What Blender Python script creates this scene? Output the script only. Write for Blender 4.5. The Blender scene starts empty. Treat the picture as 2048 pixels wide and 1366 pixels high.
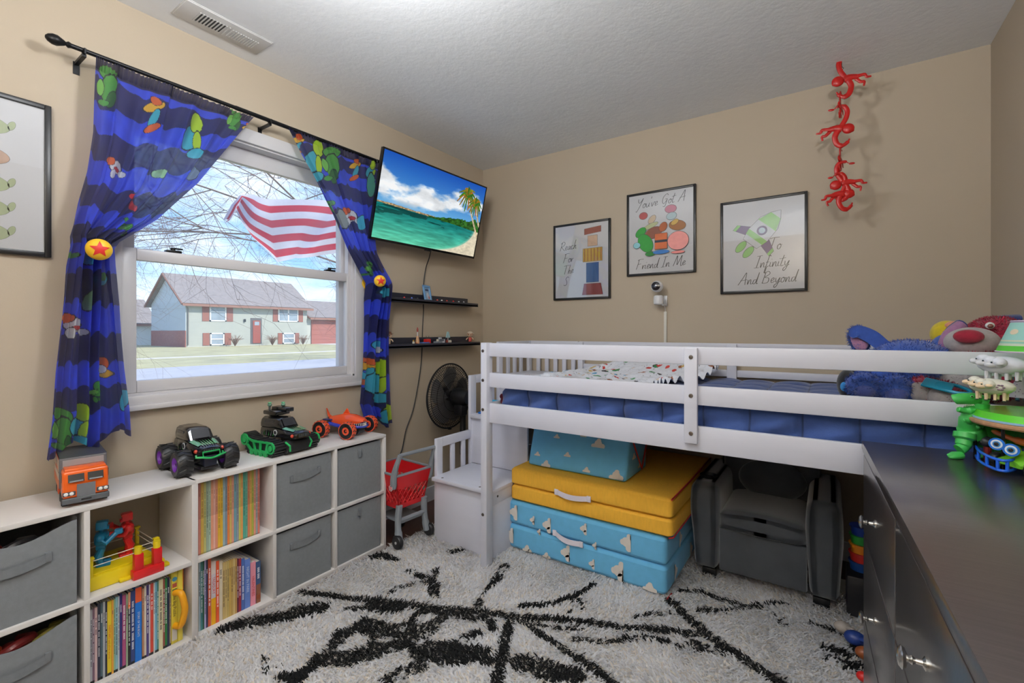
import bpy, bmesh, math, random
import numpy as np
from mathutils import Matrix, Vector, Euler
random.seed(7); RNG = np.random.default_rng(7)
SC = bpy.context.scene; C = bpy.context.scene.collection
PI = math.pi
# ------------------------------------------------------------------ camera, world, light, exposure
FPX, PCX, PCY = 924.0, 1024.0, 662.0            # focal length and horizon of the photograph (2048 x 1366)
YAW = math.radians(34.4)
CAM = Vector((2.264, -2.897, 1.165))
cd = bpy.data.cameras.new('camera'); cam = bpy.data.objects.new('camera', cd); C.objects.link(cam)
cd.sensor_width = 36.0; cd.lens = FPX/2048*36; cd.shift_x = 0; cd.shift_y = -(683-PCY)/2048
cd.clip_start = 0.02; cd.clip_end = 500
cam.location = CAM; cam.rotation_euler = (PI/2, 0, YAW)
SC.camera = cam
SC.view_settings.view_transform = 'Standard'; SC.view_settings.look = 'None'
SC.view_settings.gamma = 1.0; SC.view_settings.exposure = 0.22; SC.view_settings.use_curve_mapping = False
SC.cycles.max_bounces = 8; SC.cycles.diffuse_bounces = 4; SC.cycles.glossy_bounces = 4
SC.cycles.transparent_max_bounces = 24; SC.cycles.transmission_bounces = 6
SC.cycles.sample_clamp_indirect = 4.0; SC.cycles.caustics_reflective = False; SC.cycles.caustics_refractive = False
SC.cycles.use_denoising = True
def lin(c):
    return tuple((x/255/12.92 if x/255 <= 0.04045 else ((x/255+0.055)/1.055)**2.4) for x in c[:3])
w = bpy.data.worlds.new('sky'); SC.world = w; w.use_nodes = True
nt = w.node_tree; nt.nodes.clear()
def nn(nt, t, **kw):
    n = nt.nodes.new(t)
    for k, v in kw.items():
        if k in n.inputs: n.inputs[k].default_value = v
        else: setattr(n, k, v)
    return n
tc = nn(nt, 'ShaderNodeTexCoord'); sx = nn(nt, 'ShaderNodeSeparateXYZ'); nt.links.new(tc.outputs['Generated'], sx.inputs[0])
gr = nn(nt, 'ShaderNodeValToRGB'); nt.links.new(sx.outputs['Z'], gr.inputs[0])
gr.color_ramp.elements[0].position = 0.0; gr.color_ramp.elements[0].color = (*lin((176, 208, 234)), 1)
gr.color_ramp.elements[1].position = 0.75; gr.color_ramp.elements[1].color = (*lin((50, 104, 180)), 1)
e = gr.color_ramp.elements.new(0.22); e.color = (*lin((76, 144, 208)), 1)
mp = nn(nt, 'ShaderNodeMapping'); mp.inputs['Scale'].default_value = (1.0, 1.0, 3.2); nt.links.new(tc.outputs['Generated'], mp.inputs[0])
ns = nn(nt, 'ShaderNodeTexNoise', Scale=3.6, Detail=7.0, Roughness=0.62); nt.links.new(mp.outputs[0], ns.inputs['Vector'])
cr = nn(nt, 'ShaderNodeValToRGB'); nt.links.new(ns.outputs[0], cr.inputs[0])
cr.color_ramp.elements[0].position = 0.40; cr.color_ramp.elements[0].color = (0, 0, 0, 1)
cr.color_ramp.elements[1].position = 0.72; cr.color_ramp.elements[1].color = (1, 1, 1, 1)
mx = nn(nt, 'ShaderNodeMix', data_type='RGBA'); nt.links.new(cr.outputs[0], mx.inputs['Factor'])
nt.links.new(gr.outputs[0], mx.inputs['A']); mx.inputs['B'].default_value = (0.72, 0.78, 0.85, 1)
bg = nn(nt, 'ShaderNodeBackground', Strength=1.75); nt.links.new(mx.outputs['Result'], bg.inputs[0])
wo = nn(nt, 'ShaderNodeOutputWorld'); nt.links.new(bg.outputs[0], wo.inputs[0])
sd = bpy.data.lights.new('sun', 'SUN'); sun = bpy.data.objects.new('sun', sd); C.objects.link(sun)
sd.energy = 4.2; sd.angle = math.radians(0.6); sd.color = (1, 0.95, 0.86)
sun.rotation_euler = Vector((-0.62, -0.42, -0.66)).to_track_quat('-Z', 'Y').to_euler()
# portal in the window opening (sampling guide for the daylight); below it, bulbs added out of view to brighten the room
pd = bpy.data.lights.new('window_portal', 'AREA'); pd.shape = 'RECTANGLE'; pd.size = 1.0; pd.size_y = 1.1
po = bpy.data.objects.new('window_portal', pd); C.objects.link(po); po.location = (-0.13, -1.74, 1.47)
po.rotation_euler = (PI/2, 0, -PI/2); pd.cycles.is_portal = True
FILL_LAMPS = [((2.50, -3.85, 1.74), 235.0, (0.92, 0.96, 1.0)), ((1.25, -2.12, 2.20), 27.0, (0.94, 0.97, 1.0))]
for p, wt, cc in FILL_LAMPS:
    ld = bpy.data.lights.new('fill_bulb', 'POINT'); lo = bpy.data.objects.new('fill_bulb', ld); C.objects.link(lo)
    ld.energy = wt; ld.color = cc; ld.shadow_soft_size = 0.09; lo.location = p
# ------------------------------------------------------------------ photograph pixel -> point in the room
FW = (-math.sin(YAW), math.cos(YAW)); RT = (math.cos(YAW), math.sin(YAW))
def ray(px, py):
    l = (px-PCX)/FPX
    return Vector((FW[0]+l*RT[0], FW[1]+l*RT[1], -(py-PCY)/FPX))
def onx(px, py, c): d = ray(px, py); return CAM+d*((c-CAM.x)/d.x)
def ony(px, py, c): d = ray(px, py); return CAM+d*((c-CAM.y)/d.y)
def onz(px, py, c): d = ray(px, py); return CAM+d*((c-CAM.z)/d.z)
def pix(P):                                       # arrays (n,3) -> photo pixels
    dx, dy = P[:, 0]-CAM.x, P[:, 1]-CAM.y
    D = dx*FW[0]+dy*FW[1]; L = dx*RT[0]+dy*RT[1]
    return PCX+FPX*L/D, PCY-FPX*(P[:, 2]-CAM.z)/D
# ------------------------------------------------------------------ materials
MATS = {}
def pm(name, col, rough=0.55, metal=0.0, var=0.06, vs=14.0, bump=0.0, bs=60.0, attr=False, coat=0.0, emit=0.0, sheen=0.0, transl=0.0, alpha=1.0, stretch=None, spec=None, bdist=0.004, thin=0.0):
    if name in MATS: return MATS[name]
    m = bpy.data.materials.new(name); m.use_nodes = True; t = m.node_tree
    b = t.nodes['Principled BSDF']; out = t.nodes['Material Output']
    b.inputs['Roughness'].default_value = rough; b.inputs['Metallic'].default_value = metal
    if coat: b.inputs['Coat Weight'].default_value = coat; b.inputs['Coat Roughness'].default_value = 0.12 if coat < 0.8 else 0.22
    if sheen: b.inputs['Sheen Weight'].default_value = sheen
    if spec is not None: b.inputs['Specular IOR Level'].default_value = spec
    tcn = nn(t, 'ShaderNodeTexCoord'); src = tcn.outputs['Object']
    if stretch:
        mpn = nn(t, 'ShaderNodeMapping'); mpn.inputs['Scale'].default_value = stretch; t.links.new(src, mpn.inputs[0]); src = mpn.outputs[0]
    n1 = nn(t, 'ShaderNodeTexNoise', Scale=vs, Detail=4.0); t.links.new(src, n1.inputs['Vector'])
    mr = nn(t, 'ShaderNodeMapRange'); mr.inputs['From Min'].default_value = 0.25; mr.inputs['From Max'].default_value = 0.75
    mr.inputs['To Min'].default_value = 1-var; mr.inputs['To Max'].default_value = 1+var; t.links.new(n1.outputs[0], mr.inputs[0])
    hs = nn(t, 'ShaderNodeHueSaturation'); t.links.new(mr.outputs[0], hs.inputs['Value'])
    if attr:
        at = nn(t, 'ShaderNodeAttribute', attribute_name='Col'); t.links.new(at.outputs['Color'], hs.inputs['Color'])
    else: hs.inputs['Color'].default_value = (*lin(col), 1)
    t.links.new(hs.outputs[0], b.inputs['Base Color'])
    if emit:
        t.links.new(hs.outputs[0], b.inputs['Emission Color']); b.inputs['Emission Strength'].default_value = emit
    if bump:
        n2 = nn(t, 'ShaderNodeTexNoise', Scale=bs, Detail=5.0, Roughness=0.6); t.links.new(src, n2.inputs['Vector'])
        bn = nn(t, 'ShaderNodeBump', Strength=bump, Distance=bdist); t.links.new(n2.outputs[0], bn.inputs['Height']); t.links.new(bn.outputs[0], b.inputs['Normal'])
    if transl:
        tr = nn(t, 'ShaderNodeBsdfTranslucent'); hb = nn(t, 'ShaderNodeMix', data_type='RGBA'); hb.inputs['Factor'].default_value = thin; hb.inputs['B'].default_value = (1, 1, 1, 1); t.links.new(hs.outputs[0], hb.inputs['A']); t.links.new(hb.outputs['Result'], tr.inputs[0])
        ms = nn(t, 'ShaderNodeMixShader', Fac=transl); t.links.new(b.outputs[0], ms.inputs[1]); t.links.new(tr.outputs[0], ms.inputs[2])
        t.links.new(ms.outputs[0], out.inputs[0])
        if thin:
            tp_ = nn(t, 'ShaderNodeBsdfTransparent'); m3 = nn(t, 'ShaderNodeMixShader', Fac=thin*0.5); t.links.new(ms.outputs[0], m3.inputs[1]); t.links.new(tp_.outputs[0], m3.inputs[2]); t.links.new(m3.outputs[0], out.inputs[0])
    if alpha < 1: b.inputs['Alpha'].default_value = alpha
    MATS[name] = m; return m
def glass_mat(name, tint=(1, 1, 1), gl=0.06, rough=0.0, haze=0.0):
    m = bpy.data.materials.new(name); m.use_nodes = True; t = m.node_tree; t.nodes.clear()
    tr = nn(t, 'ShaderNodeBsdfTransparent'); tr.inputs[0].default_value = (*tint, 1)
    gs = nn(t, 'ShaderNodeBsdfGlossy', Roughness=rough); fr = nn(t, 'ShaderNodeFresnel', IOR=1.45)
    mu = nn(t, 'ShaderNodeMath', operation='MULTIPLY'); mu.inputs[1].default_value = gl; t.links.new(fr.outputs[0], mu.inputs[0])
    ms = nn(t, 'ShaderNodeMixShader'); t.links.new(mu.outputs[0], ms.inputs[0]); t.links.new(tr.outputs[0], ms.inputs[1]); t.links.new(gs.outputs[0], ms.inputs[2])
    o = nn(t, 'ShaderNodeOutputMaterial')
    if haze:  # whitish scatter mixed into the pane to imitate haze over the view
        dn = nn(t, 'ShaderNodeTexNoise', Scale=9.0, Detail=4.0); tcg = nn(t, 'ShaderNodeTexCoord'); t.links.new(tcg.outputs['Object'], dn.inputs['Vector']); dm = nn(t, 'ShaderNodeMath', operation='MULTIPLY'); dm.inputs[1].default_value = haze*2; t.links.new(dn.outputs[0], dm.inputs[0])
        tl = nn(t, 'ShaderNodeBsdfTranslucent'); tl.inputs[0].default_value = (0.95, 0.96, 1, 1); m2 = nn(t, 'ShaderNodeMixShader'); t.links.new(dm.outputs[0], m2.inputs[0]); t.links.new(ms.outputs[0], m2.inputs[1]); t.links.new(tl.outputs[0], m2.inputs[2]); t.links.new(m2.outputs[0], o.inputs[0])
    else: t.links.new(ms.outputs[0], o.inputs[0])
    return m
M_WALL = pm('wall_paint', (182, 168, 148), 0.7, var=0.015, vs=3, bump=0.06, bs=180)
M_CEIL = pm('ceiling_plaster', (238, 239, 240), 0.9, var=0.02, vs=5, bump=0.3, bs=30, bdist=0.006)
M_WHITE = pm('white_trim', (206, 204, 206), 0.35, var=0.015, vs=6)
M_BED = pm('white_lacquer', (216, 217, 228), 0.35, var=0.02, vs=4, stretch=(1, 6, 6))
M_SHELF = pm('white_laminate', (226, 222, 219), 0.4, var=0.02, vs=5)
M_BLACK = pm('black_plastic', (18, 18, 20), 0.4, var=0.1)
M_BLKMETAL = pm('black_metal', (24, 24, 26), 0.38, 0.5, var=0.1)
M_RUBBER = pm('black_rubber', (22, 22, 24), 0.75, var=0.15, bump=0.3, bs=90)
M_CHROME = pm('brushed_nickel', (205, 203, 198), 0.25, 1.0, var=0.04)
M_BOLT = pm('dull_bolt', (120, 112, 105), 0.35, 0.9, var=0.1)
M_ESP = pm('espresso_laminate', (60, 53, 52), 0.3, var=0.22, vs=8, stretch=(1, 22, 6), bump=0.04, bs=30, coat=0.9)
M_GREYFAB = pm('grey_bin_fabric', (118, 122, 126), 0.95, var=0.07, vs=60, bump=0.35, bs=500, sheen=0.2, bdist=0.001)
M_VC = pm('coloured_plastic', (255, 255, 255), 0.4, attr=True, var=0.05, vs=30)
M_VCGLOSS = pm('glossy_coloured_plastic', (255, 255, 255), 0.22, attr=True, var=0.04, vs=30, coat=0.3)
M_VCPAPER = pm('printed_paper', (255, 255, 255), 0.65, attr=True, var=0.06, vs=40)
M_VCCLOTH = pm('printed_cloth', (255, 255, 255), 0.9, attr=True, var=0.06, vs=80, bump=0.25, bs=500, bdist=0.001)
M_PLUSH = pm('plush_fabric', (255, 255, 255), 0.95, attr=True, var=0.14, vs=60, bump=0.5, bs=260, sheen=0.35, bdist=0.003)
M_GLASS = glass_mat('window_glass', haze=0.07); M_PGLASS = glass_mat('picture_glass', gl=1.5, rough=0.02)
# ------------------------------------------------------------------ mesh building
def rotm(ax, deg): return Matrix.Rotation(math.radians(deg), 4, ax)
def TR(x, y, z): return Matrix.Translation((x, y, z))
def basis(o, x, y, z):                            # columns
    m = Matrix.Identity(4)
    for i, c in enumerate((x, y, z)):
        c = Vector(c)
        for j in range(3): m[j][i] = c[j]
    for j in range(3): m[j][3] = o[j]
    return m
class MB:
    def __init__(s): s.v = []; s.f = []; s.c = []; s.mi = []; s.col = None; s.m = 0; s.T = Matrix.Identity(4)
    def add(s, vs, fs, T=None, col=None):
        n = len(s.v); M = s.T @ T if T is not None else s.T
        s.v += [tuple(M @ Vector(p)) for p in vs]; s.f += [tuple(i+n for i in f) for f in fs]
        cc = col or s.col; s.c += [cc]*len(fs); s.mi += [s.m]*len(fs); return s
    def box(s, x0, x1, y0, y1, z0, z1, T=None, col=None):
        x0, x1 = sorted((x0, x1)); y0, y1 = sorted((y0, y1)); z0, z1 = sorted((z0, z1))
        return s.add([(x0, y0, z0), (x1, y0, z0), (x1, y1, z0), (x0, y1, z0), (x0, y0, z1), (x1, y0, z1), (x1, y1, z1), (x0, y1, z1)],
            [(0, 3, 2, 1), (4, 5, 6, 7), (0, 1, 5, 4), (1, 2, 6, 5), (2, 3, 7, 6), (3, 0, 4, 7)], T, col)
    def rbox(s, x0, x1, y0, y1, z0, z1, r=0.004, seg=2, T=None, col=None, fn=None, sub=0):
        bm = bmesh.new(); bmesh.ops.create_cube(bm, size=1)
        for v in bm.verts: v.co = Vector(((x0+x1)/2+v.co.x*(x1-x0), (y0+y1)/2+v.co.y*(y1-y0), (z0+z1)/2+v.co.z*(z1-z0)))
        if sub: bmesh.ops.subdivide_edges(bm, edges=bm.edges[:], cuts=sub, use_grid_fill=True)
        if sub:
            es = [e for e in bm.edges if len(e.link_faces) == 2 and e.link_faces[0].normal.angle(e.link_faces[1].normal, 0) > 0.5] if not bm.normal_update() else []
        else: es = bm.edges[:]
        bmesh.ops.bevel(bm, geom=es, offset=r, segments=seg, profile=0.5, affect='EDGES')
        if fn:
            for v in bm.verts: v.co = Vector(fn(*v.co))
        bm.verts.index_update()
        s.add([tuple(v.co) for v in bm.verts], [tuple(v.index for v in f.verts) for f in bm.faces], T, col); bm.free(); return s
    def tube(s, pts, r, n=8, T=None, col=None, closed=False):
        pts = [Vector(p) for p in pts]; N = len(pts); rs = r if isinstance(r, (list, tuple)) else [r]*N
        vs = []; fs = []; pu = None
        for i, p in enumerate(pts):
            a = pts[(i-1) % N] if (closed or i) else p; b = pts[(i+1) % N] if (closed or i < N-1) else p
            d = (b-a).normalized() if (b-a).length > 1e-9 else Vector((0, 0, 1))
            if pu is None: pu = d.orthogonal().normalized()
            u = (pu-d*pu.dot(d)); u = u.normalized() if u.length > 1e-6 else d.orthogonal().normalized(); pu = u; q = d.cross(u)
            for k in range(n):
                an = 2*PI*k/n; vs.append(p+(u*math.cos(an)+q*math.sin(an))*rs[i])
        for i in range(N if closed else N-1):
            j = (i+1) % N
            for k in range(n): fs.append((i*n+k, i*n+(k+1) % n, j*n+(k+1) % n, j*n+k))
        if not closed: fs += [tuple(range(n))[::-1], tuple((N-1)*n+k for k in range(n))]
        return s.add(vs, fs, T, col)
    def cyl(s, a, b, r, n=16, col=None, r2=None, T=None): return s.tube([a, b], [r, r if r2 is None else r2], n, T, col)
    def lathe(s, prof, n=24, T=None, col=None, cap=True):
        vs = []; fs = []; P = len(prof)
        for k in range(n):
            a = 2*PI*k/n
            for r, z in prof: vs.append((r*math.cos(a), r*math.sin(a), z))
        for k in range(n):
            k2 = (k+1) % n
            for i in range(P-1): fs.append((k*P+i, k2*P+i, k2*P+i+1, k*P+i+1))
        if cap: fs += [tuple(k*P for k in range(n))[::-1], tuple(k*P+P-1 for k in range(n))]
        return s.add(vs, fs, T, col)
    def ell(s, c, r, T=None, col=None, n=16, m=10, fn=None):
        if not isinstance(r, (tuple, list)): r = (r, r, r)
        vs = [(0, 0, 1)]; fs = []
        for i in range(1, m):
            th = PI*i/m
            for k in range(n): vs.append((math.sin(th)*math.cos(2*PI*k/n), math.sin(th)*math.sin(2*PI*k/n), math.cos(th)))
        vs.append((0, 0, -1)); L = len(vs)-1
        for k in range(n): fs.append((0, 1+k, 1+(k+1) % n)); fs.append((L, L-n+(k+1) % n, L-n+k))
        for i in range(m-2):
            for k in range(n): fs.append((1+i*n+k, 1+(i+1)*n+k, 1+(i+1)*n+(k+1) % n, 1+i*n+(k+1) % n))
        if fn: vs = [fn(*p) for p in vs]
        return s.add([(c[0]+x*r[0], c[1]+y*r[1], c[2]+z*r[2]) for x, y, z in vs], fs, T, col)
    def prism(s, poly, z0, z1, T=None, col=None):
        n = len(poly)
        return s.add([(x, y, z0) for x, y in poly]+[(x, y, z1) for x, y in poly],
            [tuple(range(n))[::-1], tuple(range(n, 2*n))]+[(i, (i+1) % n, n+(i+1) % n, n+i) for i in range(n)], T, col)
    def grid(s, P, T=None, col=None):              # P[i][j] points
        a, b = len(P), len(P[0])
        return s.add([p for row in P for p in row], [(i*b+j, (i+1)*b+j, (i+1)*b+j+1, i*b+j+1) for i in range(a-1) for j in range(b-1)], T, col)
    def fur(s, c, r, n, ln=0.02, wd=0.004, col=(100, 100, 100), T=None, zmin=-1.0):
        for _ in range(n):
            d = Vector((random.gauss(0, 1), random.gauss(0, 1), random.gauss(0, 1))).normalized()
            if d.z < zmin: continue
            p = Vector((c[0]+d.x*r[0]*0.97, c[1]+d.y*r[1]*0.97, c[2]+d.z*r[2]*0.97))
            nd = Vector((d.x/r[0], d.y/r[1], d.z/r[2])).normalized(); t = nd.orthogonal().normalized(); t = Matrix.Rotation(random.uniform(0, 6.28), 3, nd) @ t
            tip = p+nd*ln*random.uniform(0.5, 1)+t*ln*random.uniform(0.4, 0.9); sd_ = nd.cross(t)*wd/2
            k = random.uniform(0.8, 1.15); s.add([p-sd_, p+sd_, tip], [(0, 1, 2)], T, tuple(min(255, q*k) for q in col))
        return s
PW = {}
def link_mesh(me, name): o = bpy.data.objects.new(name, me); C.objects.link(o); return o
def make_mesh(name, mb, smooth=35):
    me = bpy.data.meshes.new(name); me.from_pydata(mb.v, [], mb.f)
    if any(c is not None for c in mb.c):
        at = me.color_attributes.new('Col', 'FLOAT_COLOR', 'CORNER'); cnt = [len(f) for f in mb.f]
        cc = np.array([(*lin(c), 1) if c is not None else (0.8, 0.8, 0.8, 1) for c in mb.c], dtype=np.float32)
        at.data.foreach_set('color', np.repeat(cc, cnt, axis=0).ravel())
    if any(mb.mi): me.polygons.foreach_set('material_index', mb.mi)
    if smooth: me.shade_smooth(); me.set_sharp_from_angle(angle=math.radians(smooth))
    me.update(); return me
def put(name, mb, mat, parent=None, world=True, smooth=35, label=None):
    me = make_mesh(name, mb, smooth)
    for m in (mat if isinstance(mat, (list, tuple)) else [mat]): me.materials.append(m)
    o = link_mesh(me, name)
    if parent is not None:
        o.parent = parent; M = PW.get(parent.name, Matrix.Identity(4)); PW[o.name] = M
        if world: me.transform(M.inverted())
    else:
        co = np.array(mb.v); lo, hi = co.min(0), co.max(0)
        M = TR((lo[0]+hi[0])/2, (lo[1]+hi[1])/2, lo[2]); me.transform(M.inverted()); o.location = M.translation; PW[o.name] = M
    if label: o['label'] = label
    return o
def tag(o, label, cat, group=None, kind=None):
    if label: o['label'] = label
    if cat: o['category'] = cat
    if group: o['group'] = group
    if kind: o['kind'] = kind
    return o
def struct(name, mb, mat, smooth=35): o = put(name, mb, mat, smooth=smooth); o['kind'] = 'structure'; return o
def thing(name, label, cat, loc=(0, 0, 0), rz=0.0, group=None):
    o = bpy.data.objects.new(name, None); C.objects.link(o); o.empty_display_size = 0.05
    o.location = loc; o.rotation_euler = (0, 0, math.radians(rz)); PW[o.name] = TR(*loc) @ rotm('Z', rz)
    return tag(o, label, cat, group)
def text_mb(mb, s, size, T, col, align='CENTER', thick=0.0):
    cu = bpy.data.curves.new('t', 'FONT'); cu.body = s; cu.size = size; cu.align_x = align; cu.align_y = 'CENTER'; cu.resolution_u = 2
    ob = bpy.data.objects.new('t', cu); me = bpy.data.meshes.new_from_object(ob)
    mb.add([tuple(v.co) for v in me.vertices], [tuple(p.vertices) for p in me.polygons], T, col)
    bpy.data.objects.remove(ob); bpy.data.meshes.remove(me); bpy.data.curves.remove(cu); return mb
# numpy value noise
def vnoise(x, y, seed=0):
    xi, yi = np.floor(x).astype(int), np.floor(y).astype(int); fx, fy = x-xi, y-yi
    def h(a, b):
        n = (a*374761393+b*668265263+seed*1442695041) & 0x7fffffff
        n = ((n ^ (n >> 13))*1274126177) & 0x7fffffff
        return ((n ^ (n >> 16)) & 0xffff)/65535.0
    u, v = fx*fx*(3-2*fx), fy*fy*(3-2*fy)
    return (h(xi, yi)*(1-u)+h(xi+1, yi)*u)*(1-v)+(h(xi, yi+1)*(1-u)+h(xi+1, yi+1)*u)*v
def fbm(x, y, o=4, seed=0):
    s = 0; a = 0.5; t = 0
    for k in range(o): s = s+a*vnoise(x*2**k, y*2**k, seed+k); t += a; a *= 0.5
    return s/t
def npgrid(name, P, colr, mat, parent=None, smooth=True):   # P (a,b,3), colr (a,b,3) sRGB 0..255
    a, b = P.shape[:2]; co = P.reshape(-1, 3).astype(float)
    M = PW.get(parent.name) if parent is not None else TR((co[:, 0].min()+co[:, 0].max())/2, (co[:, 1].min()+co[:, 1].max())/2, co[:, 2].min())
    Mi = np.array(M.inverted()); co = co @ Mi[:3, :3].T+Mi[:3, 3]
    me = bpy.data.meshes.new(name); ii, jj = np.meshgrid(np.arange(a-1), np.arange(b-1), indexing='ij')
    q = np.stack([ii*b+jj, (ii+1)*b+jj, (ii+1)*b+jj+1, ii*b+jj+1], -1).reshape(-1)
    nf = (a-1)*(b-1); me.vertices.add(a*b); me.vertices.foreach_set('co', co.ravel()); me.loops.add(nf*4); me.loops.foreach_set('vertex_index', q.astype(np.int32))
    me.polygons.add(nf); me.polygons.foreach_set('loop_start', np.arange(0, nf*4, 4, dtype=np.int32)); me.update(calc_edges=True); me.validate()
    if colr is not None:
        c = np.clip(colr.reshape(-1, 3)/255.0, 0, 1); c = np.where(c <= 0.04045, c/12.92, ((c+0.055)/1.055)**2.4)
        at = me.color_attributes.new('Col', 'FLOAT_COLOR', 'POINT'); at.data.foreach_set('color', np.concatenate([c, np.ones((len(c), 1))], 1).astype(np.float32).ravel())
    if smooth: me.shade_smooth()
    me.materials.append(mat); o = link_mesh(me, name)
    if parent is not None: o.parent = parent
    else: o.location = M.translation
    PW[o.name] = M; return o
# ------------------------------------------------------------------ the room
RX, RY0, RZ = 2.86, -4.30, 2.44
struct('floor', MB().box(-0.2, RX+0.15, RY0-0.15, 0.15, -0.12, 0.0), pm('dark_wood_floor', (74, 42, 34), 0.35, var=0.25, vs=10, stretch=(12, 1, 1)))
struct('ceiling', MB().box(-0.2, RX+0.15, RY0-0.15, 0.15, RZ, RZ+0.15), M_CEIL)
WY0, WY1, WZ0, WZ1 = -2.28, -1.205, 0.905, 2.055     # window opening
b = MB()
b.box(-0.16, 0, RY0-0.15, WY0, 0, RZ).box(-0.16, 0, WY1, 0.15, 0, RZ).box(-0.16, 0, WY0, WY1, 0, WZ0).box(-0.16, 0, WY0, WY1, WZ1, RZ)
struct('wall_left', b, M_WALL, 0)
struct('wall_back', MB().box(-0.0, RX, 0, 0.15, 0, RZ), M_WALL, 0)
struct('wall_right', MB().box(RX, RX+0.15, RY0-0.15, 0.15, 0, RZ), M_WALL, 0)
struct('wall_front', MB().box(0, RX, RY0-0.15, RY0, 0, RZ), M_WALL, 0)
def baseb(name, a, bb):
    m = MB(); m.box(a[0], bb[0], a[1], bb[1], 0, 0.095); 
    struct(name, m, M_WHITE)
baseb('baseboard_left', (0, RY0), (0.014, 0)); baseb('baseboard_back', (0.014, -0.014), (RX-0.014, 0)); baseb('baseboard_right', (RX-0.014, RY0), (RX, 0))
# window: casing, sashes, panes, locks
win = MB()
cy0, cy1 = -2.345, -1.15
for x1, o in ((0.018, 0.0),):
    win.rbox(0, x1, cy0, WY0+0.004, 0.86, 2.115, 0.004).rbox(0, x1, WY1-0.004, cy1, 0.86, 2.115, 0.004)
    win.rbox(0, x1, WY0, WY1, WZ1-0.004, 2.115, 0.004).rbox(0, 0.022, WY0, WY1, 0.86, WZ0+0.004, 0.004)
win.rbox(0, 0.03, cy0-0.012, cy1+0.012, 0.852, 0.872, 0.003)
# jamb lining
win.box(-0.16, 0, WY0, WY0+0.012, WZ0, WZ1).box(-0.16, 0, WY1-0.012, WY1, WZ0, WZ1).box(-0.16, 0, WY0, WY1, WZ1-0.012, WZ1).box(-0.16, 0, WY0, WY1, WZ0, WZ0+0.012)
win.box(-0.05, -0.02, WY1-0.03, WY1-0.012, WZ0, WZ1).box(-0.10, -0.085, WY1-0.045, WY1-0.012, WZ0, WZ1)
W = put('window_1', win, M_WHITE); W['kind'] = 'structure'
def sash(name, x0, x1, y0, y1, z0, z1, st, tp, bt):
    m = MB(); m.rbox(x0, x1, y0, y0+st, z0, z1, 0.004).rbox(x0, x1, y1-st, y1, z0, z1, 0.004)
    m.rbox(x0, x1, y0+st, y1-st, z1-tp, z1, 0.004).rbox(x0, x1, y0+st, y1-st, z0, z0+bt, 0.004)
    s = put(name, m, M_WHITE, W); g = (x0+x1)/2
    put('glass_pane', MB().box(g-0.002, g+0.002, y0+st-0.005, y1-st+0.005, z0+bt-0.005, z1-tp+0.005), M_GLASS, s, smooth=0); return s
sash('lower_sash', -0.055, -0.022, WY0+0.013, -1.192, WZ0+0.012, 1.497, 0.048, 0.047, 0.048)
sash('upper_sash', -0.095, -0.062, WY0+0.02, -1.205, 1.455, WZ1-0.012, 0.046, 0.075, 0.045)
for y in (onx(345, 503, -0.05).y, onx(658, 540, -0.05).y):
    put('sash_lock', MB().rbox(-0.06, -0.028, y-0.028, y+0.028, 1.497, 1.508, 0.003).cyl((-0.045, y, 1.506), (-0.045, y, 1.517), 0.009).rbox(-0.05, -0.036, y-0.01, y+0.035, 1.514, 1.52, 0.002), M_BLKMETAL, W)
# ceiling register
v = thing('ceiling_vent', 'white slotted air vent set in the ceiling above the window', 'vent', (0.165, -1.975, 2.44))
y0, y1, x0, x1 = -2.14, -1.81, 0.095, 0.235
put('frame', MB().rbox(x0, x1, y0, y1, 2.434, 2.4405, 0.002).rbox(x0-0.004, x1+0.004, y0-0.004, y1+0.004, 2.437, 2.4405, 0.002), pm('vent_enamel', (205, 204, 202), 0.4), v)
put('dark_slots', MB().box(x0+0.035, x1-0.04, y0+0.06, y1-0.17, 2.4332, 2.4345), pm('vent_dark', (62, 62, 62), 0.8), v)
m = MB()
for k in range(10): m.box(x0+0.03, x1-0.035, y0+0.060+k*0.0122, y0+0.0645+k*0.0122, 2.431, 2.4345)
for k in range(11): m.box(x0+0.035, x1-0.04, y0+0.185+k*0.0102, y0+0.190+k*0.0102, 2.431, 2.4345)
put('slats', m, MATS['vent_enamel'], v)
# uplighter and pendant added out of view to brighten ceiling and walls
p = FILL_LAMPS[0][0]; t = thing('added_uplighter', 'added unseen white uplighter behind the camera, brightening the ceiling', 'lamp', (p[0], p[1], 0))
put('base', MB().lathe([(0, 0), (0.15, 0), (0.15, 0.02), (0.02, 0.035), (0, 0.035)], 32, TR(p[0], p[1], 0)), M_WHITE, t)
put('pole', MB().cyl((p[0], p[1], 0.03), (p[0], p[1], 1.62), 0.014, 16), M_WHITE, t)
put('bowl', MB().lathe([(0.02, 1.62), (0.12, 1.64), (0.20, 1.70), (0.235, 1.79), (0.225, 1.79), (0.19, 1.71), (0.11, 1.652), (0.02, 1.635)], 40, TR(p[0], p[1], 0)), M_WHITE, t)
p = FILL_LAMPS[1][0]; t = thing('added_pendant', 'added unseen ceiling light on a short stem, brightening the window wall', 'lamp', (p[0], p[1], 2.44))
put('canopy', MB().lathe([(0.0, 0), (0.02, 0), (0.06, 0.02), (0.06, 0.03), (0.0, 0.03)], 32, TR(p[0], p[1], 2.41)).cyl((p[0], p[1], p[2]+0.14), (p[0], p[1], 2.42), 0.004, 8), M_WHITE, t)
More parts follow.
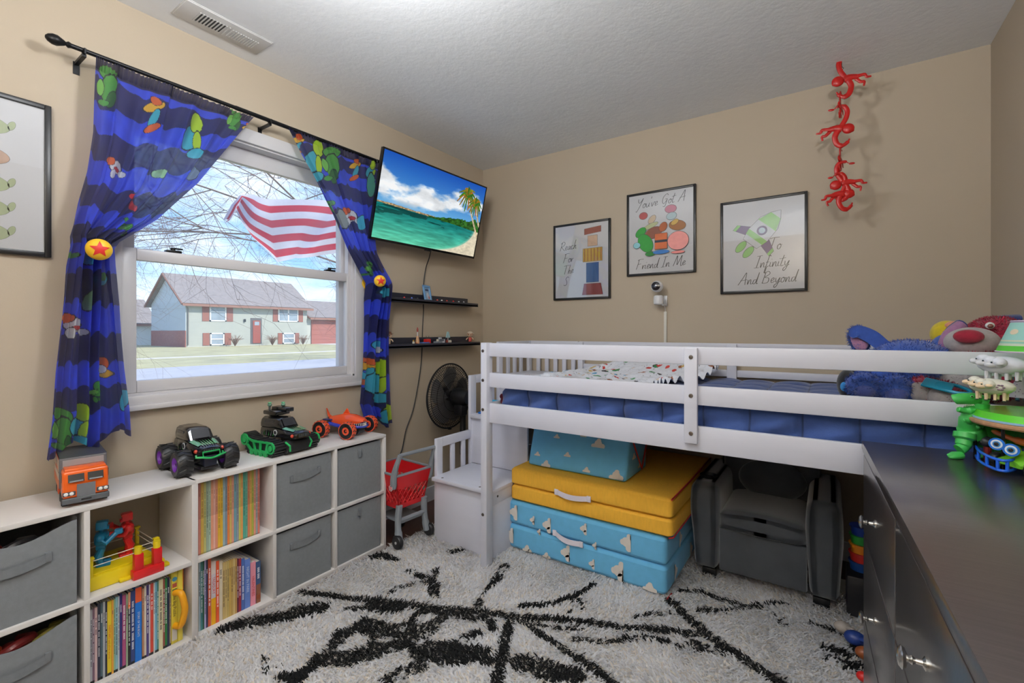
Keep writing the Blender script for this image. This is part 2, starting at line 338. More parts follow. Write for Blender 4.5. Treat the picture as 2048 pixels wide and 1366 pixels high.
# ------------------------------------------------------------------ curtains on their rod
RODX, RODZ = 0.095, 2.155
ra, rb = onx(168, 103, RODX), onx(757, 330, RODX)
t = thing('curtain_rod', 'black metal curtain rod with round finials above the window', 'curtain rod', (RODX, -1.78, RODZ))
yA, yB = -2.44, -1.07
put('rod', MB().cyl((RODX, yA, RODZ), (RODX, yB, RODZ), 0.008, 14).cyl((RODX, -1.9, RODZ), (RODX, yB, RODZ), 0.0095, 14), M_BLKMETAL, t)
for sgn, y in ((-1, yA), (1, yB)):
    prof = [(0.0, 0), (0.009, 0.0), (0.011, 0.006), (0.006, 0.012), (0.009, 0.016), (0.012, 0.022), (0.018, 0.034), (0.0175, 0.046), (0.012, 0.057), (0.005, 0.063), (0.001, 0.064)]
    put('finial', MB().lathe(prof, 20, TR(RODX, y, RODZ) @ rotm('X', -90*sgn)), M_BLKMETAL, t)
for px, py in ((168, 112), (540, 248), (752, 335)):
    y = onx(px, py, RODX).y
    y = min(y, -1.09)
    put('bracket', MB().box(0, 0.004, y-0.009, y+0.009, 2.10, RODZ-0.01).box(0, RODX+0.004, y-0.006, y+0.006, RODZ-0.022, RODZ-0.012).tube([(RODX-0.012, y, RODZ+0.004), (RODX-0.012, y, RODZ-0.012), (RODX+0.012, y, RODZ-0.012), (RODX+0.012, y, RODZ+0.004)], 0.004, 6), M_BLKMETAL, t)
M_CURT = pm('curtain_cloth', (255, 255, 255), 0.75, attr=True, var=0.04, vs=40, bump=0.15, bs=600, transl=0.6, sheen=0.1, bdist=0.0008, thin=0.14)
def interp(rows, v):
    vs = [r[0] for r in rows]; return [np.interp(v, vs, [r[k] for r in rows]) for k in range(1, 5)]
def curtain(name, label, rows, n1, amp, prints, vtie, hem, band, seed):
    A, Bn = 560, 480
    v = np.linspace(0, 1, A)[:, None]; u = np.linspace(0, 1, Bn)[None, :]
    vv = np.repeat(v, Bn, 1); uu = np.repeat(u, A, 0)
    lx, ly, rx_, ry_ = [np.repeat(q[:, None], Bn, 1) for q in interp(rows, v[:, 0])]
    near = np.exp(-((vv-vtie)/0.13)**2)
    uw = uu+0.02*np.sin(uu*17+seed)*(1-near)+0.012*np.sin(uu*41+seed*2)
    px = lx+(rx_-lx)*uw; py = ly+(ry_-ly)*uw
    # drape of the rows between rod and tieback
    py = py+hem(uu, vv)
    fold = np.sin(uu*2*PI*n1+seed+1.4*np.sin(uu*9+vv*2.2))+0.45*np.sin(uu*2*PI*n1*2.1+seed*3+vv*3)
    am = amp*(0.25+0.75*np.clip(vv/0.25, 0, 1))*(1+0.9*near)
    xo = 0.10+am*fold*0.5+0.02*near
    xo = np.maximum(xo, 0.045); xo = np.minimum(xo, (0.118 if seed < 1.5 else 0.100)+0.10*np.clip((vv-0.36)/0.2, 0, 1)**2)
    xo = xo+np.where(vv < 0.03, 0.006*np.sin(uu*2*PI*46), 0)
    L = (px-PCX)/FPX; dx = FW[0]+L*RT[0]; dy = FW[1]+L*RT[1]; dz = -(py-PCY)/FPX
    # rows are laid out on the curtain's own plane x = 0.10, folds leave that plane towards the room and wall
    tt = (0.10-CAM.x)/dx; Y = CAM.y+dy*tt; Z = CAM.z+dz*tt
    P = np.stack([xo, Y, Z], -1)
    # printed cloth: waving bands, then scattered motifs (cloth coordinates)
    wob = 0.006*np.sin(uu*31+seed)+0.004*np.sin(uu*67)
    ph = np.floor((vv*band+wob*band+0.22)) % 2
    c1 = np.array([46, 74, 222.]); c2 = np.array([26, 32, 104.]); col = np.where(ph[..., None] > 0.5, c2, c1)
    col = col*(0.94+0.12*vnoise(uu*30, vv*30, 3))[..., None]
    col = np.where((vv < 0.035)[..., None], np.array([20, 24, 80.]), col)
    for (cx, cy, parts) in prints:
        for (ox, oy, ra_, rb_, an, cc) in parts:
            X = px-(cx+ox); Yp = py-(cy+oy); ca, sa = math.cos(math.radians(an)), math.sin(math.radians(an))
            d = ((X*ca+Yp*sa)/ra_)**2+((-X*sa+Yp*ca)/rb_)**2
            d = d*(1+0.25*(vnoise(px*0.16, py*0.16, 5)-0.5))
            col = np.where((d < 1.25)[..., None], np.array([18, 26, 50.]), col); col = np.where((d < 1)[..., None], np.array(cc, float), col)
    return tag(npgrid(name, P, col, M_CURT), label, 'curtain')
GR, DG, YG, CY, OR, BR, YE, WH, RD, TN = (74, 158, 70), (38, 104, 52), (176, 214, 44), (60, 176, 206), (214, 98, 44), (128, 60, 40), (226, 176, 50), (214, 218, 226), (196, 40, 52), (214, 164, 130)
def leafy(k=1.0, a=0): return [(0, -18*k, 16*k, 10*k, 20+a, GR), (2*k, 8*k, 12*k, 22*k, a, GR), (-12*k, 8*k, 7*k, 14*k, a-10, (120, 196, 90)), (6*k, 30*k, 6*k, 14*k, a, DG), (-6*k, 34*k, 10*k, 5*k, a, GR)]
def star3(k=1.0, a=0): return [(0, -8*k, 20*k, 9*k, a-20, YE), (4*k, -20*k, 12*k, 7*k, a+30, OR), (0, 14*k, 7*k, 20*k, a+20, CY), (-4*k, 34*k, 15*k, 7*k, a-30, OR)]
def duo(k=1.0, a=0): return [(-4*k, 12*k, 15*k, 22*k, a+20, CY), (8*k, -16*k, 11*k, 18*k, a, YG), (8*k, 20*k, 6*k, 20*k, a+15, YG), (4*k, 44*k, 14*k, 10*k, a, CY)]
def wr(k=1.0, a=0): return [(0, 0, 15*k, 12*k, a, WH), (-13*k, -12*k, 9*k, 8*k, a, OR), (2*k, 5*k, 9*k, 4*k, a, RD), (-8*k, 14*k, 6*k, 9*k, a, WH), (14*k, 12*k, 8*k, 6*k, a, WH)]
rowsL = [(0, 182, 110, 515, 238), (0.1, 178, 190, 485, 268), (0.2, 176, 265, 452, 305), (0.3, 165, 345, 398, 368), (0.4, 148, 410, 315, 440), (0.5, 138, 470, 232, 487), (0.53, 140, 490, 222, 500),
         (0.57, 131, 530, 226, 534), (0.65, 124, 600, 238, 610), (0.8, 106, 745, 252, 735), (0.93, 98, 840, 264, 815), (1.0, 86, 912, 268, 868)]
PL = [(215, 165, leafy(1.15, 10)), (308, 222, star3(1.0, 8)), (386, 262, duo(1.05, -8)), (470, 232, leafy(0.7, 30)), (493, 262, star3(0.5, 30)), (232, 335, wr(1.0, 20)), (320, 348, [(0, 0, 14, 9, 10, (150, 200, 150))]),
      (262, 408, [(0, -14, 7, 5, 0, RD), (4, 4, 5, 12, 0, RD)]), (250, 452, leafy(0.45, 60)), (390, 345, [(0, 0, 9, 14, 30, (120, 140, 170))]), (148, 650, wr(1.15, 0)), (207, 735, [(0, -8, 10, 12, 0, OR), (4, 12, 12, 8, 0, YE), (-4, 4, 10, 8, 0, WH)]),
      (175, 515, [(0, 0, 6, 16, 10, CY), (-4, -18, 6, 8, 0, OR)]), (200, 560, [(0, 0, 8, 12, 0, CY), (2, -6, 4, 8, 0, GR)]), (192, 780, leafy(0.55, 80)), (125, 852, leafy(1.2, 5)), (158, 840, duo(0.95, 0)), (248, 800, [(0, 0, 10, 20, 10, CY)]), (140, 510, [(0, 0, 12, 6, 10, GR)]), (176, 600, [(0, 0, 7, 22, 10, (110, 150, 120))])]
def hemL(u, v):
    s = np.clip((v-0.55)/0.45, 0, 1)
    drape = np.where(v < 0.5, 34*np.sin(PI*np.clip(v/0.5, 0, 1))*np.sin(PI*u)*0.6, 0)
    return drape+s**6*(14*np.sin(u*13+0.5)-18*np.clip(u-0.6, 0, 1))
curtain('curtain', 'blue banded patterned curtain left of the window, hanging behind the orange lorry', rowsL, 5, 0.045, PL, 0.53, hemL, 15, 1.0)
rowsR = [(0, 575, 255, 757, 326), (0.1, 600, 305, 754, 365), (0.2, 635, 365, 750, 405), (0.3, 668, 425, 748, 450), (0.4, 700, 495, 752, 505), (0.48, 734, 556, 770, 555), (0.51, 740, 566, 771, 566),
         (0.56, 736, 595, 772, 598), (0.65, 735, 640, 774, 650), (0.8, 731, 740, 777, 745), (0.92, 724, 806, 780, 815), (1.0, 734, 838, 783, 850)]
PR = [(596, 285, star3(0.6, 20)), (630, 312, duo(0.95, -20)), (664, 322, leafy(1.0, -10)), (712, 335, star3(0.6, 0)), (742, 338, duo(0.5, 10)), (704, 432, wr(0.85, 20)), (690, 438, [(-4, 0, 8, 20, -20, (140, 150, 150))]), (725, 445, [(0, 0, 8, 14, 0, CY)]),
      (662, 415, leafy(0.5, -20)), (735, 535, leafy(0.4, 0)), (755, 585, [(0, 0, 10, 10, 0, CY)]), (752, 690, [(-4, 0, 7, 9, 0, CY), (2, 10, 7, 6, 0, WH)]), (736, 738, star3(0.75, 10)), (752, 752, duo(1.0, 0)), (774, 826, [(0, 0, 12, 18, 0, YG), (-6, 6, 8, 14, 0, CY)]), (742, 370, [(0, 0, 8, 24, 0, (80, 170, 150))])]
def hemR(u, v):
    return np.clip((v-0.75)/0.25, 0, 1)**4*(8*np.sin(u*9+1))
curtain('curtain', 'narrow blue banded patterned curtain on the television side of the window', rowsR, 4, 0.05, PR, 0.51, hemR, 17, 2.0)
def star_poly(r, n=5, k=0.45, a0=PI/2): return [((r if i % 2 == 0 else r*k)*math.cos(a0+i*PI/n), (r if i % 2 == 0 else r*k)*math.sin(a0+i*PI/n)) for i in range(2*n)]
M_YEL = pm('yellow_plastic', (236, 188, 38), 0.45)
for k, (cpx, cpy, r, lab) in enumerate(((198, 499, 0.0365, 'yellow ball tieback with red star on the left curtain'), (760, 562, 0.033, 'yellow ball tieback with red star on the curtain beside the television'))):
    P0 = onx(cpx, cpy, 0.19); dirv = (CAM-P0).normalized(); dirv = (dirv+Vector((0.5, 0, 0))).normalized()
    t = thing('curtain_tieback', lab, 'curtain tieback', (0, P0.y, P0.z))
    Z = dirv; X = Vector((0, 0, 1)).cross(Z).normalized(); Y = Z.cross(X); M = basis(P0, X, Y, Z)
    put('ball', MB().ell((0, 0, 0), (r, r, r*0.75), M, n=28, m=18).cyl((0, 0, -r*1.5), (0, 0, 0), r*0.35, 14, T=M), M_YEL, t)
    wallp = Vector((0.0, P0.y+(0.06 if k == 1 else 0.02)-0.02*k, P0.z))
    put('wall_hook', MB().tube([wallp, wallp+Vector((0.06, 0, 0)), M @ Vector((0, 0, -r*1.4))], 0.009, 10).ell(wallp+Vector((0.012, 0, 0)), (0.012, 0.035, 0.035)), M_YEL, t)
    sp = []
    st = star_poly(r*0.78); NR = 8; vs = [(0, 0, 0)]+[(x*q_/NR, y*q_/NR, 0) for q_ in range(1, NR+1) for i_ in range(10) for x, y in [tuple(st[i_]), ((st[i_][0]+st[(i_+1) % 10][0])/2, (st[i_][1]+st[(i_+1) % 10][1])/2)]]
    vs = [(x, y, 0.75*math.sqrt(max(0, r*r-x*x-y*y))+0.0016) for x, y, _ in vs]
    fs_ = [(0, i_+1, (i_+1) % 20+1) for i_ in range(20)]+[(1+(q_-1)*20+i_, 1+q_*20+i_, 1+q_*20+(i_+1) % 20, 1+(q_-1)*20+(i_+1) % 20) for q_ in range(1, NR) for i_ in range(20)]
    put('star', MB().add(vs, fs_, M), pm('red_star', (206, 44, 38), 0.45), t, smooth=0)
# ------------------------------------------------------------------ television
TVM = TR(0.189, -0.741, 1.937) @ rotm('Z', -1.8) @ rotm('Y', 14.1)      # local +X faces the room, Y along the wall, Z up
TW, TH = 0.90, 0.511
t = thing('television', 'flat television on the wall showing a tropical beach', 'television', (0, -0.741, 1.937))
put('housing', MB().rbox(-0.022, -0.002, -TW/2, TW/2, -TH/2, TH/2, 0.004, T=TVM).rbox(-0.045, -0.02, -0.3, 0.3, -0.18, 0.15, 0.01, T=TVM), M_BLACK, t)
put('bezel', MB().box(-0.004, 0.003, -TW/2, TW/2, TH/2-0.009, TH/2, TVM).box(-0.004, 0.003, -TW/2, TW/2, -TH/2, -TH/2+0.014, TVM).box(-0.004, 0.003, -TW/2, -TW/2+0.008, -TH/2, TH/2, TVM).box(-0.004, 0.003, TW/2-0.008, TW/2, -TH/2, TH/2, TVM).rbox(-0.002, 0.004, -0.03, 0.03, -TH/2-0.008, -TH/2+0.001, 0.002, T=TVM), pm('gloss_black_bezel', (12, 12, 14), 0.2), t)
put('wall_mount', MB().box(0.0, 0.01, -0.84, -0.64, 1.8, 2.08).box(0.0, 0.15, -0.79, -0.77, 1.9, 1.94).box(0.0, 0.15, -0.71, -0.69, 1.9, 1.94), M_BLKMETAL, t)
A, Bn = 300, 520
s = np.linspace(0, 1, Bn)[None, :].repeat(A, 0); q = np.linspace(0, 1, A)[:, None].repeat(Bn, 1)
hz = 0.575+0.035*s
sky = np.array([22, 84, 184.])*(1-np.clip(q/0.6, 0, 1))[..., None]+np.array([112, 182, 232.])*np.clip(q/0.6, 0, 1)[..., None]
cl = fbm(s*5+3, q*7, 6, 11); mask = np.exp(-((q-(0.36+0.10*np.sin(s*5)))/0.19)**2)
cf = np.clip((cl*0.9+mask*0.50-0.72)*6, 0, 1)*np.clip((hz-q)*12, 0, 1)
cloud = 224+40*np.clip((fbm(s*9, q*12-0.4, 5, 4)-0.3)*2.4, 0, 1)
img = sky*(1-cf[..., None])+np.stack([cloud*0.97, cloud*0.985, cloud], -1)*cf[..., None]
d = np.clip((q-hz)/(1-hz), 0, 1); wv = fbm(s*10, q*46, 5, 8)
sea = np.array([14, 112, 112.])*(1-d)[..., None]+np.array([104, 214, 176.])*d[..., None]
sea = sea*(0.74+0.52*wv)[..., None]
sea = np.where((fbm(s*4, q*20, 4, 21) > 0.62)[..., None] & (d < 0.5)[..., None], sea*0.62, sea)
img = np.where((q > hz)[..., None], sea, img)
sh = 1.0-0.30*np.sqrt(np.clip((s-0.60)/0.35, 0, 1)*np.clip(1.18-s, 0, 1)*2.2)+0.0*q      # lower edge of the bay
inb = ((s-0.46)/0.50)**2+((q-0.60)/0.415)**2
sand = (q > 0.645) & (s > 0.5) & (inb > 1)
sc_ = np.array([232, 220, 192.])*(0.85+0.25*fbm(s*40, q*40, 3, 2))[..., None]
img = np.where(sand[..., None], sc_, img)
edge = np.clip(1-np.abs(inb-1)*9, 0, 1)*((q > 0.645) & (s > 0.5)); img = img*(1-0.55*edge[..., None])+np.array([226, 226, 200.])*0.55*edge[..., None]
ls = (q > hz-0.018*(fbm(s*30, q*0, 3, 5))) & (q < hz+0.012) & (s < 0.55); img = np.where(ls[..., None], np.array([176, 150, 110.])*(0.7+0.6*vnoise(s*80, q*80, 2))[..., None], img)
tl = 0.10*np.clip((s-0.5)/0.4, 0, 1)*(0.35+1.3*fbm(s*16, q*0+1, 4, 6)); tr_ = (q > hz-tl) & (q < hz+0.02+0.06*np.clip(s-0.7, 0, 1)) & (s > 0.45)
img = np.where(tr_[..., None], np.array([44, 92, 34.])*(0.35+1.3*fbm(s*60, q*50, 3, 9))[..., None], img)
def stroke(img, pts, w0, w1, col):
    for k in range(len(pts)-1):
        (ax, ay), (bx, by) = pts[k], pts[k+1]; L2 = ((bx-ax)*1.76)**2+(by-ay)**2
        tt = np.clip(((s-ax)*1.76*(bx-ax)*1.76+(q-ay)*(by-ay))/L2, 0, 1)
        dd = np.hypot((s-(ax+(bx-ax)*tt))*1.76, q-(ay+(by-ay)*tt)); f = (k+tt)/(len(pts)-1)
        img = np.where((dd < w0+(w1-w0)*f)[..., None], np.array(col, float)*(0.8+0.4*vnoise(s*120, q*60, 1))[..., None], img)
    return img
for (cx, cy, bx, by, R0) in ((0.815, 0.20, 1.0, 0.72, 0.16), (0.915, 0.28, 0.995, 0.55, 0.12)):
    img = stroke(img, [(cx, cy), ((cx*0.62+bx*0.38), cy+(by-cy)*0.42), (bx, by)], 0.008, 0.016, (206, 186, 150))
    for k in range(17):
        a = PI*2*k/17+0.2; rk = R0*(0.8+0.35*((k*7) % 5)/5); ex, ey = cx+rk*math.cos(a)*0.66, cy+rk*1.0*math.sin(a)
        img = stroke(img, [(cx, cy), ((cx+ex)/2, (cy+ey)/2-0.035), (ex, ey+0.04)], 0.020, 0.008, (56+36*(k % 4), 104+10*(k % 3), 34))
P = np.zeros((A, Bn, 3)); P[..., 0] = 0.0005; P[..., 1] = -TW/2+0.008+s*(TW-0.016); P[..., 2] = TH/2-0.009-q*(TH-0.023)
Mn = np.array(TVM); P = P @ Mn[:3, :3].T+Mn[:3, 3]
npgrid('screen', P, img, pm('lit_screen', (255, 255, 255), 0.15, attr=True, var=0.0, emit=0.8, spec=0.2), t)
MATS['lit_screen'].node_tree.nodes['Principled BSDF'].inputs['Base Color'].default_value = (0, 0, 0, 1)
lk = [l for l in MATS['lit_screen'].node_tree.links if l.to_socket.name == 'Base Color'][0]; MATS['lit_screen'].node_tree.links.remove(lk)
# power cord down the wall
pts = []
for px, py, x in ((862, 500, 0.13), (858, 517, 0.07), (852, 535, 0.02), (848, 560, 0.012), (846, 590, 0.004), (847, 620, 0.004), (845, 660, 0.004), (843, 720, 0.006), (836, 770, 0.008), (826, 820, 0.008), (812, 860, 0.008), (802, 905, 0.01), (782, 932, 0.02), (768, 938, 0.03)):
    pts.append(onx(px, py, x))
def crs(pts, n=8):
    pts = [Vector(p) for p in pts]; o = []
    for i in range(len(pts)-1):
        p0, p1, p2, p3 = pts[max(i-1, 0)], pts[i], pts[i+1], pts[min(i+2, len(pts)-1)]
        for k in range(n):
            t_ = k/n; o.append(0.5*((2*p1)+(-p0+p2)*t_+(2*p0-5*p1+4*p2-p3)*t_*t_+(-p0+3*p1-3*p2+p3)*t_**3))
    return o+[pts[-1]]
tag(put('power_cord', MB().tube(crs(pts, 6), 0.0035, 8), M_BLACK), 'thin black power cord hanging down the wall from the television', 'cord')
# ------------------------------------------------------------------ picture ledges and what stands on them
M_LEDGE = pm('navy_black_ledge', (38, 40, 52), 0.35)
LZ = (1.358, 1.073)
def ledge(lab, z, yy0, yy1, yb):
    t = thing('picture_ledge', lab, 'shelf', (0, (yy0+yy1)/2, z))
    put('back_board', MB().rbox(0, 0.012, yy0, yb, z-0.012, z+0.05, 0.002), M_LEDGE, t)
    put('shelf_board', MB().rbox(0.0, 0.10, yy0, yy1, z-0.012, z, 0.001), M_LEDGE, t)
    put('front_lip', MB().rbox(0.088, 0.10, yy0, yy1, z-0.014, z+0.012, 0.002), M_LEDGE, t)
ledge('upper black picture ledge under the television holding a blue frame', LZ[0], -1.10, -0.185, -0.2)
ledge('lower black picture ledge under the television crowded with small toys', LZ[1], -1.07, -0.16, -0.19)
# small picture frame on the upper ledge
pc = onx(858, 593, 0.06); t = thing('small_picture_frame', 'small pale blue picture frame leaning on the upper ledge', 'picture frame', (0.06, pc.y, LZ[0]))
M = TR(0.055, pc.y, LZ[0]) @ rotm('Z', 14) @ rotm('Y', -10)
put('frame', MB().rbox(-0.004, 0.006, -0.045, -0.030, 0, 0.115, 0.003, T=M).rbox(-0.004, 0.006, 0.030, 0.045, 0, 0.115, 0.003, T=M).rbox(-0.004, 0.006, -0.045, 0.045, 0.098, 0.115, 0.003, T=M).rbox(-0.004, 0.006, -0.045, 0.045, 0, 0.017, 0.003, T=M), pm('blue_frame', (112, 160, 206), 0.5), t)
put('picture', MB().box(-0.003, 0.002, -0.032, 0.032, 0.01, 0.10, M, (150, 180, 208)).box(0.002, 0.0028, -0.022, 0.018, 0.075, 0.088, M, (60, 74, 110)).ell((0.003, 0.0, 0.045), (0.001, 0.014, 0.02), M, (206, 206, 214)).ell((0.004, 0.012, 0.03), (0.001, 0.01, 0.01), M, (190, 120, 120)), M_VCPAPER, t)
cols = [(226, 226, 226), (208, 60, 60), (90, 120, 220), (60, 60, 60), (220, 80, 70), (232, 232, 232), (220, 70, 60), (214, 50, 50), (170, 176, 186), (150, 150, 160)]
nmc = ['white', 'red', 'blue', 'dark grey', 'coral', 'white', 'red and white', 'bright red', 'pale grey', 'grey']
pos = [('nearest the curtain'), ('second along from the curtain'), ('third along from the curtain'), ('just before the blue frame'), ('just past the blue frame'), ('second past the blue frame'), ('third past the blue frame'), ('fourth past the blue frame'), ('fifth past the blue frame'), ('at the far end')]
for k, px in enumerate((780, 809, 824, 836, 875, 884, 894, 907, 918, 928)):
    p = onx(px, 600, 0.05)
    m = MB(); m.box(0.04, 0.056, p.y-0.010, p.y+0.010, LZ[0], LZ[0]+0.008, None, (40, 40, 44)); m.ell((0.048, p.y, LZ[0]+0.016), (0.006, 0.0075, 0.009), None, cols[k], 10, 8); m.cyl((0.048, p.y-0.007, LZ[0]+0.007), (0.048, p.y+0.007, LZ[0]+0.007), 0.0065, 10, (30, 30, 34))
    tag(put('toy_car', m, M_VC), f'tiny {nmc[k]} toy car on the upper ledge, {pos[k]}', 'toy car', 'tiny toy cars on the upper ledge')
def rocket(M, k=1.0):
    m = MB(); m.T = M; m.lathe([(0.0, 0), (0.016*k, 0), (0.013*k, 0.03*k), (0.007*k, 0.055*k), (0.004*k, 0.06*k)], 12, col=(196, 150, 110)); m.cyl((0, 0, 0.05*k), (0, 0, 0.09*k), 0.003*k, 8, (226, 226, 230)); m.lathe([(0.001, 0.085*k), (0.006*k, 0.087*k), (0.006*k, 0.105*k), (0.001, 0.118*k)], 10, col=(150, 60, 50)); return m
p = onx(835, 680, 0.05); tag(put('toy_rocket', rocket(TR(0.05, p.y, LZ[1]), 1.0), M_VC), 'small toy tower with a red tip on the lower ledge', 'toy')
def blocks(y, spec, nm, lab, cat='toy'):
    m = MB()
    for (oy, ox, oz, wy, wx, wz, c) in spec: m.rbox(0.05+ox-wx/2, 0.05+ox+wx/2, y+oy-wy/2, y+oy+wy/2, LZ[1]+oz, LZ[1]+oz+wz, 0.002, 1, col=c)
    tag(put(nm, m, M_VC), lab, cat)
y = onx(832, 685, 0.05).y; blocks(y-0.01, [(0, 0, 0, 0.05, 0.04, 0.008, (70, 160, 70)), (-0.012, 0, 0.008, 0.014, 0.012, 0.016, (222, 216, 200)), (-0.012, 0, 0.024, 0.01, 0.01, 0.010, (206, 160, 60)), (0.012, 0.005, 0.008, 0.016, 0.012, 0.01, (160, 90, 60))], 'brick_figure', 'small block figure on a green base at the foot of the toy tower')
y = onx(848, 685, 0.05).y; blocks(y, [(0, 0, 0, 0.10, 0.045, 0.01, (200, 40, 34)), (0, 0, 0.01, 0.07, 0.04, 0.008, (60, 110, 190)), (0.03, 0, 0.01, 0.035, 0.035, 0.028, (206, 36, 32)), (0.02, 0, 0.03, 0.004, 0.004, 0.03, (60, 70, 60)), (0.045, 0, 0.03, 0.004, 0.004, 0.03, (60, 70, 60)), (-0.02, 0.02, 0, 0.05, 0.01, 0.006, (230, 180, 40))], 'brick_boat', 'red and blue brick built toy boat on the lower ledge')
y = onx(880, 685, 0.05).y; blocks(y, [(0, 0, 0, 0.12, 0.05, 0.006, (90, 130, 90)), (-0.02, 0, 0.006, 0.05, 0.04, 0.016, (130, 136, 146)), (0, 0.004, 0.022, 0.045, 0.03, 0.014, (96, 100, 112)), (0.02, 0, 0.006, 0.03, 0.03, 0.03, (206, 206, 214)), (-0.035, 0.01, 0.006, 0.014, 0.012, 0.03, (222, 216, 200)), (0.0, 0.0, 0.036, 0.02, 0.02, 0.012, (180, 186, 196)), (0.03, 0.015, 0, 0.03, 0.01, 0.008, (200, 190, 120))], 'brick_vehicle', 'grey brick built toy vehicle in the middle of the lower ledge')
y = onx(896, 685, 0.05).y; m = MB(); m.rbox(0.03, 0.075, y-0.035, y+0.035, LZ[1], LZ[1]+0.006, 0.002, 1, col=(70, 130, 80)); m.cyl((0.05, y, LZ[1]), (0.05, y, LZ[1]+0.07), 0.0025, 8, (190, 190, 190)); m.prism([(-0.022, 0), (0.022, 0), (0.006, 0.042), (-0.01, 0.042)], -0.002, 0.002, TR(0.05, y, LZ[1]+0.045) @ rotm('Z', 90) @ rotm('X', 90), (160, 200, 206)); m.rbox(0.045, 0.06, y-0.02, y-0.008, LZ[1]+0.006, LZ[1]+0.03, 0.003, 1, col=(150, 60, 50)); m.rbox(0.04, 0.06, y+0.01, y+0.03, LZ[1]+0.006, LZ[1]+0.028, 0.006, 2, col=(220, 210, 196))
tag(put('toy_windmill', m, M_VC), 'small toy scene with a pale sail on a green base', 'toy')
def doll(M, hat, hair, body):
    m = MB(); m.T = M
    m.lathe([(0.004, 0), (0.012, 0.002), (0.014, 0.02), (0.009, 0.034), (0.004, 0.037)], 14, col=body); m.ell((0, 0, 0.052), (0.02, 0.02, 0.018), None, (222, 190, 160), 18, 12)
    m.ell((-0.004, 0, 0.059), (0.0205, 0.0215, 0.016), None, hair, 18, 12); m.lathe([(0.031, 0.062), (0.031, 0.064), (0.02, 0.066), (0.016, 0.075), (0.002, 0.078)], 20, col=hat)
    for sgn in (-1, 1): m.ell((0.0185, sgn*0.007, 0.052), (0.002, 0.003, 0.004), None, (30, 24, 22), 8, 6); m.tube([(0, sgn*0.012, 0.03), (0.006, sgn*0.022, 0.024), (0.01, sgn*0.026, 0.014)], 0.004, 6, col=(222, 190, 160)); m.cyl((0, sgn*0.006, 0), (0, sgn*0.006, -0.012), 0.005, 8, (130, 60, 50))
    return m
p = onx(940, 682, 0.05); tag(put('toy_doll', doll(TR(0.05, p.y, LZ[1]+0.012) @ rotm('Z', -55), (224, 210, 190), (190, 110, 70), (176, 70, 60)), M_VC), 'small big-headed toy doll with a pale hat at the far end of the lower ledge', 'doll')
p = onx(777, 682, 0.05); tag(put('toy_doll', doll(TR(0.05, p.y, LZ[1]+0.012) @ rotm('Z', -40), (120, 80, 60), (150, 90, 60), (200, 180, 150)), M_VC), 'small brown haired toy doll half behind the curtain on the lower ledge', 'doll')
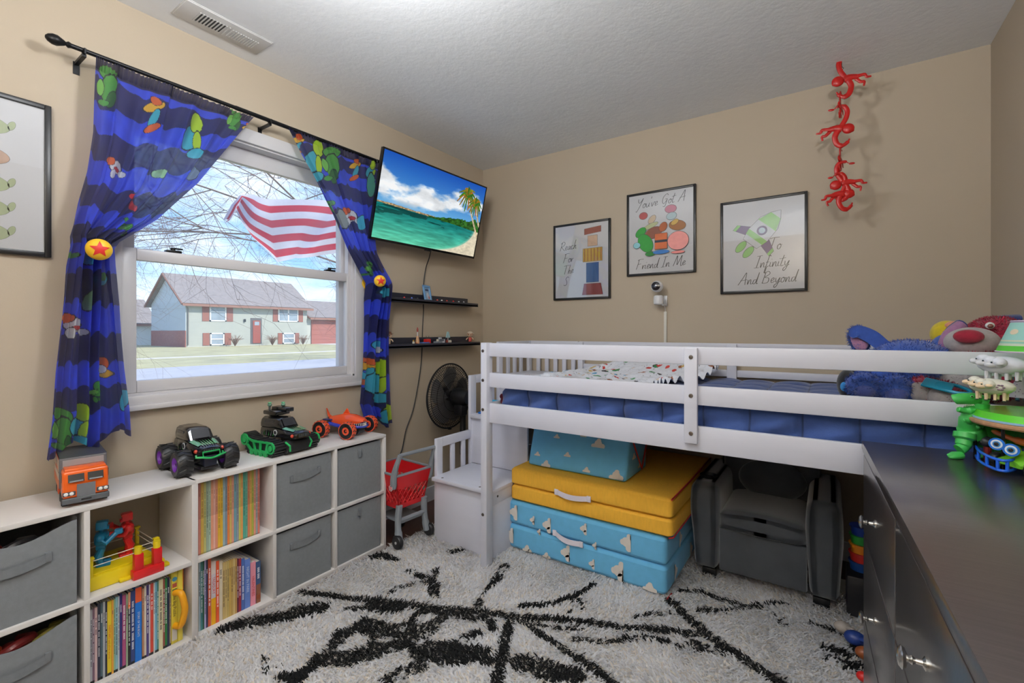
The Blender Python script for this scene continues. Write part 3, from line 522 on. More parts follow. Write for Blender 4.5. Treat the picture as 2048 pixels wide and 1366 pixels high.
# ------------------------------------------------------------------ framed pictures
GL = {  # handwritten letters: advance width, strokes
 'Y': (0.62, [[(0.1, 0.95), (0.12, 0.7), (0.25, 0.55), (0.42, 0.7), (0.58, 1.0)], [(0.58, 1.0), (0.42, 0.45), (0.22, -0.05), (0.08, -0.32), (0.0, -0.25)]]),
 'o': (0.36, [[(0.2, 0.42), (0.06, 0.3), (0.08, 0.04), (0.22, 0.02), (0.3, 0.25), (0.22, 0.42), (0.2, 0.36), (0.38, 0.36)]]),
 'u': (0.4, [[(0.02, 0.4), (0.04, 0.1), (0.14, 0.0), (0.28, 0.2), (0.32, 0.42), (0.3, 0.1), (0.4, 0.04)]]),
 "'": (0.14, [[(0.08, 1.0), (0.04, 0.8)]]),
 'v': (0.34, [[(0.02, 0.4), (0.1, 0.0), (0.28, 0.42), (0.36, 0.36)]]),
 'e': (0.34, [[(0.04, 0.16), (0.24, 0.28), (0.2, 0.44), (0.06, 0.28), (0.1, 0.02), (0.34, 0.14)]]),
 'G': (0.66, [[(0.56, 0.85), (0.42, 1.0), (0.14, 0.75), (0.08, 0.3), (0.25, 0.05), (0.45, 0.3), (0.52, 0.5), (0.3, 0.48)], [(0.52, 0.5), (0.46, 0.0), (0.36, -0.25), (0.2, -0.2)]]),
 't': (0.28, [[(0.18, 0.9), (0.06, 0.2), (0.1, 0.0), (0.26, 0.08)], [(-0.06, 0.6), (0.34, 0.68)]]),
 'A': (0.7, [[(0.0, -0.02), (0.3, 0.6), (0.5, 1.05), (0.52, 0.5), (0.54, 0.0)], [(0.1, 0.36), (0.66, 0.44)]]),
 'F': (0.58, [[(0.16, 1.0), (0.1, 0.5), (0.0, 0.0)], [(0.02, 0.92), (0.3, 1.02), (0.62, 1.02)], [(0.08, 0.5), (0.4, 0.56)]]),
 'r': (0.28, [[(0.04, 0.4), (0.06, 0.0), (0.12, 0.28), (0.28, 0.4)]]),
 'i': (0.2, [[(0.06, 0.4), (0.04, 0.06), (0.18, 0.06)], [(0.1, 0.62), (0.11, 0.66)]]),
 'n': (0.4, [[(0.04, 0.4), (0.04, 0.0), (0.16, 0.36), (0.26, 0.38), (0.28, 0.04), (0.4, 0.06)]]),
 'd': (0.42, [[(0.28, 0.36), (0.1, 0.34), (0.06, 0.06), (0.2, 0.04), (0.32, 0.4), (0.42, 1.0), (0.34, 0.3), (0.34, 0.02), (0.44, 0.06)]]),
 'I': (0.42, [[(0.06, 1.0), (0.46, 1.04)], [(0.28, 1.0), (0.14, 0.0)], [(-0.04, 0.0), (0.34, 0.02)]]),
 'M': (0.84, [[(0.0, 0.0), (0.16, 0.6), (0.26, 1.0), (0.32, 0.5), (0.36, 0.1), (0.58, 0.7), (0.7, 1.0), (0.68, 0.5), (0.72, 0.0), (0.84, 0.06)]]),
 'R': (0.6, [[(0.16, 0.95), (0.0, 0.0)], [(0.0, 0.8), (0.3, 1.02), (0.5, 0.8), (0.3, 0.52), (0.12, 0.46), (0.36, 0.2), (0.58, 0.0)]]),
 'a': (0.38, [[(0.3, 0.4), (0.12, 0.38), (0.05, 0.1), (0.16, 0.02), (0.3, 0.38), (0.28, 0.06), (0.4, 0.08)]]),
 'c': (0.32, [[(0.28, 0.38), (0.14, 0.42), (0.05, 0.15), (0.16, 0.0), (0.34, 0.12)]]),
 'h': (0.4, [[(0.2, 1.0), (0.06, 0.0), (0.16, 0.34), (0.28, 0.36), (0.28, 0.04), (0.4, 0.08)]]),
 'T': (0.6, [[(0.32, 0.95), (0.2, 0.0)], [(0.0, 0.9), (0.3, 0.98), (0.68, 0.98)]]),
 'S': (0.5, [[(0.5, 0.88), (0.34, 1.0), (0.16, 0.75), (0.3, 0.5), (0.36, 0.2), (0.16, 0.0), (0.0, 0.12)]]),
 'B': (0.62, [[(0.16, 0.95), (0.02, 0.0)], [(0.04, 0.86), (0.34, 1.02), (0.48, 0.8), (0.16, 0.52), (0.44, 0.44), (0.44, 0.1), (0.16, 0.0), (0.0, 0.08)]]),
 'y': (0.4, [[(0.04, 0.4), (0.08, 0.08), (0.18, 0.06), (0.34, 0.42), (0.22, -0.2), (0.06, -0.42), (0.02, -0.2), (0.4, 0.1)]]),
 'f': (0.3, [[(0.3, 0.9), (0.2, 1.0), (0.1, 0.4), (0.0, -0.4), (0.06, -0.42), (0.12, 0.0), (0.28, 0.1)], [(0.0, 0.42), (0.26, 0.44)]]),
 ' ': (0.34, [])}
def script_mb(mb, s, size, cx, cy, th=0.011, col=(34, 34, 38), rise=0.0):
    """flat ribbons in local X (right) / Y (up); z = 0"""
    W_ = sum(GL[c][0] for c in s)*size; x = cx-W_/2; x0 = x
    for ch in s:
        adv, strokes = GL[ch]
        for st in strokes:
            p = [(x+(a+b_*0.18)*size, cy+b_*size+(x-x0)*rise) for a, b_ in st]
            if len(p) > 2: p = [(q.x, q.y) for q in crs([(a, b_, 0) for a, b_ in p], 6)]
            vs = []; fs = []
            for i, (a, b_) in enumerate(p):
                u = p[max(0, i-1)]; v_ = p[min(len(p)-1, i+1)]; dx, dy = v_[0]-u[0], v_[1]-u[1]; L = math.hypot(dx, dy) or 1
                wd = th*size*(0.6+0.4*abs(dy)/L)*5; nx, ny = -dy/L*wd/2, dx/L*wd/2
                vs += [(a+nx, b_+ny, 0), (a-nx, b_-ny, 0)]
                if i: fs.append((2*i-2, 2*i-1, 2*i+1, 2*i))
            mb.add(vs, fs, None, col)
        x += adv*size
M_FRAMEB = pm('black_picture_frame', (26, 25, 26), 0.35)
M_PAPER = pm('poster_paper', (226, 226, 230), 0.6, var=0.01)
def ellp(cx, cy, a, b, an=0, n=28):
    ca, sa = math.cos(math.radians(an)), math.sin(math.radians(an)); return [(cx+a*math.cos(2*PI*k/n)*ca-b*math.sin(2*PI*k/n)*sa, cy+a*math.cos(2*PI*k/n)*sa+b*math.sin(2*PI*k/n)*ca) for k in range(n)]
def flat(mb, poly, lay, col): mb.add([(x, y, 0.0003*lay) for x, y in poly], [tuple(range(len(poly)))], None, col)
def out(mb, poly, lay, col, oc=(60, 60, 64), k=1.06, w=0.002):
    cx = sum(p[0] for p in poly)/len(poly); cy = sum(p[1] for p in poly)/len(poly)
    flat(mb, [(cx+(x-cx)*(1+w/0.03)if 0 else x+(x-cx)/max(1e-6, math.hypot(x-cx, y-cy))*w, y+(y-cy)/max(1e-6, math.hypot(x-cx, y-cy))*w) for x, y in poly], lay, oc); flat(mb, poly, lay+1, col)
def framed(lab, M, W_, H_, art, fr=0.014, dp=0.018, reflect=True):
    """M: local X right, Y up, Z out of the wall, origin at picture centre on the wall"""
    t = thing('framed_poster', lab, 'framed picture', tuple(M @ Vector((0, 0, 0)))); T = M
    m = MB()
    m.rbox(-W_/2, -W_/2+fr, -H_/2, H_/2, 0, dp, 0.002, T=T).rbox(W_/2-fr, W_/2, -H_/2, H_/2, 0, dp, 0.002, T=T)
    m.rbox(-W_/2+fr, W_/2-fr, -H_/2, -H_/2+fr, 0, dp, 0.002, T=T).rbox(-W_/2+fr, W_/2-fr, H_/2-fr, H_/2, 0, dp, 0.002, T=T)
    put('frame', m, M_FRAMEB, t)
    pr = MB(); pr.T = T @ TR(0, 0, 0.010); art_ = MB(); art_.T = T @ TR(0, 0, 0.0104)
    pr.box(-W_/2+fr/2, W_/2-fr/2, -H_/2+fr/2, H_/2-fr/2, -0.006, 0, None)
    p = put('print', pr, M_PAPER, t, smooth=0)
    art(art_, W_-2*fr, H_-2*fr); put('artwork', art_, M_VCPAPER, p, smooth=0)
    put('glass', MB().box(-W_/2+fr/2, W_/2-fr/2, -H_/2+fr/2, H_/2-fr/2, 0.0145, 0.0155, T), M_PGLASS, t, smooth=0); return t
def backM(x, z): return basis((x, 0, z), (1, 0, 0), (0, 0, 1), (0, -1, 0))
# generic drawings stand where the photograph's pictures are, in about their sizes and colours
def art1(m, w_, h_):      # plain column of coloured shapes, words at left
    cx = 0.085
    out(m, [(cx-0.06, 0.175), (cx+0.06, 0.185), (cx+0.06, 0.225), (cx-0.06, 0.215)], 1, (146, 62, 50)); out(m, [(cx-0.035, 0.095), (cx+0.035, 0.095), (cx+0.035, 0.165), (cx-0.035, 0.165)], 3, (226, 190, 160)); out(m, [(cx-0.07, 0.08), (cx+0.07, 0.08), (cx+0.07, -0.01), (cx-0.07, -0.01)], 5, (214, 176, 76))
    for k in range(6): flat(m, [(cx-0.06+k*0.024, 0.078), (cx-0.056+k*0.024, 0.078), (cx-0.056+k*0.024, -0.008), (cx-0.06+k*0.024, -0.008)], 7, (160, 70, 60))
    out(m, [(cx-0.045, -0.02), (cx+0.045, -0.02), (cx+0.045, -0.15), (cx-0.045, -0.15)], 8, (64, 104, 160)); out(m, star_poly(0.05), 10, (220, 200, 170)) if 0 else None
    out(m, [(cx-0.06, -0.16), (cx+0.06, -0.16), (cx+0.075, -0.235), (cx-0.075, -0.235)], 10, (146, 66, 60))
    for s_, x, y in (('Reach', -0.10, 0.08), ('For', -0.10, -0.005), ('The', -0.10, -0.085), ('S', -0.12, -0.165)): script_mb(m, s_, 0.062, x, y, rise=0.08)
def art2(m, w_, h_):      # plain coloured balls, blocks and leaves, words above and below
    script_mb(m, "You've Got A", 0.062, 0.0, 0.165, rise=0.03); script_mb(m, 'Friend In Me', 0.062, 0.0, -0.222, rise=0.02)
    for k, (x, y, a, b_, an, c) in enumerate(((-0.105, 0.115, 0.026, 0.022, 0, (186, 50, 48)), (-0.05, 0.085, 0.03, 0.018, 50, (222, 200, 170)), (-0.06, 0.045, 0.05, 0.014, 20, (206, 214, 160)), (0.065, 0.135, 0.034, 0.024, 0, (206, 110, 140)), (0.07, 0.09, 0.03, 0.022, 10, (190, 214, 220)),
        (-0.04, 0.0, 0.055, 0.034, 20, (150, 76, 44)), (0.105, 0.03, 0.05, 0.03, -10, (176, 116, 60)), (0.09, 0.05, 0.024, 0.014, 30, (226, 186, 90)), (0.02, 0.03, 0.03, 0.022, 60, (170, 96, 60)), (-0.12, 0.01, 0.038, 0.024, 40, (52, 150, 60)), (-0.09, -0.06, 0.042, 0.062, 30, (52, 150, 60)), (-0.06, -0.13, 0.03, 0.014, 0, (40, 120, 50)), (-0.145, -0.07, 0.022, 0.018, 0, (150, 206, 214)),
        (0.11, -0.065, 0.062, 0.056, 0, (238, 158, 152)))): out(m, ellp(x, y, a, b_, an), 1+2*k, c)
    out(m, [(-0.03, -0.01), (0.045, -0.01), (0.045, -0.105), (-0.03, -0.105)], 31, (206, 110, 66)); flat(m, [(-0.03, -0.05), (0.045, -0.05), (0.045, -0.065), (-0.03, -0.065)], 33, (48, 54, 66)); out(m, ellp(0.008, -0.125, 0.05, 0.012), 34, (60, 120, 190)); out(m, ellp(0.11, -0.135, 0.04, 0.008), 36, (230, 140, 134))
def art3(m, w_, h_):      # plain flying rocket, white hull, green bands, purple fins
    M0 = m.T; m.T = M0 @ TR(0.0, 0.08, 0) @ Matrix.Rotation(math.radians(-42), 4, 'Z')
    for sg in (-1, 1): out(m, [(sg*0.03, 0.0), (sg*0.12, -0.05), (sg*0.12, -0.085), (sg*0.03, -0.06)], 1, (110, 80, 130)); flat(m, [(sg*0.105, -0.042), (sg*0.12, -0.05), (sg*0.12, -0.085), (sg*0.105, -0.081)], 4, (140, 206, 110))
    out(m, [(-0.045, -0.09), (0.045, -0.09), (0.06, -0.03), (0.055, 0.05), (0.03, 0.10), (0.0, 0.135), (-0.03, 0.10), (-0.055, 0.05), (-0.06, -0.03)], 5, (222, 226, 232))
    flat(m, [(-0.057, 0.035), (0.057, 0.035), (0.03, 0.10), (-0.03, 0.10)], 8, (148, 212, 112)); flat(m, [(-0.06, -0.03), (0.06, -0.03), (0.053, -0.06), (-0.053, -0.06)], 8, (148, 212, 112)); out(m, ellp(0, 0.0, 0.024, 0.024), 9, (110, 80, 130)); flat(m, ellp(0, 0.0, 0.016, 0.016), 12, (190, 214, 226))
    out(m, ellp(-0.025, -0.13, 0.018, 0.036), 3, (150, 212, 120)); out(m, ellp(0.025, -0.13, 0.018, 0.036), 3, (150, 212, 120)); m.T = M0
    script_mb(m, 'To', 0.066, 0.06, -0.03); script_mb(m, 'Infinity', 0.064, 0.045, -0.125, rise=0.02); script_mb(m, 'And Beyond', 0.064, 0.02, -0.215, rise=0.02)
framed('small black framed poster of stacked coloured shapes, leftmost on the back wall', backM(0.863, 1.647), 0.428, 0.53, art1)
framed('black framed poster of many coloured shapes, hung above the baby camera', backM(1.402, 1.779), 0.425, 0.526, art2)
framed('black framed poster of a green and white rocket, nearest the red monkeys', backM(1.962, 1.64), 0.425, 0.525, art3)
def art4(m, w_, h_):      # column of plain ovals in pale green, one brown and tan
    for k, y in enumerate((0.155, 0.055, -0.035, -0.115, -0.195)):
        x = 0.03
        if k == 1: out(m, ellp(x, y, 0.088, 0.034, -3), 1, (206, 172, 150), w=0.001); out(m, ellp(x-0.01, y+0.008, 0.05, 0.014, -6), 3, (134, 100, 84), w=0.001)
        else:
            out(m, ellp(x, y, 0.088, 0.034, -3), 1, (186, 198, 158), (130, 140, 120), w=0.001); out(m, ellp(x+0.092, y+0.008, 0.008, 0.016, -20), 1, (186, 198, 158), (130, 140, 120), w=0.001); out(m, ellp(x, y+0.045, 0.004, 0.012), 1, (176, 190, 150), (130, 140, 120), w=0.001)
FLC = (-2.70, 1.686)
framed('black framed print of pale green ovals on the window wall left of the curtain', basis((0, -2.69, 1.687), (0, 1, 0), (0, 0, 1), (1, 0, 0)), 0.435, 0.53, art4, fr=0.017)
# ------------------------------------------------------------------ baby camera and its cable channel
M_CAMW = pm('camera_white_plastic', (226, 226, 228), 0.3)
t = thing('security_camera', 'small white baby camera mounted on the back wall below the middle poster', 'camera', (1.41, 0, 1.33))
pB = ony(1317, 600, -0.075); pH = ony(1314, 573, -0.085)
put('body', MB().lathe([(0.022, -0.028), (0.028, -0.024), (0.030, 0.0), (0.028, 0.022), (0.02, 0.028)], 28, TR(*pB)), M_CAMW, t)
put('wall_bracket', MB().rbox(pB.x+0.012, pB.x+0.034, -0.012, 0, pB.z-0.035, pB.z+0.03, 0.003).rbox(pB.x+0.018, pB.x+0.03, -0.075, -0.008, pB.z-0.034, pB.z-0.024, 0.003), M_CAMW, t)
hd = put('head', MB().ell(pH, (0.036, 0.034, 0.035), n=28, m=18), M_CAMW, t)
dh = (CAM-pH).normalized(); dh = (dh+Vector((-0.25, 0, 0.1))).normalized(); M = basis(pH, Vector((0, 0, 1)).cross(dh).normalized(), dh.cross(Vector((0, 0, 1)).cross(dh).normalized()), dh)
put('lens_face', MB().lathe([(0.0, 0.026), (0.026, 0.026), (0.026, 0.030), (0.012, 0.0345), (0.0, 0.036)], 28, M), pm('lens_black', (34, 30, 32), 0.12), hd)
put('lens', MB().lathe([(0.0, 0.034), (0.010, 0.034), (0.008, 0.038), (0.0, 0.04)], 20, M), pm('lens_ring', (150, 150, 156), 0.1, 0.6), hd)
tag(put('cable_channel', MB().rbox(1.425, 1.442, -0.012, 0, 1.085, 1.285, 0.002), pm('ivory_plastic', (214, 210, 200), 0.5)), 'thin ivory cable channel running down the wall below the baby camera', 'cable cover')
put('cable', MB().tube([(1.435, -0.03, pB.z-0.03), (1.434, -0.012, 1.30), (1.433, -0.006, 1.28)], 0.002, 6), M_CAMW, bpy.data.objects['security_camera'])
# ------------------------------------------------------------------ chain of red monkeys
M_MONK = pm('red_monkey_plastic', (186, 24, 20), 0.35, var=0.05)
hook = Vector((2.316, -0.203, 2.44))
tag(put('ceiling_hook', MB().tube([hook, hook-Vector((0, 0, 0.02)), hook+Vector((0.008, 0, -0.03)), hook+Vector((0.0, 0, -0.04)), hook+Vector((-0.007, 0, -0.03))], 0.0015, 6), M_BLKMETAL), 'tiny dark hook in the ceiling holding the red monkeys', 'hook')
def monkey(px, py, sc, flip, turn, lab, tilt=0):
    """flat-bodied toy monkey, S-curved arms; px,py: body centre"""
    c = ony(px, py, -0.21+0.0)
    M = TR(*c) @ rotm('Z', 34.4*0+turn) @ rotm('Y', tilt) @ Matrix.Diagonal((sc*flip, sc*0.55, sc, 1))
    m = MB(); m.T = M; t_ = 0.0075
    m.tube(crs([(0.032, 0, 0.118), (0.016, 0, 0.128), (-0.008, 0, 0.124), (-0.022, 0, 0.098), (-0.017, 0, 0.062), (0.0, 0, 0.03), (0.014, 0, 0.01)], 5), [0.0025]*4+[0.008]*6+[0.0115]*20+[0.0125]*1, 10)
    m.ell((0.046, 0, 0.115), (0.014, 0.005, 0.006), rotm('Y', 25) if 0 else None, n=10, m=8)
    m.tube(crs([(0.014, 0, 0.01), (0.030, 0, -0.025), (0.022, 0, -0.062), (0.0, 0, -0.075), (-0.022, 0, -0.062), (-0.032, 0, -0.045)], 5), [0.0135]*6+[0.0125]*10+[0.009]*6+[0.004]*4, 10)
    m.ell((-0.026, 0, 0.008), (0.027, 0.020, 0.026), n=18, m=12); m.ell((-0.04, 0, -0.003), (0.012, 0.011, 0.010), n=12, m=8)
    m.tube(crs([(0.0, 0, 0.012), (0.03, 0, 0.018), (0.062, 0, 0.014)], 4), [0.017, 0.018, 0.018, 0.017, 0.015, 0.014, 0.013, 0.012, 0.011], 12)
    for sy, pts_ in ((-0.006, [(0.055, 0, 0.016), (0.085, 0, 0.018), (0.093, 0, 0.004), (0.112, 0, 0.003)]), (0.006, [(0.05, 0, 0.008), (0.07, 0, -0.012), (0.085, 0, -0.014), (0.083, 0, -0.036)])):
        m.tube(crs([(a, sy, b_) for a, _, b_ in pts_], 4), [0.009, 0.009, 0.008, 0.008, 0.008, 0.007, 0.007, 0.007, 0.006, 0.006, 0.005, 0.005, 0.004], 8)
    tag(put('toy_monkey', m, M_MONK), lab, 'toy monkey', 'red monkeys chained from the ceiling')
monkey(1688, 164, 0.93, 1, 10, 'topmost red plastic monkey, hooked to the ceiling')
monkey(1680, 215, 0.62, 1, 80, 'thin side-on red monkey, second from the ceiling', 14)
monkey(1684, 262, 0.93, -1, 10, 'red plastic monkey with legs pointing left, third from the ceiling')
monkey(1680, 322, 0.62, 1, 80, 'thin side-on red monkey, fourth from the ceiling', 14)
monkey(1683, 372, 0.88, 1, 10, 'red plastic monkey fifth from the ceiling with legs pointing right')
monkey(1688, 392, 0.86, -1, 20, 'lowest red plastic monkey curled below all the others', -10)
# ------------------------------------------------------------------ cube shelf units under the window
SROT = 1.14; 
def unit(name, lab, fy, ncol, fx):
    """origin at the front corner nearest the television end; local -Y runs along the wall to the left, -X into the wall"""
    t = thing('cube_shelf', lab, 'shelf unit', (fx, fy, 0), SROT)
    L = 0.015+ncol*0.302*0.998; D = 0.288; H = 0.61; th = 0.015
    put('top_panel', MB().rbox(-D, 0, -L, 0, H-th, H, 0.001), M_SHELF, t, False)
    put('bottom_panel', MB().rbox(-D, 0, -L, 0, 0.0, th+0.008, 0.001), M_SHELF, t, False)
    put('side_panel', MB().rbox(-D, 0, -L, -L+th, th, H-th, 0.001), M_SHELF, t, False)
    put('side_panel', MB().rbox(-D, 0, -th, 0, th, H-th, 0.001), M_SHELF, t, False)
    st = (L-th)/ncol
    put('middle_shelf', MB().rbox(-D, 0, -L+th, -th, 0.305-th/2, 0.305+th/2, 0.001), M_SHELF, t, False)
    for k in range(1, ncol): put('divider', MB().rbox(-D, -0.0008, -th-k*st, -k*st, th, H-th, 0.001), M_SHELF, t, False)
    cells = {}
    for c in range(ncol):
        for r in range(2):
            cells[(c, r)] = (-st*(c+1), -st*c-th, 0.3125 if r else th+0.008, H-th if r else 0.2975)
    return t, PW[t.name], cells
UA, UAM, UAC = unit('a', 'white cube shelf unit nearest the television, with fabric bins and thin books', -1.231, 3, 0.303)
UB, UBM, UBC = unit('b', 'white cube shelf unit at the left edge, with a boxing toy, books and sagging bins', -2.141, 3, 0.3212)
def bin_(M, cell, lab, sag, handle, grp, dull=0):
    y0, y1, z0, z1 = cell; y0 += 0.006; y1 -= 0.014; x1 = -0.012; x0 = -0.275; z1 -= 0.012
    t = thing('fabric_bin', lab, 'storage bin', tuple(M @ Vector(((x0+x1)/2, (y0+y1)/2, z0))), SROT, grp)
    m = MB(); m.T = M; N = 24
    def wall(a, b_, ax, sg):
        o = []; i_ = []
        for i in range(N+1):
            u = i/N; r1 = []; 
            for j in range(13):
                v_ = j/12; puff = 0.006*math.sin(PI*u)*math.sin(PI*v_)
                topz = z1-sag*(math.sin(PI*u)**1.5)*(1.0 if ax == 'f' else 0.4)-sag*0.25*u*(ax == 'f')
                z = z0+(topz-z0)*v_
                if ax == 'f': r1.append((a+sg*puff-sag*0.12*math.sin(PI*u)*v_, y0+(y1-y0)*u, z))
                else: r1.append((x0+(x1-x0)*u, a+sg*puff, z))
            o.append(r1)
        m.grid(o); m.grid([[(p[0]-(0.004*sg if ax == 'f' else 0), p[1]-(0.004*sg if ax != 'f' else 0), p[2]) for p in r] for r in o])
        top = [r[-1] for r in o]; m.grid([[p, (p[0]-(0.004*sg if ax == 'f' else 0), p[1]-(0.004*sg if ax != 'f' else 0), p[2])] for p in top])
    wall(x1, 0, 'f', 1); wall(x0, 0, 'f', -1); wall(y0, 0, 's', -1); wall(y1, 0, 's', 1)
    m.box(x0, x1, y0, y1, z0, z0+0.004)
    put('bin_body', m, M_GREYFAB, t)
    h = MB(); h.T = M; yc = (y0+y1)/2; hz = z1-0.075-sag*0.9
    if handle == 'strap':
        h.rbox(x1+0.001, x1+0.009, yc-0.075, yc-0.06, hz-0.013, hz+0.016, 0.002).rbox(x1+0.001, x1+0.009, yc+0.06, yc+0.075, hz-0.003, hz+0.026, 0.002)
        rows_ = []
        for k in range(13):
            u = k/12; bow = 0.009*math.sin(PI*u); rows_.append([(x1+0.008+bow*0.6, yc-0.07+0.14*u, hz-0.012-bow*0.7+0.01*u), (x1+0.006+bow*0.8, yc-0.07+0.14*u, hz+0.014-bow*0.7+0.01*u)])
        h.grid(rows_); h.grid([[(p[0]-0.003, p[1], p[2]) for p in r] for r in rows_])
    else: h.rbox(x1+0.004, x1+0.008, yc-0.014, yc+0.006, z1-0.06, z1-0.018, 0.002).rbox(x1+0.006, x1+0.016, yc-0.012, yc-0.002, z1-0.058, z1-0.022, 0.002)
    put('pull_handle', h, pm('grey_bin_handle', (110, 114, 118), 0.95, var=0.08, vs=80, bump=0.3, bs=500, bdist=0.001), t); return t
g = 'grey fabric bins in the cube shelves'
bin_(UAM, UAC[(1, 1)], 'grey fabric bin with strap handle, upper row under the green and black tracked toy', 0.0, 'strap', g)
bin_(UAM, UAC[(1, 0)], 'grey fabric bin with strap handle, lower row between books and the end bin', 0.0, 'strap', g)
bin_(UAM, UAC[(0, 1)], 'grey fabric bin with small tab, upper row at the cart end', 0.0, 'tab', g)
bin_(UAM, UAC[(0, 0)], 'grey fabric bin with small tab, lower row at the cart end', 0.0, 'tab', g)
bin_(UBM, UBC[(1, 1)], 'sagging grey fabric bin on the upper left behind the orange truck', 0.04, 'strap', g)
bin_(UBM, UBC[(1, 0)], 'sagging grey fabric bin on the lower left holding orange toys', 0.045, 'strap', g)
for k, (cell, cl) in enumerate(((UBC[(1, 1)], [(150, 40, 30), (40, 40, 44), (60, 60, 70)]), (UBC[(1, 0)], [(214, 92, 40), (120, 40, 40), (140, 132, 60)]))):
    for q, c in enumerate(cl):
        y = cell[0]+0.07+q*0.075; m = MB(); m.T = UBM; m.tube(crs([(-0.06, y-0.03, cell[3]-0.085), (-0.05, y, cell[3]-0.065), (-0.08, y+0.04, cell[3]-0.07), (-0.12, y+0.02, cell[3]-0.08)], 5), 0.014, 10, col=c); m.ell((-0.1, y, cell[3]-0.11), (0.05, 0.035, 0.035), None, c)
        tag(put('toy_piece', m, M_VC), (f'{["dark red", "black", "charcoal", "orange", "maroon", "olive"][k*3+q]} toy piece inside the {["upper", "lower"][k]} sagging bin'), 'toy')
# ------------------------------------------------------------------ books
def book(M, y, th, h, d, col, zb, lean=0.0, marks=None, tcol=None, x1=-0.03, nm='book', word=None):
    """spine faces +X, thickness along Y"""
    m = MB(); m.T = M @ TR(x1, y, zb) @ rotm('X', lean)
    m.box(-d, 0, 0, th, 0, h, None, col)
    m.box(-d+0.003, -0.004, max(0.0006, th*0.15), th-max(0.0006, th*0.15), h-0.001, h+0.0006, None, (214, 208, 196))
    e_ = 0.0004; rr = random.Random(int(y*1e5)+int(zb*100))
    if marks:
        for (a, b_, c) in marks: m.box(0, e_, th*0.02, th*0.98, h*a, h*b_, None, c)
    if tcol is not None and not word:
        z = h*0.86; yy = th/2
        while z > h*0.28:
            L = rr.uniform(0.006, 0.03)
            k = z
            while k > z-L: m.box(0, e_*2, yy-th*0.22, yy+th*0.22, k-0.0028, k-0.0008, None, tcol); k -= 0.0044
            z -= L+0.006
            if rr.random() < 0.15: break
    if word: text_mb(m, word[0], word[1], basis((e_*2, th/2, h*word[2]), (0, 0, -1), (0, 1, 0), (1, 0, 0)), tcol)
    o = put(nm, m, M_VCPAPER, smooth=0); return o
ORD = ['first', 'second', 'third', 'fourth', 'fifth', 'sixth', 'seventh', 'eighth', 'ninth', 'tenth', 'eleventh', 'twelfth', 'thirteenth', 'fourteenth', 'fifteenth', 'sixteenth', 'seventeenth', 'eighteenth', 'nineteenth', 'twentieth', 'twenty-first', 'twenty-second', 'twenty-third', 'twenty-fourth', 'twenty-fifth', 'twenty-sixth', 'twenty-seventh', 'twenty-eighth', 'twenty-ninth', 'thirtieth', 'thirty-first', 'thirty-second', 'thirty-third', 'thirty-fourth']
# upper row of slim pastel storybooks (left to right in the photograph = increasing y)
y0, y1, z0, z1 = UAC[(2, 1)]
up = [('dusty pink', (196, 142, 128)), ('salmon', (206, 134, 118)), ('mustard', (206, 168, 78)), ('pale olive', (190, 186, 116)), ('grey green', (150, 168, 148)), ('pale mint', (166, 190, 170)), ('peach', (218, 150, 120)), ('pale pink', (222, 170, 156)), ('orange pink', (212, 140, 112)), ('golden yellow', (222, 176, 52)), ('deep yellow', (214, 170, 46)),
      ('pale blue', (146, 172, 180)), ('slate blue', (128, 140, 152)), ('bright orange', (224, 124, 60)), ('sand yellow', (206, 176, 96)), ('light coral', (218, 150, 128)), ('teal blue', (110, 154, 168)), ('grey blue', (142, 150, 164)), ('lime yellow', (196, 190, 96)), ('warm orange', (220, 156, 86)), ('teal green', (76, 158, 138)), ('sea green', (108, 168, 146)), ('rust', (204, 122, 84)),
      ('ochre', (208, 160, 80)), ('moss green', (164, 170, 70)), ('light salmon', (216, 146, 124)), ('cool grey', (156, 160, 162)), ('soft red', (206, 120, 104))]
y = y0+0.003; n = len(up); tw = 0.252/n
for k, (nm_, c) in enumerate(up):
    th_ = tw*(1.15 if k in (0, 2, 9, 16, 20) else 0.92); mk = [(0.5, 1.0, tuple(int(q*0.88) for q in c)), (0.0, 0.02, tuple(int(q*0.8) for q in c))]
    tag(book(UAM, y, th_*0.94, 0.272, 0.17, c, z0, 0, mk, tuple(int(q*0.55) for q in c), nm='storybook'), f'slim {nm_} storybook, {ORD[k]} from the left on the upper book shelf', 'book', 'slim storybooks on the upper book shelf'); y += th_
# lower row
y0, y1, z0, z1 = UAC[(2, 0)]
lo_ = [('mustard', (206, 160, 60), 0.0075, .262, 0.4), ('pale blue', (170, 190, 200), .006, .262, .4), ('teal', (70, 130, 130), .006, .262, 0), ('dark green', (40, 84, 60), .004, .262, 0), ('lilac', (190, 180, 220), .005, .262, 0), ('navy', (36, 44, 80), .005, .262, 0), ('rust orange', (196, 84, 52), .009, .262, 0), ('red and yellow', (232, 216, 210), .014, .245, 1), ('orange red', (222, 86, 44), .009, .24, 0), ('cream', (226, 214, 190), .010, .235, 0),
       ('wheat', (206, 178, 116), .007, .225, 0), ('pale gold', (210, 184, 120), .006, .225, 0), ('straw', (200, 176, 108), .006, .225, 0), ('gold', (206, 170, 90), .006, .225, 0), ('tan gold', (198, 162, 92), .006, .225, 0), ('light gold', (214, 188, 130), .006, .225, 0), ('brown gold', (190, 150, 86), .006, .222, 0), ('dark crimson', (96, 34, 52), .005, .218, 0), ('crimson', (150, 44, 60), .008, .215, 0), ('royal blue', (74, 104, 170), .011, .21, 0),
       ('sky blue', (96, 128, 200), .018, .20, 2), ('pink', (232, 150, 166), .018, .178, 3), ('blue and brown', (58, 82, 124), .016, .172, 4)]
y = y0+0.004; bs_ = 0.246/sum(q[2] for q in lo_)
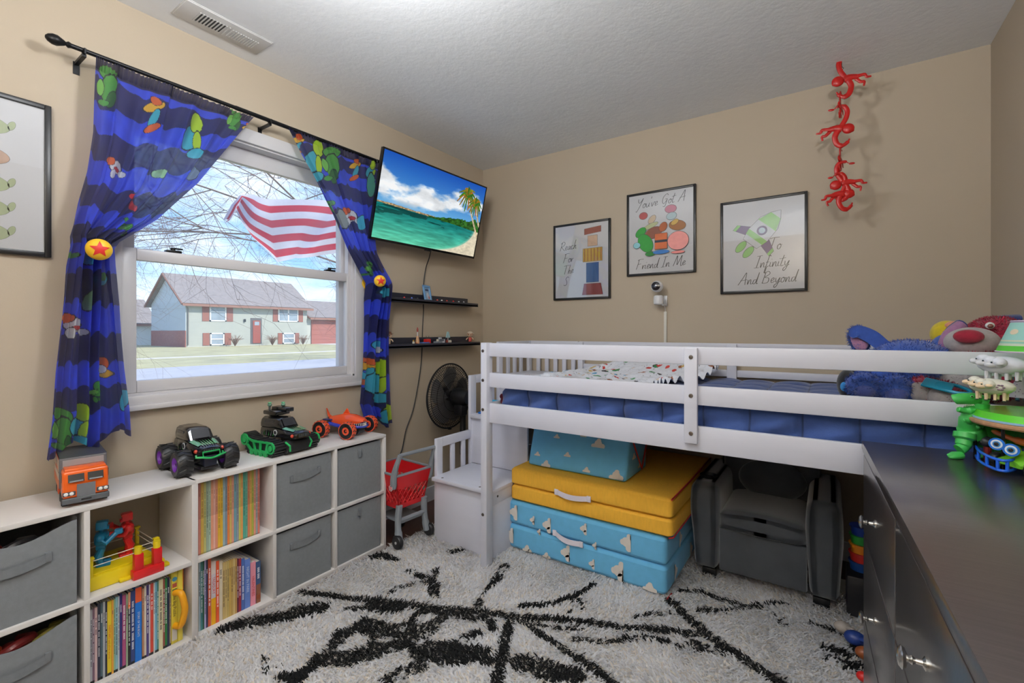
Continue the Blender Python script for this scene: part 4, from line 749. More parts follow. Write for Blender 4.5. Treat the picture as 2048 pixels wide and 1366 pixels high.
for k, (nm_, c, th_, h_, fl) in enumerate(lo_):
    th_ *= bs_
    mk = None; wd = None; tc_ = (250, 250, 250) if sum(c) < 420 else (70, 50, 50)
    if fl == 1: mk = [(0.0, 0.42, (232, 170, 20)), (0.42, 0.8, (216, 206, 212))]; tc_ = (200, 40, 50); wd = ('TREASURY', 0.014, 0.62)
    if fl == 2: wd = ('WHERE IS BEAR', 0.016, 0.6); tc_ = (206, 220, 240)
    if fl == 3: wd = ('VALENTINES', 0.015, 0.45); tc_ = (196, 24, 40)
    if fl == 4: mk = [(0.0, 0.45, (136, 84, 60)), (0.1, 0.2, (190, 100, 60))]
    if fl == 2: wd = ('NIGHT IN PARK', 0.015, 0.58)
    tag(book(UAM, y, th_*0.93, h_, 0.19, c, z0, 0, mk, tc_, nm='book', word=wd), f'{nm_} children\'s book, {ORD[k]} from the left on the shelf below the storybooks', 'book', 'books on the lower book shelf'); y += th_
# lower row of the left unit
y0, y1, z0, z1 = UBC[(0, 0)]
l2 = [('black', (40, 40, 44), .004, .236), ('white', (206, 206, 212), .006, .24), ('mauve', (136, 106, 126), .005, .24), ('pale pink', (222, 190, 190), .007, .242), ('black and white', (44, 48, 66), .007, .25), ('slate green', (70, 92, 100), .006, .25), ('light grey', (176, 180, 184), .006, .25), ('dark navy', (34, 40, 60), .005, .248), ('bright yellow', (226, 200, 44), .011, .245), ('orange yellow', (226, 160, 60), .005, .245), ('pale green', (150, 190, 150), .004, .246), ('pale turquoise', (140, 186, 196), .007, .25), ('cool white', (204, 210, 216), .004, .25), ('indigo', (44, 44, 110), .007, .255),
      ('purple pink', (158, 74, 116), .010, .247), ('sage', (150, 170, 140), .005, .245), ('black with orange', (34, 32, 34), .007, .25), ('deep blue', (46, 62, 116), .012, .25), ('bright blue and orange', (22, 110, 200), .019, .255), ('tan', (176, 130, 100), .006, .245), ('ivory', (222, 214, 200), .006, .25), ('violet', (74, 60, 120), .007, .25), ('soft white', (216, 214, 216), .004, .25), ('brick red', (196, 70, 54), .009, .25), ('off white', (220, 220, 216), .004, .25),
      ('light blue', (120, 180, 210), .006, .25), ('sea green', (80, 140, 130), .005, .25), ('cream patterned', (226, 220, 176), .013, .252), ('brown red', (140, 70, 60), .005, .25), ('forest green', (36, 120, 60), .007, .25), ('midnight blue', (36, 42, 70), .007, .25), ('dusty tan', (170, 150, 120), .004, .24)]
y = y0+0.003; tot = sum(b_[2] for b_ in l2); sc_ = (y1-y0-0.058)/tot
for k, (nm_, c, th_, h_) in enumerate(l2):
    th_ *= sc_; mk = [(0, 0.035, (24, 24, 26))] if k % 3 else None; tc_ = (236, 236, 236) if sum(c) < 400 else (70, 60, 70); wd = None
    if nm_ == 'bright blue and orange': mk = [(0.80, 1.0, (226, 90, 44))]; wd = ('STORY OF THE BOATS', 0.0085, 0.5)
    if nm_ == 'black with orange': mk = [(0.78, 0.86, (226, 110, 50)), (0.86, 1.0, (206, 150, 120))]
    if nm_ == 'bright yellow': wd = ('FARMYARD and other stories', 0.009, 0.45); tc_ = (200, 80, 30)
    tag(book(UBM, y, th_*0.93, h_, 0.19, c, z0, 0, mk, tc_, nm='picture_book', word=wd), f'{nm_} picture book, {ORD[k]} from the left under the boxing toy', 'book', 'picture books under the boxing toy'); y += th_
# yellow carry-case game beside them, and orange toy behind it
t = thing('game_case', 'yellow game box with orange carry handle at the right end under the boxing toy', 'game box', tuple(UBM @ Vector((-0.1, y+0.02, z0))), SROT)
m = MB(); m.T = UBM; m.rbox(-0.21, -0.03, y+0.001, y+0.021, z0, z0+0.262, 0.002, col=(222, 204, 70)); m.rbox(-0.19, -0.03, y+0.0215, y+0.038, z0, z0+0.262, 0.002, col=(226, 208, 76))
m.cyl((-0.03, y+0.011, z0+0.235), (-0.0292, y+0.011, z0+0.235), 0.008, 16, (70, 140, 170)); m.box(-0.0302, -0.0294, y+0.004, y+0.018, z0+0.205, z0+0.22, None, (170, 80, 60)); m.box(-0.0302, -0.0294, y+0.004, y+0.018, z0+0.19, z0+0.20, None, (90, 110, 70)); m.box(-0.0302, -0.0294, y+0.003, y+0.019, z0+0.012, z0+0.055, None, (214, 206, 196))
text_mb(m, 'The Big Puzzle', 0.014, basis(UBM.inverted() @ (UBM @ Vector((-0.0292, y+0.011, z0+0.14))), (0, 0, -1), (0, 1, 0), (1, 0, 0)), (90, 70, 40))
put('box', m, M_VC, t)
m = MB(); m.T = UBM; m.tube(crs([(-0.03, y+0.012, z0+0.185), (-0.004, y+0.022, z0+0.185), (0.004, y+0.03, z0+0.14), (0.002, y+0.03, z0+0.11), (-0.006, y+0.022, z0+0.07), (-0.03, y+0.012, z0+0.065)], 5), 0.011, 12)
put('handle', m, pm('amber_plastic', (232, 160, 20), 0.4), t)
m = MB(); m.T = UBM; m.rbox(-0.16, -0.034, y+0.023, y+0.043, z0+0.18, z0+0.268, 0.005); m.rbox(-0.14, -0.05, y+0.02, y+0.045, z0+0.262, z0+0.278, 0.004)
put('lid_clip', m, pm('orange_plastic', (232, 104, 26), 0.4), t)
# ------------------------------------------------------------------ boxing robots toy
y0, y1, z0, z1 = UBC[(0, 1)]
t = thing('boxing_toy', 'yellow toy boxing ring with a blue and a red robot in the upper shelf cell', 'toy', tuple(UBM @ Vector((-0.14, y0+0.12, z0))), SROT)
BM = UBM @ TR(-0.145, y0+0.105, z0) @ rotm('Z', 0)
def bput(n, m, mat, par=t, **k): m2 = m; return put(n, m2, mat, par, **k)
m = MB(); m.T = BM; m.rbox(-0.10, 0.10, -0.098, 0.098, 0.0, 0.045, 0.006, fn=lambda x, y, z: (x*(1-0.9*z), y*(1-0.9*z), z)).rbox(-0.085, 0.085, -0.082, 0.082, 0.044, 0.050, 0.002).rbox(0.09, 0.112, -0.02, 0.02, 0, 0.012, 0.004).rbox(0.06, 0.105, 0.09, 0.112, 0, 0.03, 0.004).rbox(0.08, 0.11, 0.085, 0.125, 0, 0.012, 0.003)
ring = put('ring_base', m, pm('ring_yellow', (222, 196, 22), 0.35), t)
for sx_ in (-1, 1):
    for sy_ in (-1, 1):
        m = MB(); m.T = BM; m.rbox(sx_*0.088-0.006, sx_*0.088+0.006, sy_*0.09-0.006, sy_*0.09+0.006, 0.03, 0.105, 0.002).rbox(sx_*0.088-0.009, sx_*0.088+0.009, sy_*0.09-0.009, sy_*0.09+0.009, 0.102, 0.109, 0.002); put('corner_post', m, MATS['ring_yellow'], t)
m = MB(); m.T = BM
for z in (0.078, 0.096):
    for sx_ in (-1, 1): m.cyl((sx_*0.088, -0.09, z), (sx_*0.088, 0.09, z), 0.0013, 6)
    for sy_ in (-1, 1): m.cyl((-0.088, sy_*0.09, z), (0.088, sy_*0.09, z), 0.0013, 6)
put('ropes', m, pm('white_cord', (232, 228, 214), 0.7), t)
m = MB(); m.T = BM @ TR(0.118, 0.055, 0) @ rotm('Z', 0)
m.rbox(-0.016, 0.016, -0.045, 0.045, 0, 0.03, 0.003).rbox(-0.012, 0.012, -0.040, -0.014, 0.028, 0.085, 0.003).rbox(-0.012, 0.012, 0.014, 0.040, 0.028, 0.085, 0.003); put('joystick_base', m, pm('ring_red', (196, 28, 30), 0.35), t)
m = MB(); m.T = BM @ TR(0.118, 0.055, 0)
for sy_ in (-1, 1): m = MB(); m.T = BM @ TR(0.118, 0.055, 0); m.cyl((0, sy_*0.027, 0.084), (0, sy_*0.027, 0.108), 0.011, 16); put('joystick', m, MATS['ring_yellow'], t)
def robot(M, mt, nm):
    m = MB(); m.T = M
    for sy_ in (-1, 1):
        m.rbox(-0.012, 0.026, sy_*0.014-0.010, sy_*0.014+0.010, 0, 0.012, 0.004); m.tube([(0.0, sy_*0.014, 0.008), (-0.006, sy_*0.014, 0.035), (0.004, sy_*0.012, 0.06)], [0.0085, 0.0125, 0.010], 10)
    m.rbox(-0.013, 0.013, -0.018, 0.018, 0.055, 0.075, 0.006).rbox(-0.016, 0.018, -0.026, 0.026, 0.072, 0.112, 0.010, 3).rbox(0.012, 0.021, -0.018, 0.018, 0.082, 0.104, 0.004)
    m.cyl((0, 0, 0.11), (0.002, 0, 0.122), 0.006, 10).rbox(-0.013, 0.017, -0.014, 0.014, 0.121, 0.148, 0.003).rbox(0.012, 0.022, -0.011, 0.011, 0.119, 0.13, 0.003).rbox(0.012, 0.019, -0.014, 0.014, 0.138, 0.146, 0.002)
    for sy_, up_ in ((-1, 0.015), (1, -0.005)):
        m.ell((0, sy_*0.03, 0.100), 0.013); m.tube([(0, sy_*0.031, 0.1), (0.014, sy_*0.034, 0.082), (0.042, sy_*0.022, 0.092+up_)], [0.009, 0.009, 0.008], 10); m.rbox(0.036, 0.058, sy_*0.021-0.009, sy_*0.021+0.009, 0.086+up_, 0.104+up_, 0.004)
    return put(nm, m, mt, t)
robot(BM @ TR(0.02, -0.045, 0.048) @ rotm('Z', 70) @ Matrix.Scale(1.02, 4), pm('robot_blue', (18, 116, 156), 0.32), 'robot')
robot(BM @ TR(0.0, 0.035, 0.048) @ rotm('Z', -100) @ Matrix.Scale(1.02, 4), MATS['ring_red'], 'robot')
# ------------------------------------------------------------------ toys on top of the shelves
def wheel(m, c, r, wd, T, tread=14, tcol=(26, 26, 28), rim=(110, 40, 160), hub=(60, 30, 90), ringc=None):
    """axis along local Y"""
    Mx = T @ TR(*c) @ rotm('X', 90)
    m.lathe([(r*0.52, -wd*0.46), (r*0.86, -wd*0.5), (r*0.98, -wd*0.34), (r, 0), (r*0.98, wd*0.34), (r*0.86, wd*0.5), (r*0.52, wd*0.46)], 32, Mx, tcol, cap=False)
    for k in range(tread):
        a = 2*PI*k/tread
        for sg in (-1, 1):
            m.rbox(r*0.965, r*1.04, -r*0.055, r*0.055, 0, wd*0.46, 0.001, 1, Mx @ rotm('Z', math.degrees(a)+(9 if sg > 0 else 0)) @ Matrix.Diagonal((1, 1, sg, 1)) @ rotm('X', 22), tcol)
    for sg in (-1, 1):
        m.lathe([(0.0, wd*0.30), (r*0.15, wd*0.36), (r*0.2, wd*0.28), (r*0.42, wd*0.22), (r*0.52, wd*0.47), (r*0.56, wd*0.485), (r*0.56, wd*0.40)], 28, Mx @ (rotm('X', 180) if sg < 0 else Matrix.Identity(4)), rim, cap=False)
        m.ell((0, 0, sg*wd*0.36), (r*0.12, r*0.12, wd*0.05), Mx, hub, 10, 6)
        if ringc: m.lathe([(r*0.70, wd*0.49), (r*0.76, wd*0.515), (r*0.94, wd*0.49), (r*0.99, wd*0.36), (r*0.9, wd*0.3)], 32, Mx @ (rotm('X', 180) if sg < 0 else Matrix.Identity(4)), ringc)
def hull(m, secs, T, col):
    """secs: list of (x, half width bottom, half width top, z bottom, z top)"""
    rows_ = []
    for (x, wb, wt, zb, zt) in secs:
        rr_ = []
        for (yy, zz) in ((-wb, zb), (-wb*1.02, zb+(zt-zb)*0.45), (-(wb*0.4+wt*0.6), zb+(zt-zb)*0.85), (-wt*0.8, zt), (0, zt+0.002), (wt*0.8, zt), (wb*0.4+wt*0.6, zb+(zt-zb)*0.85), (wb*1.02, zb+(zt-zb)*0.45), (wb, zb)): rr_.append((x, yy, zz))
        rows_.append(rr_)
    m.grid(rows_, T, col); n = 9
    m.add(rows_[0], [tuple(range(n))], T, col); m.add(rows_[-1], [tuple(range(n))[::-1]], T, col)
    m.grid([[r[0], r[-1]] for r in rows_], T, col)
BK, GN, PU = (22, 22, 24), (30, 160, 84), (112, 40, 168)
def truck_body(mb_, T, z):
    hull(mb_, [(-0.125, 0.036, 0.034, z, z+0.030), (-0.11, 0.046, 0.042, z-0.004, z+0.040), (-0.02, 0.047, 0.042, z-0.004, z+0.044), (0.02, 0.046, 0.038, z, z+0.040), (0.115, 0.044, 0.034, z, z+0.030), (0.13, 0.036, 0.028, z+0.002, z+0.024)], T, BK)
    hull(mb_, [(-0.12, 0.038, 0.032, z+0.035, z+0.074), (-0.105, 0.042, 0.036, z+0.038, z+0.084), (0.0, 0.042, 0.036, z+0.04, z+0.085), (0.015, 0.042, 0.036, z+0.04, z+0.080), (0.038, 0.042, 0.036, z+0.038, z+0.044)], T, BK)
def truck_trim(m, T, z):
    m.box(-0.085, -0.02, -0.0425, 0.0425, z+0.048, z+0.072, T, (46, 50, 56))
    m.add([(0.0385, -0.03, z+0.047), (0.0385, 0.03, z+0.047), (0.0165, 0.029, z+0.080), (0.0165, -0.029, z+0.080)], [(0, 1, 2, 3)], T @ TR(0.002, 0, 0.002), (44, 46, 52))
    for sy_ in (-1, 1):
        m.add([(0.042, sy_*0.044, z+0.038), (0.11, sy_*0.036, z+0.030), (0.10, sy_*0.020, z+0.034), (0.05, sy_*0.03, z+0.044)], [(0, 1, 2, 3), (3, 2, 1, 0)], T @ TR(0, 0, 0.002), (90, 150, 120))
        m.ell((0.112, sy_*0.044, z+0.014), (0.008, 0.007, 0.008), T, (196, 70, 50), 12, 8); m.lathe([(0.013, 0), (0.013, 0.002)], 16, T @ TR(-0.0, sy_*0.047, z+0.02) @ rotm('X', -90*sy_), (206, 206, 206)); m.lathe([(0.008, 0), (0.008, 0.0028)], 16, T @ TR(0.0, sy_*0.047, z+0.02) @ rotm('X', -90*sy_), (40, 40, 46))
        for k in range(7): m.add([(-0.10+k*0.016, sy_*0.0482, z+0.002), (-0.094+k*0.016, sy_*0.0482, z+0.002), (-0.10+k*0.018, sy_*0.0478, z+0.02+0.006*(k % 3))], [(0, 1, 2), (2, 1, 0)], T, (70, 170, 90) if k % 2 else (150, 160, 160))
    for k in range(6):
        yy = -0.024+k*0.0095; m.add([(0.055, yy, z+0.0435), (0.115, yy*0.9-0.002, z+0.034), (0.115, yy*0.9+0.003, z+0.034)], [(0, 1, 2)], T @ TR(0, 0, 0.0012), (96, 170, 110))
    m.box(0.126, 0.131, -0.026, 0.026, z+0.006, z+0.022, T, (44, 46, 46))
    for k in range(7): m.box(0.131, 0.133, -0.024+k*0.0075, -0.021+k*0.0075, z+0.007, z+0.021, T, (70, 74, 74))
# black monster truck with purple wheels
fl, fr_, rl = Vector((0.238, -2.163)), Vector((0.226, -1.975)), Vector((0.062, -2.168))
t = thing('monster_truck', 'black toy monster truck with big tyres and purple wheel rims on the shelf', 'toy truck', (0.15, -2.07, 0.61), -2)
T = TR(0.152, -2.07, 0.61) @ rotm('Z', -3) @ Matrix.Scale(1.03, 4); z = 0.075
m = MB(); truck_body(m, T, z); put('body', m, pm('gloss_black_paint', BK, 0.18, attr=True, var=0.08, coat=0.5), t)
m = MB(); truck_trim(m, T, z); put('decals', m, M_VCGLOSS, t, smooth=0)
m = MB(); m.rbox(-0.10, 0.10, -0.018, 0.018, 0.035, 0.065, 0.004, T=T, col=(30, 30, 32)).rbox(0.05, 0.13, -0.022, 0.022, 0.03, 0.072, 0.005, T=T, col=(24, 28, 44)).rbox(-0.03, 0.12, -0.03, 0.03, 0.018, 0.03, 0.004, T=T, col=(26, 26, 28))
for x in (-0.083, 0.083): m.cyl((x, -0.085, 0.046), (x, 0.085, 0.046), 0.007, 10, (36, 36, 38), T=T)
put('axles', m, M_VC, t)
m = MB()
for sy_ in (-1, 1): m.tube(crs([(-0.11, sy_*0.045, z), (-0.08, sy_*0.04, 0.06), (0, sy_*0.042, 0.066), (0.08, sy_*0.04, 0.06), (0.118, sy_*0.045, z)], 4), 0.0035, 8, T)
m.tube(crs([(0.128, -0.05, z-0.004), (0.138, -0.03, z-0.006), (0.14, 0, z-0.012), (0.138, 0.03, z-0.006), (0.128, 0.05, z-0.004)], 4), 0.004, 8, T).tube([(0.138, -0.028, z-0.006), (0.134, -0.028, z+0.012), (0.134, 0.028, z+0.012), (0.138, 0.028, z-0.006)], 0.003, 8, T)
put('green_chassis', m, pm('green_plastic', GN, 0.4), t)
for x in (-0.083, 0.083):
    for y in (-0.078, 0.078): m = MB(); wheel(m, (x, y, 0.048), 0.0475, 0.052, T); put('wheel', m, M_VC, t)
# black and green tracked toy
t = thing('tracked_truck', 'black toy truck on bright green tank tracks on the shelf', 'toy truck', (0.18, -1.72, 0.61), 0)
T = TR(0.168, -1.722, 0.61) @ rotm('Z', 6); z = 0.072
m = MB(); truck_body(m, T @ TR(0.01, 0, 0), z); m.rbox(-0.10, -0.0, -0.036, 0.036, z+0.092, z+0.112, 0.006, T=T, col=BK).rbox(-0.09, 0.02, 0.0, 0.042, z+0.105, z+0.125, 0.004, T=T, col=BK).cyl((-0.07, 0, z+0.08), (-0.07, 0, z+0.095), 0.02, 16, BK, T=T); put('body', m, MATS['gloss_black_paint'], t)
m = MB(); truck_trim(m, T @ TR(0.01, 0, 0), z); put('decals', m, M_VCGLOSS, t, smooth=0)
m = MB()
for x, y in ((-0.075, -0.018), (-0.03, 0.02)): m.cyl((x, y, z+0.11), (x, y, z+0.128), 0.005, 8, (70, 74, 76), T=T).ell((x, y, z+0.135), (0.012, 0.009, 0.008), T, (90, 130, 110), 12, 8).rbox(x-0.006, x+0.006, y-0.006, y+0.006, z+0.142, z+0.148, 0.001, 1, T=T, col=(110, 190, 140))
put('roof_guns', m, M_VC, t)
for sy_ in (-1, 1):
    yc = sy_*0.088; prof = [(-0.135, 0.075), (-0.115, 0.09), (-0.09, 0.082), (-0.06, 0.07), (0.05, 0.068), (0.088, 0.06), (0.105, 0.035), (0.085, 0.006), (0.07, 0.0), (-0.075, 0.0), (-0.1, 0.01)]
    m = MB(); m.prism(prof, -0.024, 0.024, T @ TR(0, yc, 0) @ rotm('X', 90), (20, 20, 22))
    for k in range(26):
        a = k/26*len(prof); i = int(a) % len(prof); f_ = a-int(a); p, q_ = Vector(prof[i]), Vector(prof[(i+1) % len(prof)]); c_ = p.lerp(q_, f_); d_ = (q_-p); an = math.degrees(math.atan2(d_.y, d_.x)); m.rbox(-0.004, 0.004, -0.027, 0.027, -0.004, 0.004, 0.001, 1, T @ TR(c_.x, yc, c_.y) @ rotm('Y', -an), (26, 26, 28))
    tk = put('track', m, M_VC, t)
    m = MB()
    def plate(poly): m.prism(poly, -0.003, 0.003, T @ TR(0, yc+sy_*0.027, 0) @ rotm('X', 90))
    def arc(cx, cz, r_, w_): return m.lathe([(r_-w_, -0.003), (r_, -0.004), (r_, 0.004), (r_-w_, 0.003)], 24, T @ TR(cx, yc+sy_*0.028, cz) @ rotm('X', 90), cap=False)
    arc(-0.108, 0.063, 0.026, 0.007); arc(-0.108, 0.063, 0.014, 0.014); arc(0.078, 0.042, 0.026, 0.007); arc(0.078, 0.042, 0.013, 0.013)
    for x in (-0.055, -0.022, 0.010, 0.042): arc(x, 0.013, 0.013, 0.006); arc(x, 0.013, 0.006, 0.006)
    plate([(-0.12, 0.085), (-0.05, 0.066), (0.07, 0.068), (0.07, 0.06), (-0.05, 0.056), (-0.12, 0.074)]); plate([(-0.10, 0.04), (-0.065, 0.016), (0.06, 0.016), (0.06, 0.026), (-0.06, 0.026), (-0.095, 0.05)])
    plate([(-0.05, 0.06), (-0.04, 0.06), (-0.03, 0.024), (-0.04, 0.024)]); plate([(0.0, 0.062), (0.012, 0.062), (0.006, 0.022), (-0.004, 0.022)]); plate([(0.05, 0.064), (0.06, 0.062), (0.05, 0.022), (0.04, 0.022)])
    m.tube([(0.10, sy_*0.06, 0.06), (0.125, sy_*0.056, 0.045), (0.118, sy_*0.05, 0.02)], 0.0045, 8, T)
    put('green_track_guard', m, MATS['green_plastic'], tk)
put('front_roller', MB().cyl((0.09, -0.06, 0.035), (0.09, 0.06, 0.035), 0.03, 24, T=T), M_RUBBER, t)
# orange and blue shark buggy
t = thing('shark_truck', 'orange and blue toy truck shaped like a shark at the shelf end', 'toy truck', (0.13, -1.36, 0.61), 0)
T = TR(0.128, -1.352, 0.61) @ rotm('Z', 18) @ Matrix.Scale(1.0, 4); OGC = (222, 84, 44); BLU = (50, 66, 170)
m = MB(); hull(m, [(-0.10, 0.012, 0.006, 0.075, 0.09), (-0.06, 0.028, 0.018, 0.062, 0.10), (0.0, 0.038, 0.024, 0.060, 0.112), (0.05, 0.040, 0.026, 0.064, 0.108), (0.095, 0.034, 0.02, 0.070, 0.095), (0.115, 0.018, 0.012, 0.076, 0.086)], T, OGC)
m.prism([(-0.125, 0.135), (-0.105, 0.10), (-0.075, 0.085), (-0.10, 0.075), (-0.115, 0.095)], -0.004, 0.004, T @ rotm('X', 90), OGC); m.prism([(-0.02, 0.108), (0.005, 0.14), (0.022, 0.11)], -0.004, 0.004, T @ rotm('X', 90), OGC)
put('shark_body', m, M_VCGLOSS, t)
m = MB(); hull(m, [(-0.09, 0.04, 0.034, 0.055, 0.068), (0.0, 0.045, 0.04, 0.042, 0.06), (0.08, 0.036, 0.03, 0.04, 0.056), (0.105, 0.02, 0.016, 0.042, 0.052)], T, BLU)
m.tube(crs([(0.03, -0.045, 0.06), (0.09, -0.045, 0.055), (0.115, -0.02, 0.05), (0.115, 0.02, 0.05), (0.09, 0.045, 0.055), (0.03, 0.045, 0.06)], 4), 0.005, 8, T, BLU).rbox(-0.13, -0.07, -0.03, 0.03, 0.075, 0.082, 0.003, T=T, col=(44, 50, 110)); put('blue_jaw', m, M_VCGLOSS, t)
m = MB()
for k in range(14):
    a = -1.15+k*2.3/13; x, y_ = 0.055+0.06*math.cos(a), 0.040*math.sin(a)/math.sin(1.15)
    m.lathe([(0.0035, 0.068), (0.0, 0.057)], 5, T @ TR(x, y_, 0), (240, 236, 226)); m.lathe([(0.0035, 0.052), (0.0, 0.063)], 5, T @ TR(x, y_*1.02, 0), (240, 236, 226))
m.cyl((0.075, -0.028, 0.028), (0.075, 0.028, 0.028), 0.02, 16, (28, 28, 30), T=T); put('teeth', m, M_VC, t)
for x, ry in ((-0.085, 0.095), (0.078, 0.098)):
    m = MB()
    for y in (-1, 1):
        m = MB(); wheel(m, (x, y*ry, 0.044), 0.0435, 0.036, T, tcol=(28, 26, 28), rim=(44, 40, 44), hub=(222, 80, 50), ringc=None); 
        for sg in (-1, 1): m.lathe([(0.034, 0.0165), (0.0435, 0.0150), (0.045, 0.006), (0.045, -0.002), (0.036, 0.0165)][:4], 32, T @ TR(x, y*ry, 0.044) @ rotm('X', 90) @ (rotm('X', 180) if sg < 0 else Matrix.Identity(4)), (222, 84, 50), cap=False); m.lathe([(0.010, 0.0175), (0.016, 0.0180), (0.020, 0.0172)], 24, T @ TR(x, y*ry, 0.044) @ rotm('X', 90) @ (rotm('X', 180) if sg < 0 else Matrix.Identity(4)), (222, 84, 50), cap=False)
        put('wheel', m, M_VC, t)
# orange haulage truck
t = thing('toy_lorry', 'orange toy lorry with a grey box trailer on the left shelf top', 'toy truck', (0.17, -2.42, 0.61), 0)
T = TR(0.305, -2.447, 0.61) @ rotm('Z', -8); OR2 = (232, 98, 26)
m = MB(); m.rbox(-0.075, 0.0, -0.055, 0.055, 0.028, 0.112, 0.008, 3, T=T, fn=lambda x, y, z: (x-(0.010 if z > 0.08 and x > -0.02 else 0), y, z), col=OR2)
m.rbox(-0.07, -0.012, -0.05, 0.05, 0.108, 0.118, 0.004, T=T, col=OR2); put('cab', m, pm('orange_gloss', OR2, 0.25, attr=True, coat=0.3), t)
m = MB()
for a, b_ in ((-0.042, -0.004), (0.004, 0.042)): m.add([(0.0015, a, 0.078), (0.0015, b_, 0.078), (-0.0075, b_, 0.101), (-0.0075, a, 0.101)], [(0, 1, 2, 3)], T, (24, 26, 30)); m.box(0.0005, 0.003, a+0.003, b_-0.003, 0.079, 0.083, T, (150, 155, 160))
for sy_ in (-1, 1): m.box(-0.05, -0.018, sy_*0.0555-0.0005, sy_*0.0555+0.0005, 0.078, 0.102, T, (30, 30, 34))
m.box(0.0, 0.0025, -0.022, 0.022, 0.028, 0.070, T, (110, 112, 116)); m.rbox(-0.004, 0.006, -0.056, 0.056, 0.012, 0.030, 0.003, T=T, col=(84, 88, 92)); m.box(0.0055, 0.007, -0.012, 0.012, 0.019, 0.023, T, (30, 30, 32))
for sy_ in (-1, 1):
    m.rbox(0.0, 0.0025, sy_*0.04-0.015, sy_*0.04+0.015, 0.037, 0.050, 0.001, 1, T=T, col=(70, 70, 74)); m.ell((0.0025, sy_*0.034, 0.0435), (0.003, 0.0055, 0.0055), T, (240, 240, 236), 12, 8); m.ell((0.0025, sy_*0.047, 0.0435), (0.003, 0.0055, 0.0055), T, (240, 240, 236), 12, 8)
    m.tube(crs([(-0.08, sy_*0.05, 0.09), (-0.078, sy_*0.05, 0.125), (-0.088, sy_*0.045, 0.138)], 4), 0.004, 8, T, (90, 92, 96))
put('grille_and_lamps', m, M_VCGLOSS, t, smooth=0)
m = MB(); m.rbox(-0.275, -0.072, -0.058, 0.058, 0.045, 0.142, 0.003, T=T, col=(96, 98, 102)); m.box(-0.27, -0.085, -0.0588, -0.0578, 0.098, 0.136, T, (196, 176, 160)); m.box(-0.27, -0.085, -0.0588, -0.0578, 0.074, 0.095, T, (206, 190, 176)); m.box(-0.272, -0.085, -0.0592, -0.0576, 0.045, 0.073, T, (206, 110, 66)); m.box(-0.272, -0.085, -0.059, -0.0575, 0.0955, 0.0975, T, (60, 40, 34)); m.box(-0.273, -0.074, -0.0585, 0.0585, 0.1415, 0.143, T, (66, 66, 70)); m.box(-0.273, -0.085, -0.059, -0.056, 0.138, 0.143, T, (190, 80, 40))
m.box(-0.074, -0.070, -0.050, 0.050, 0.06, 0.136, T, (150, 150, 152)); m.box(-0.20, -0.12, -0.0592, -0.0586, 0.101, 0.105, T, (206, 96, 60)); m.box(-0.19, -0.12, -0.0592, -0.0586, 0.107, 0.109, T, (206, 96, 60))
text_mb(m, 'freight', 0.028, T @ basis((-0.165, -0.0594, 0.122), (1, 0, 0), (0, 0, 1), (0, -1, 0)), (110, 100, 96)); put('trailer', m, M_VC, t, smooth=0)
m = MB(); m.box(-0.235, -0.02, -0.03, 0.03, 0.022, 0.045, T, (60, 60, 62)); m.box(-0.16, -0.11, -0.058, -0.045, 0.022, 0.046, T, (206, 80, 40)); put('undercarriage', m, M_VC, t)
for x in (-0.035, -0.095, -0.235):
    for sy_ in (-1, 1): m = MB(); wheel(m, (x, sy_*0.048, 0.0165), 0.0165, 0.016, T, 12, rim=(90, 92, 96), hub=(120, 120, 120)); put('wheel', m, M_VC, t)
# ------------------------------------------------------------------ pedestal fan
t = thing('pedestal_fan', 'black pedestal fan with a wire grille in the corner behind the stairs', 'fan', (0.24, -0.62, 0))
fc = Vector((0.19, -0.60, 0.735)); R_ = 0.212
FM = basis(fc, (0, -1, 0), (0, 0, 1), (-1, 0, 0)) @ rotm('Y', 0)       # local Z = blowing direction, towards the window wall
put('base', MB().lathe([(0.18, 0.0), (0.18, 0.02), (0.05, 0.035), (0.03, 0.06)], 32, TR(0.27, -0.56, 0)), M_BLACK, t)
put('pole', MB().cyl((0.27, -0.56, 0.03), (0.27, -0.56, 0.62), 0.014, 16).cyl((0.27, -0.56, 0.35), (0.27, -0.56, 0.66), 0.02, 16), M_BLACK, t)
m = MB(); m.lathe([(0.0, -0.17), (0.045, -0.165), (0.055, -0.13), (0.06, -0.07), (0.05, -0.045), (0.0, -0.04)], 28, FM); m.rbox(-0.03, 0.03, -0.12, -0.04, -0.13, -0.06, 0.01, T=FM); m.cyl((0.27, -0.56, 0.60), (0.27, -0.585, 0.70), 0.022, 14)
put('motor_housing', m, M_BLACK, t)
gm = MB()
for sg, dz in ((1, 0.05), (-1, 0.05)):
    for k in range(80):
        a = 2*PI*k/80; pts_ = [(r_*math.cos(a), r_*math.sin(a), sg*dz*math.cos((r_/R_)*PI/2*0.98)**0.8) for r_ in np.linspace(0.045, R_, 7)]
        gm.tube(pts_, 0.0013, 4, FM)
    for rr_ in (0.05, 0.10, 0.15, 0.19): gm.tube([(rr_*math.cos(2*PI*k/40), rr_*math.sin(2*PI*k/40), sg*dz*math.cos((rr_/R_)*PI/2*0.98)**0.8) for k in range(40)], 0.0015, 5, FM, closed=True)
gm.lathe([(0.0, 0.048), (0.045, 0.048), (0.045, 0.053), (0.0, 0.053)], 24, FM)
put('grille', gm, M_BLKMETAL, t)
put('grille_rim', MB().tube([(R_*math.cos(2*PI*k/64), R_*math.sin(2*PI*k/64), 0) for k in range(64)], 0.0055, 8, FM, closed=True).rbox(-0.01, 0.01, -R_-0.012, -R_+0.002, -0.01, 0.01, 0.003, T=FM), M_BLACK, t)
fb = put('blade_hub', MB().lathe([(0.0, -0.02), (0.035, -0.018), (0.035, 0.02), (0.0, 0.03)], 24, FM), M_BLACK, t)
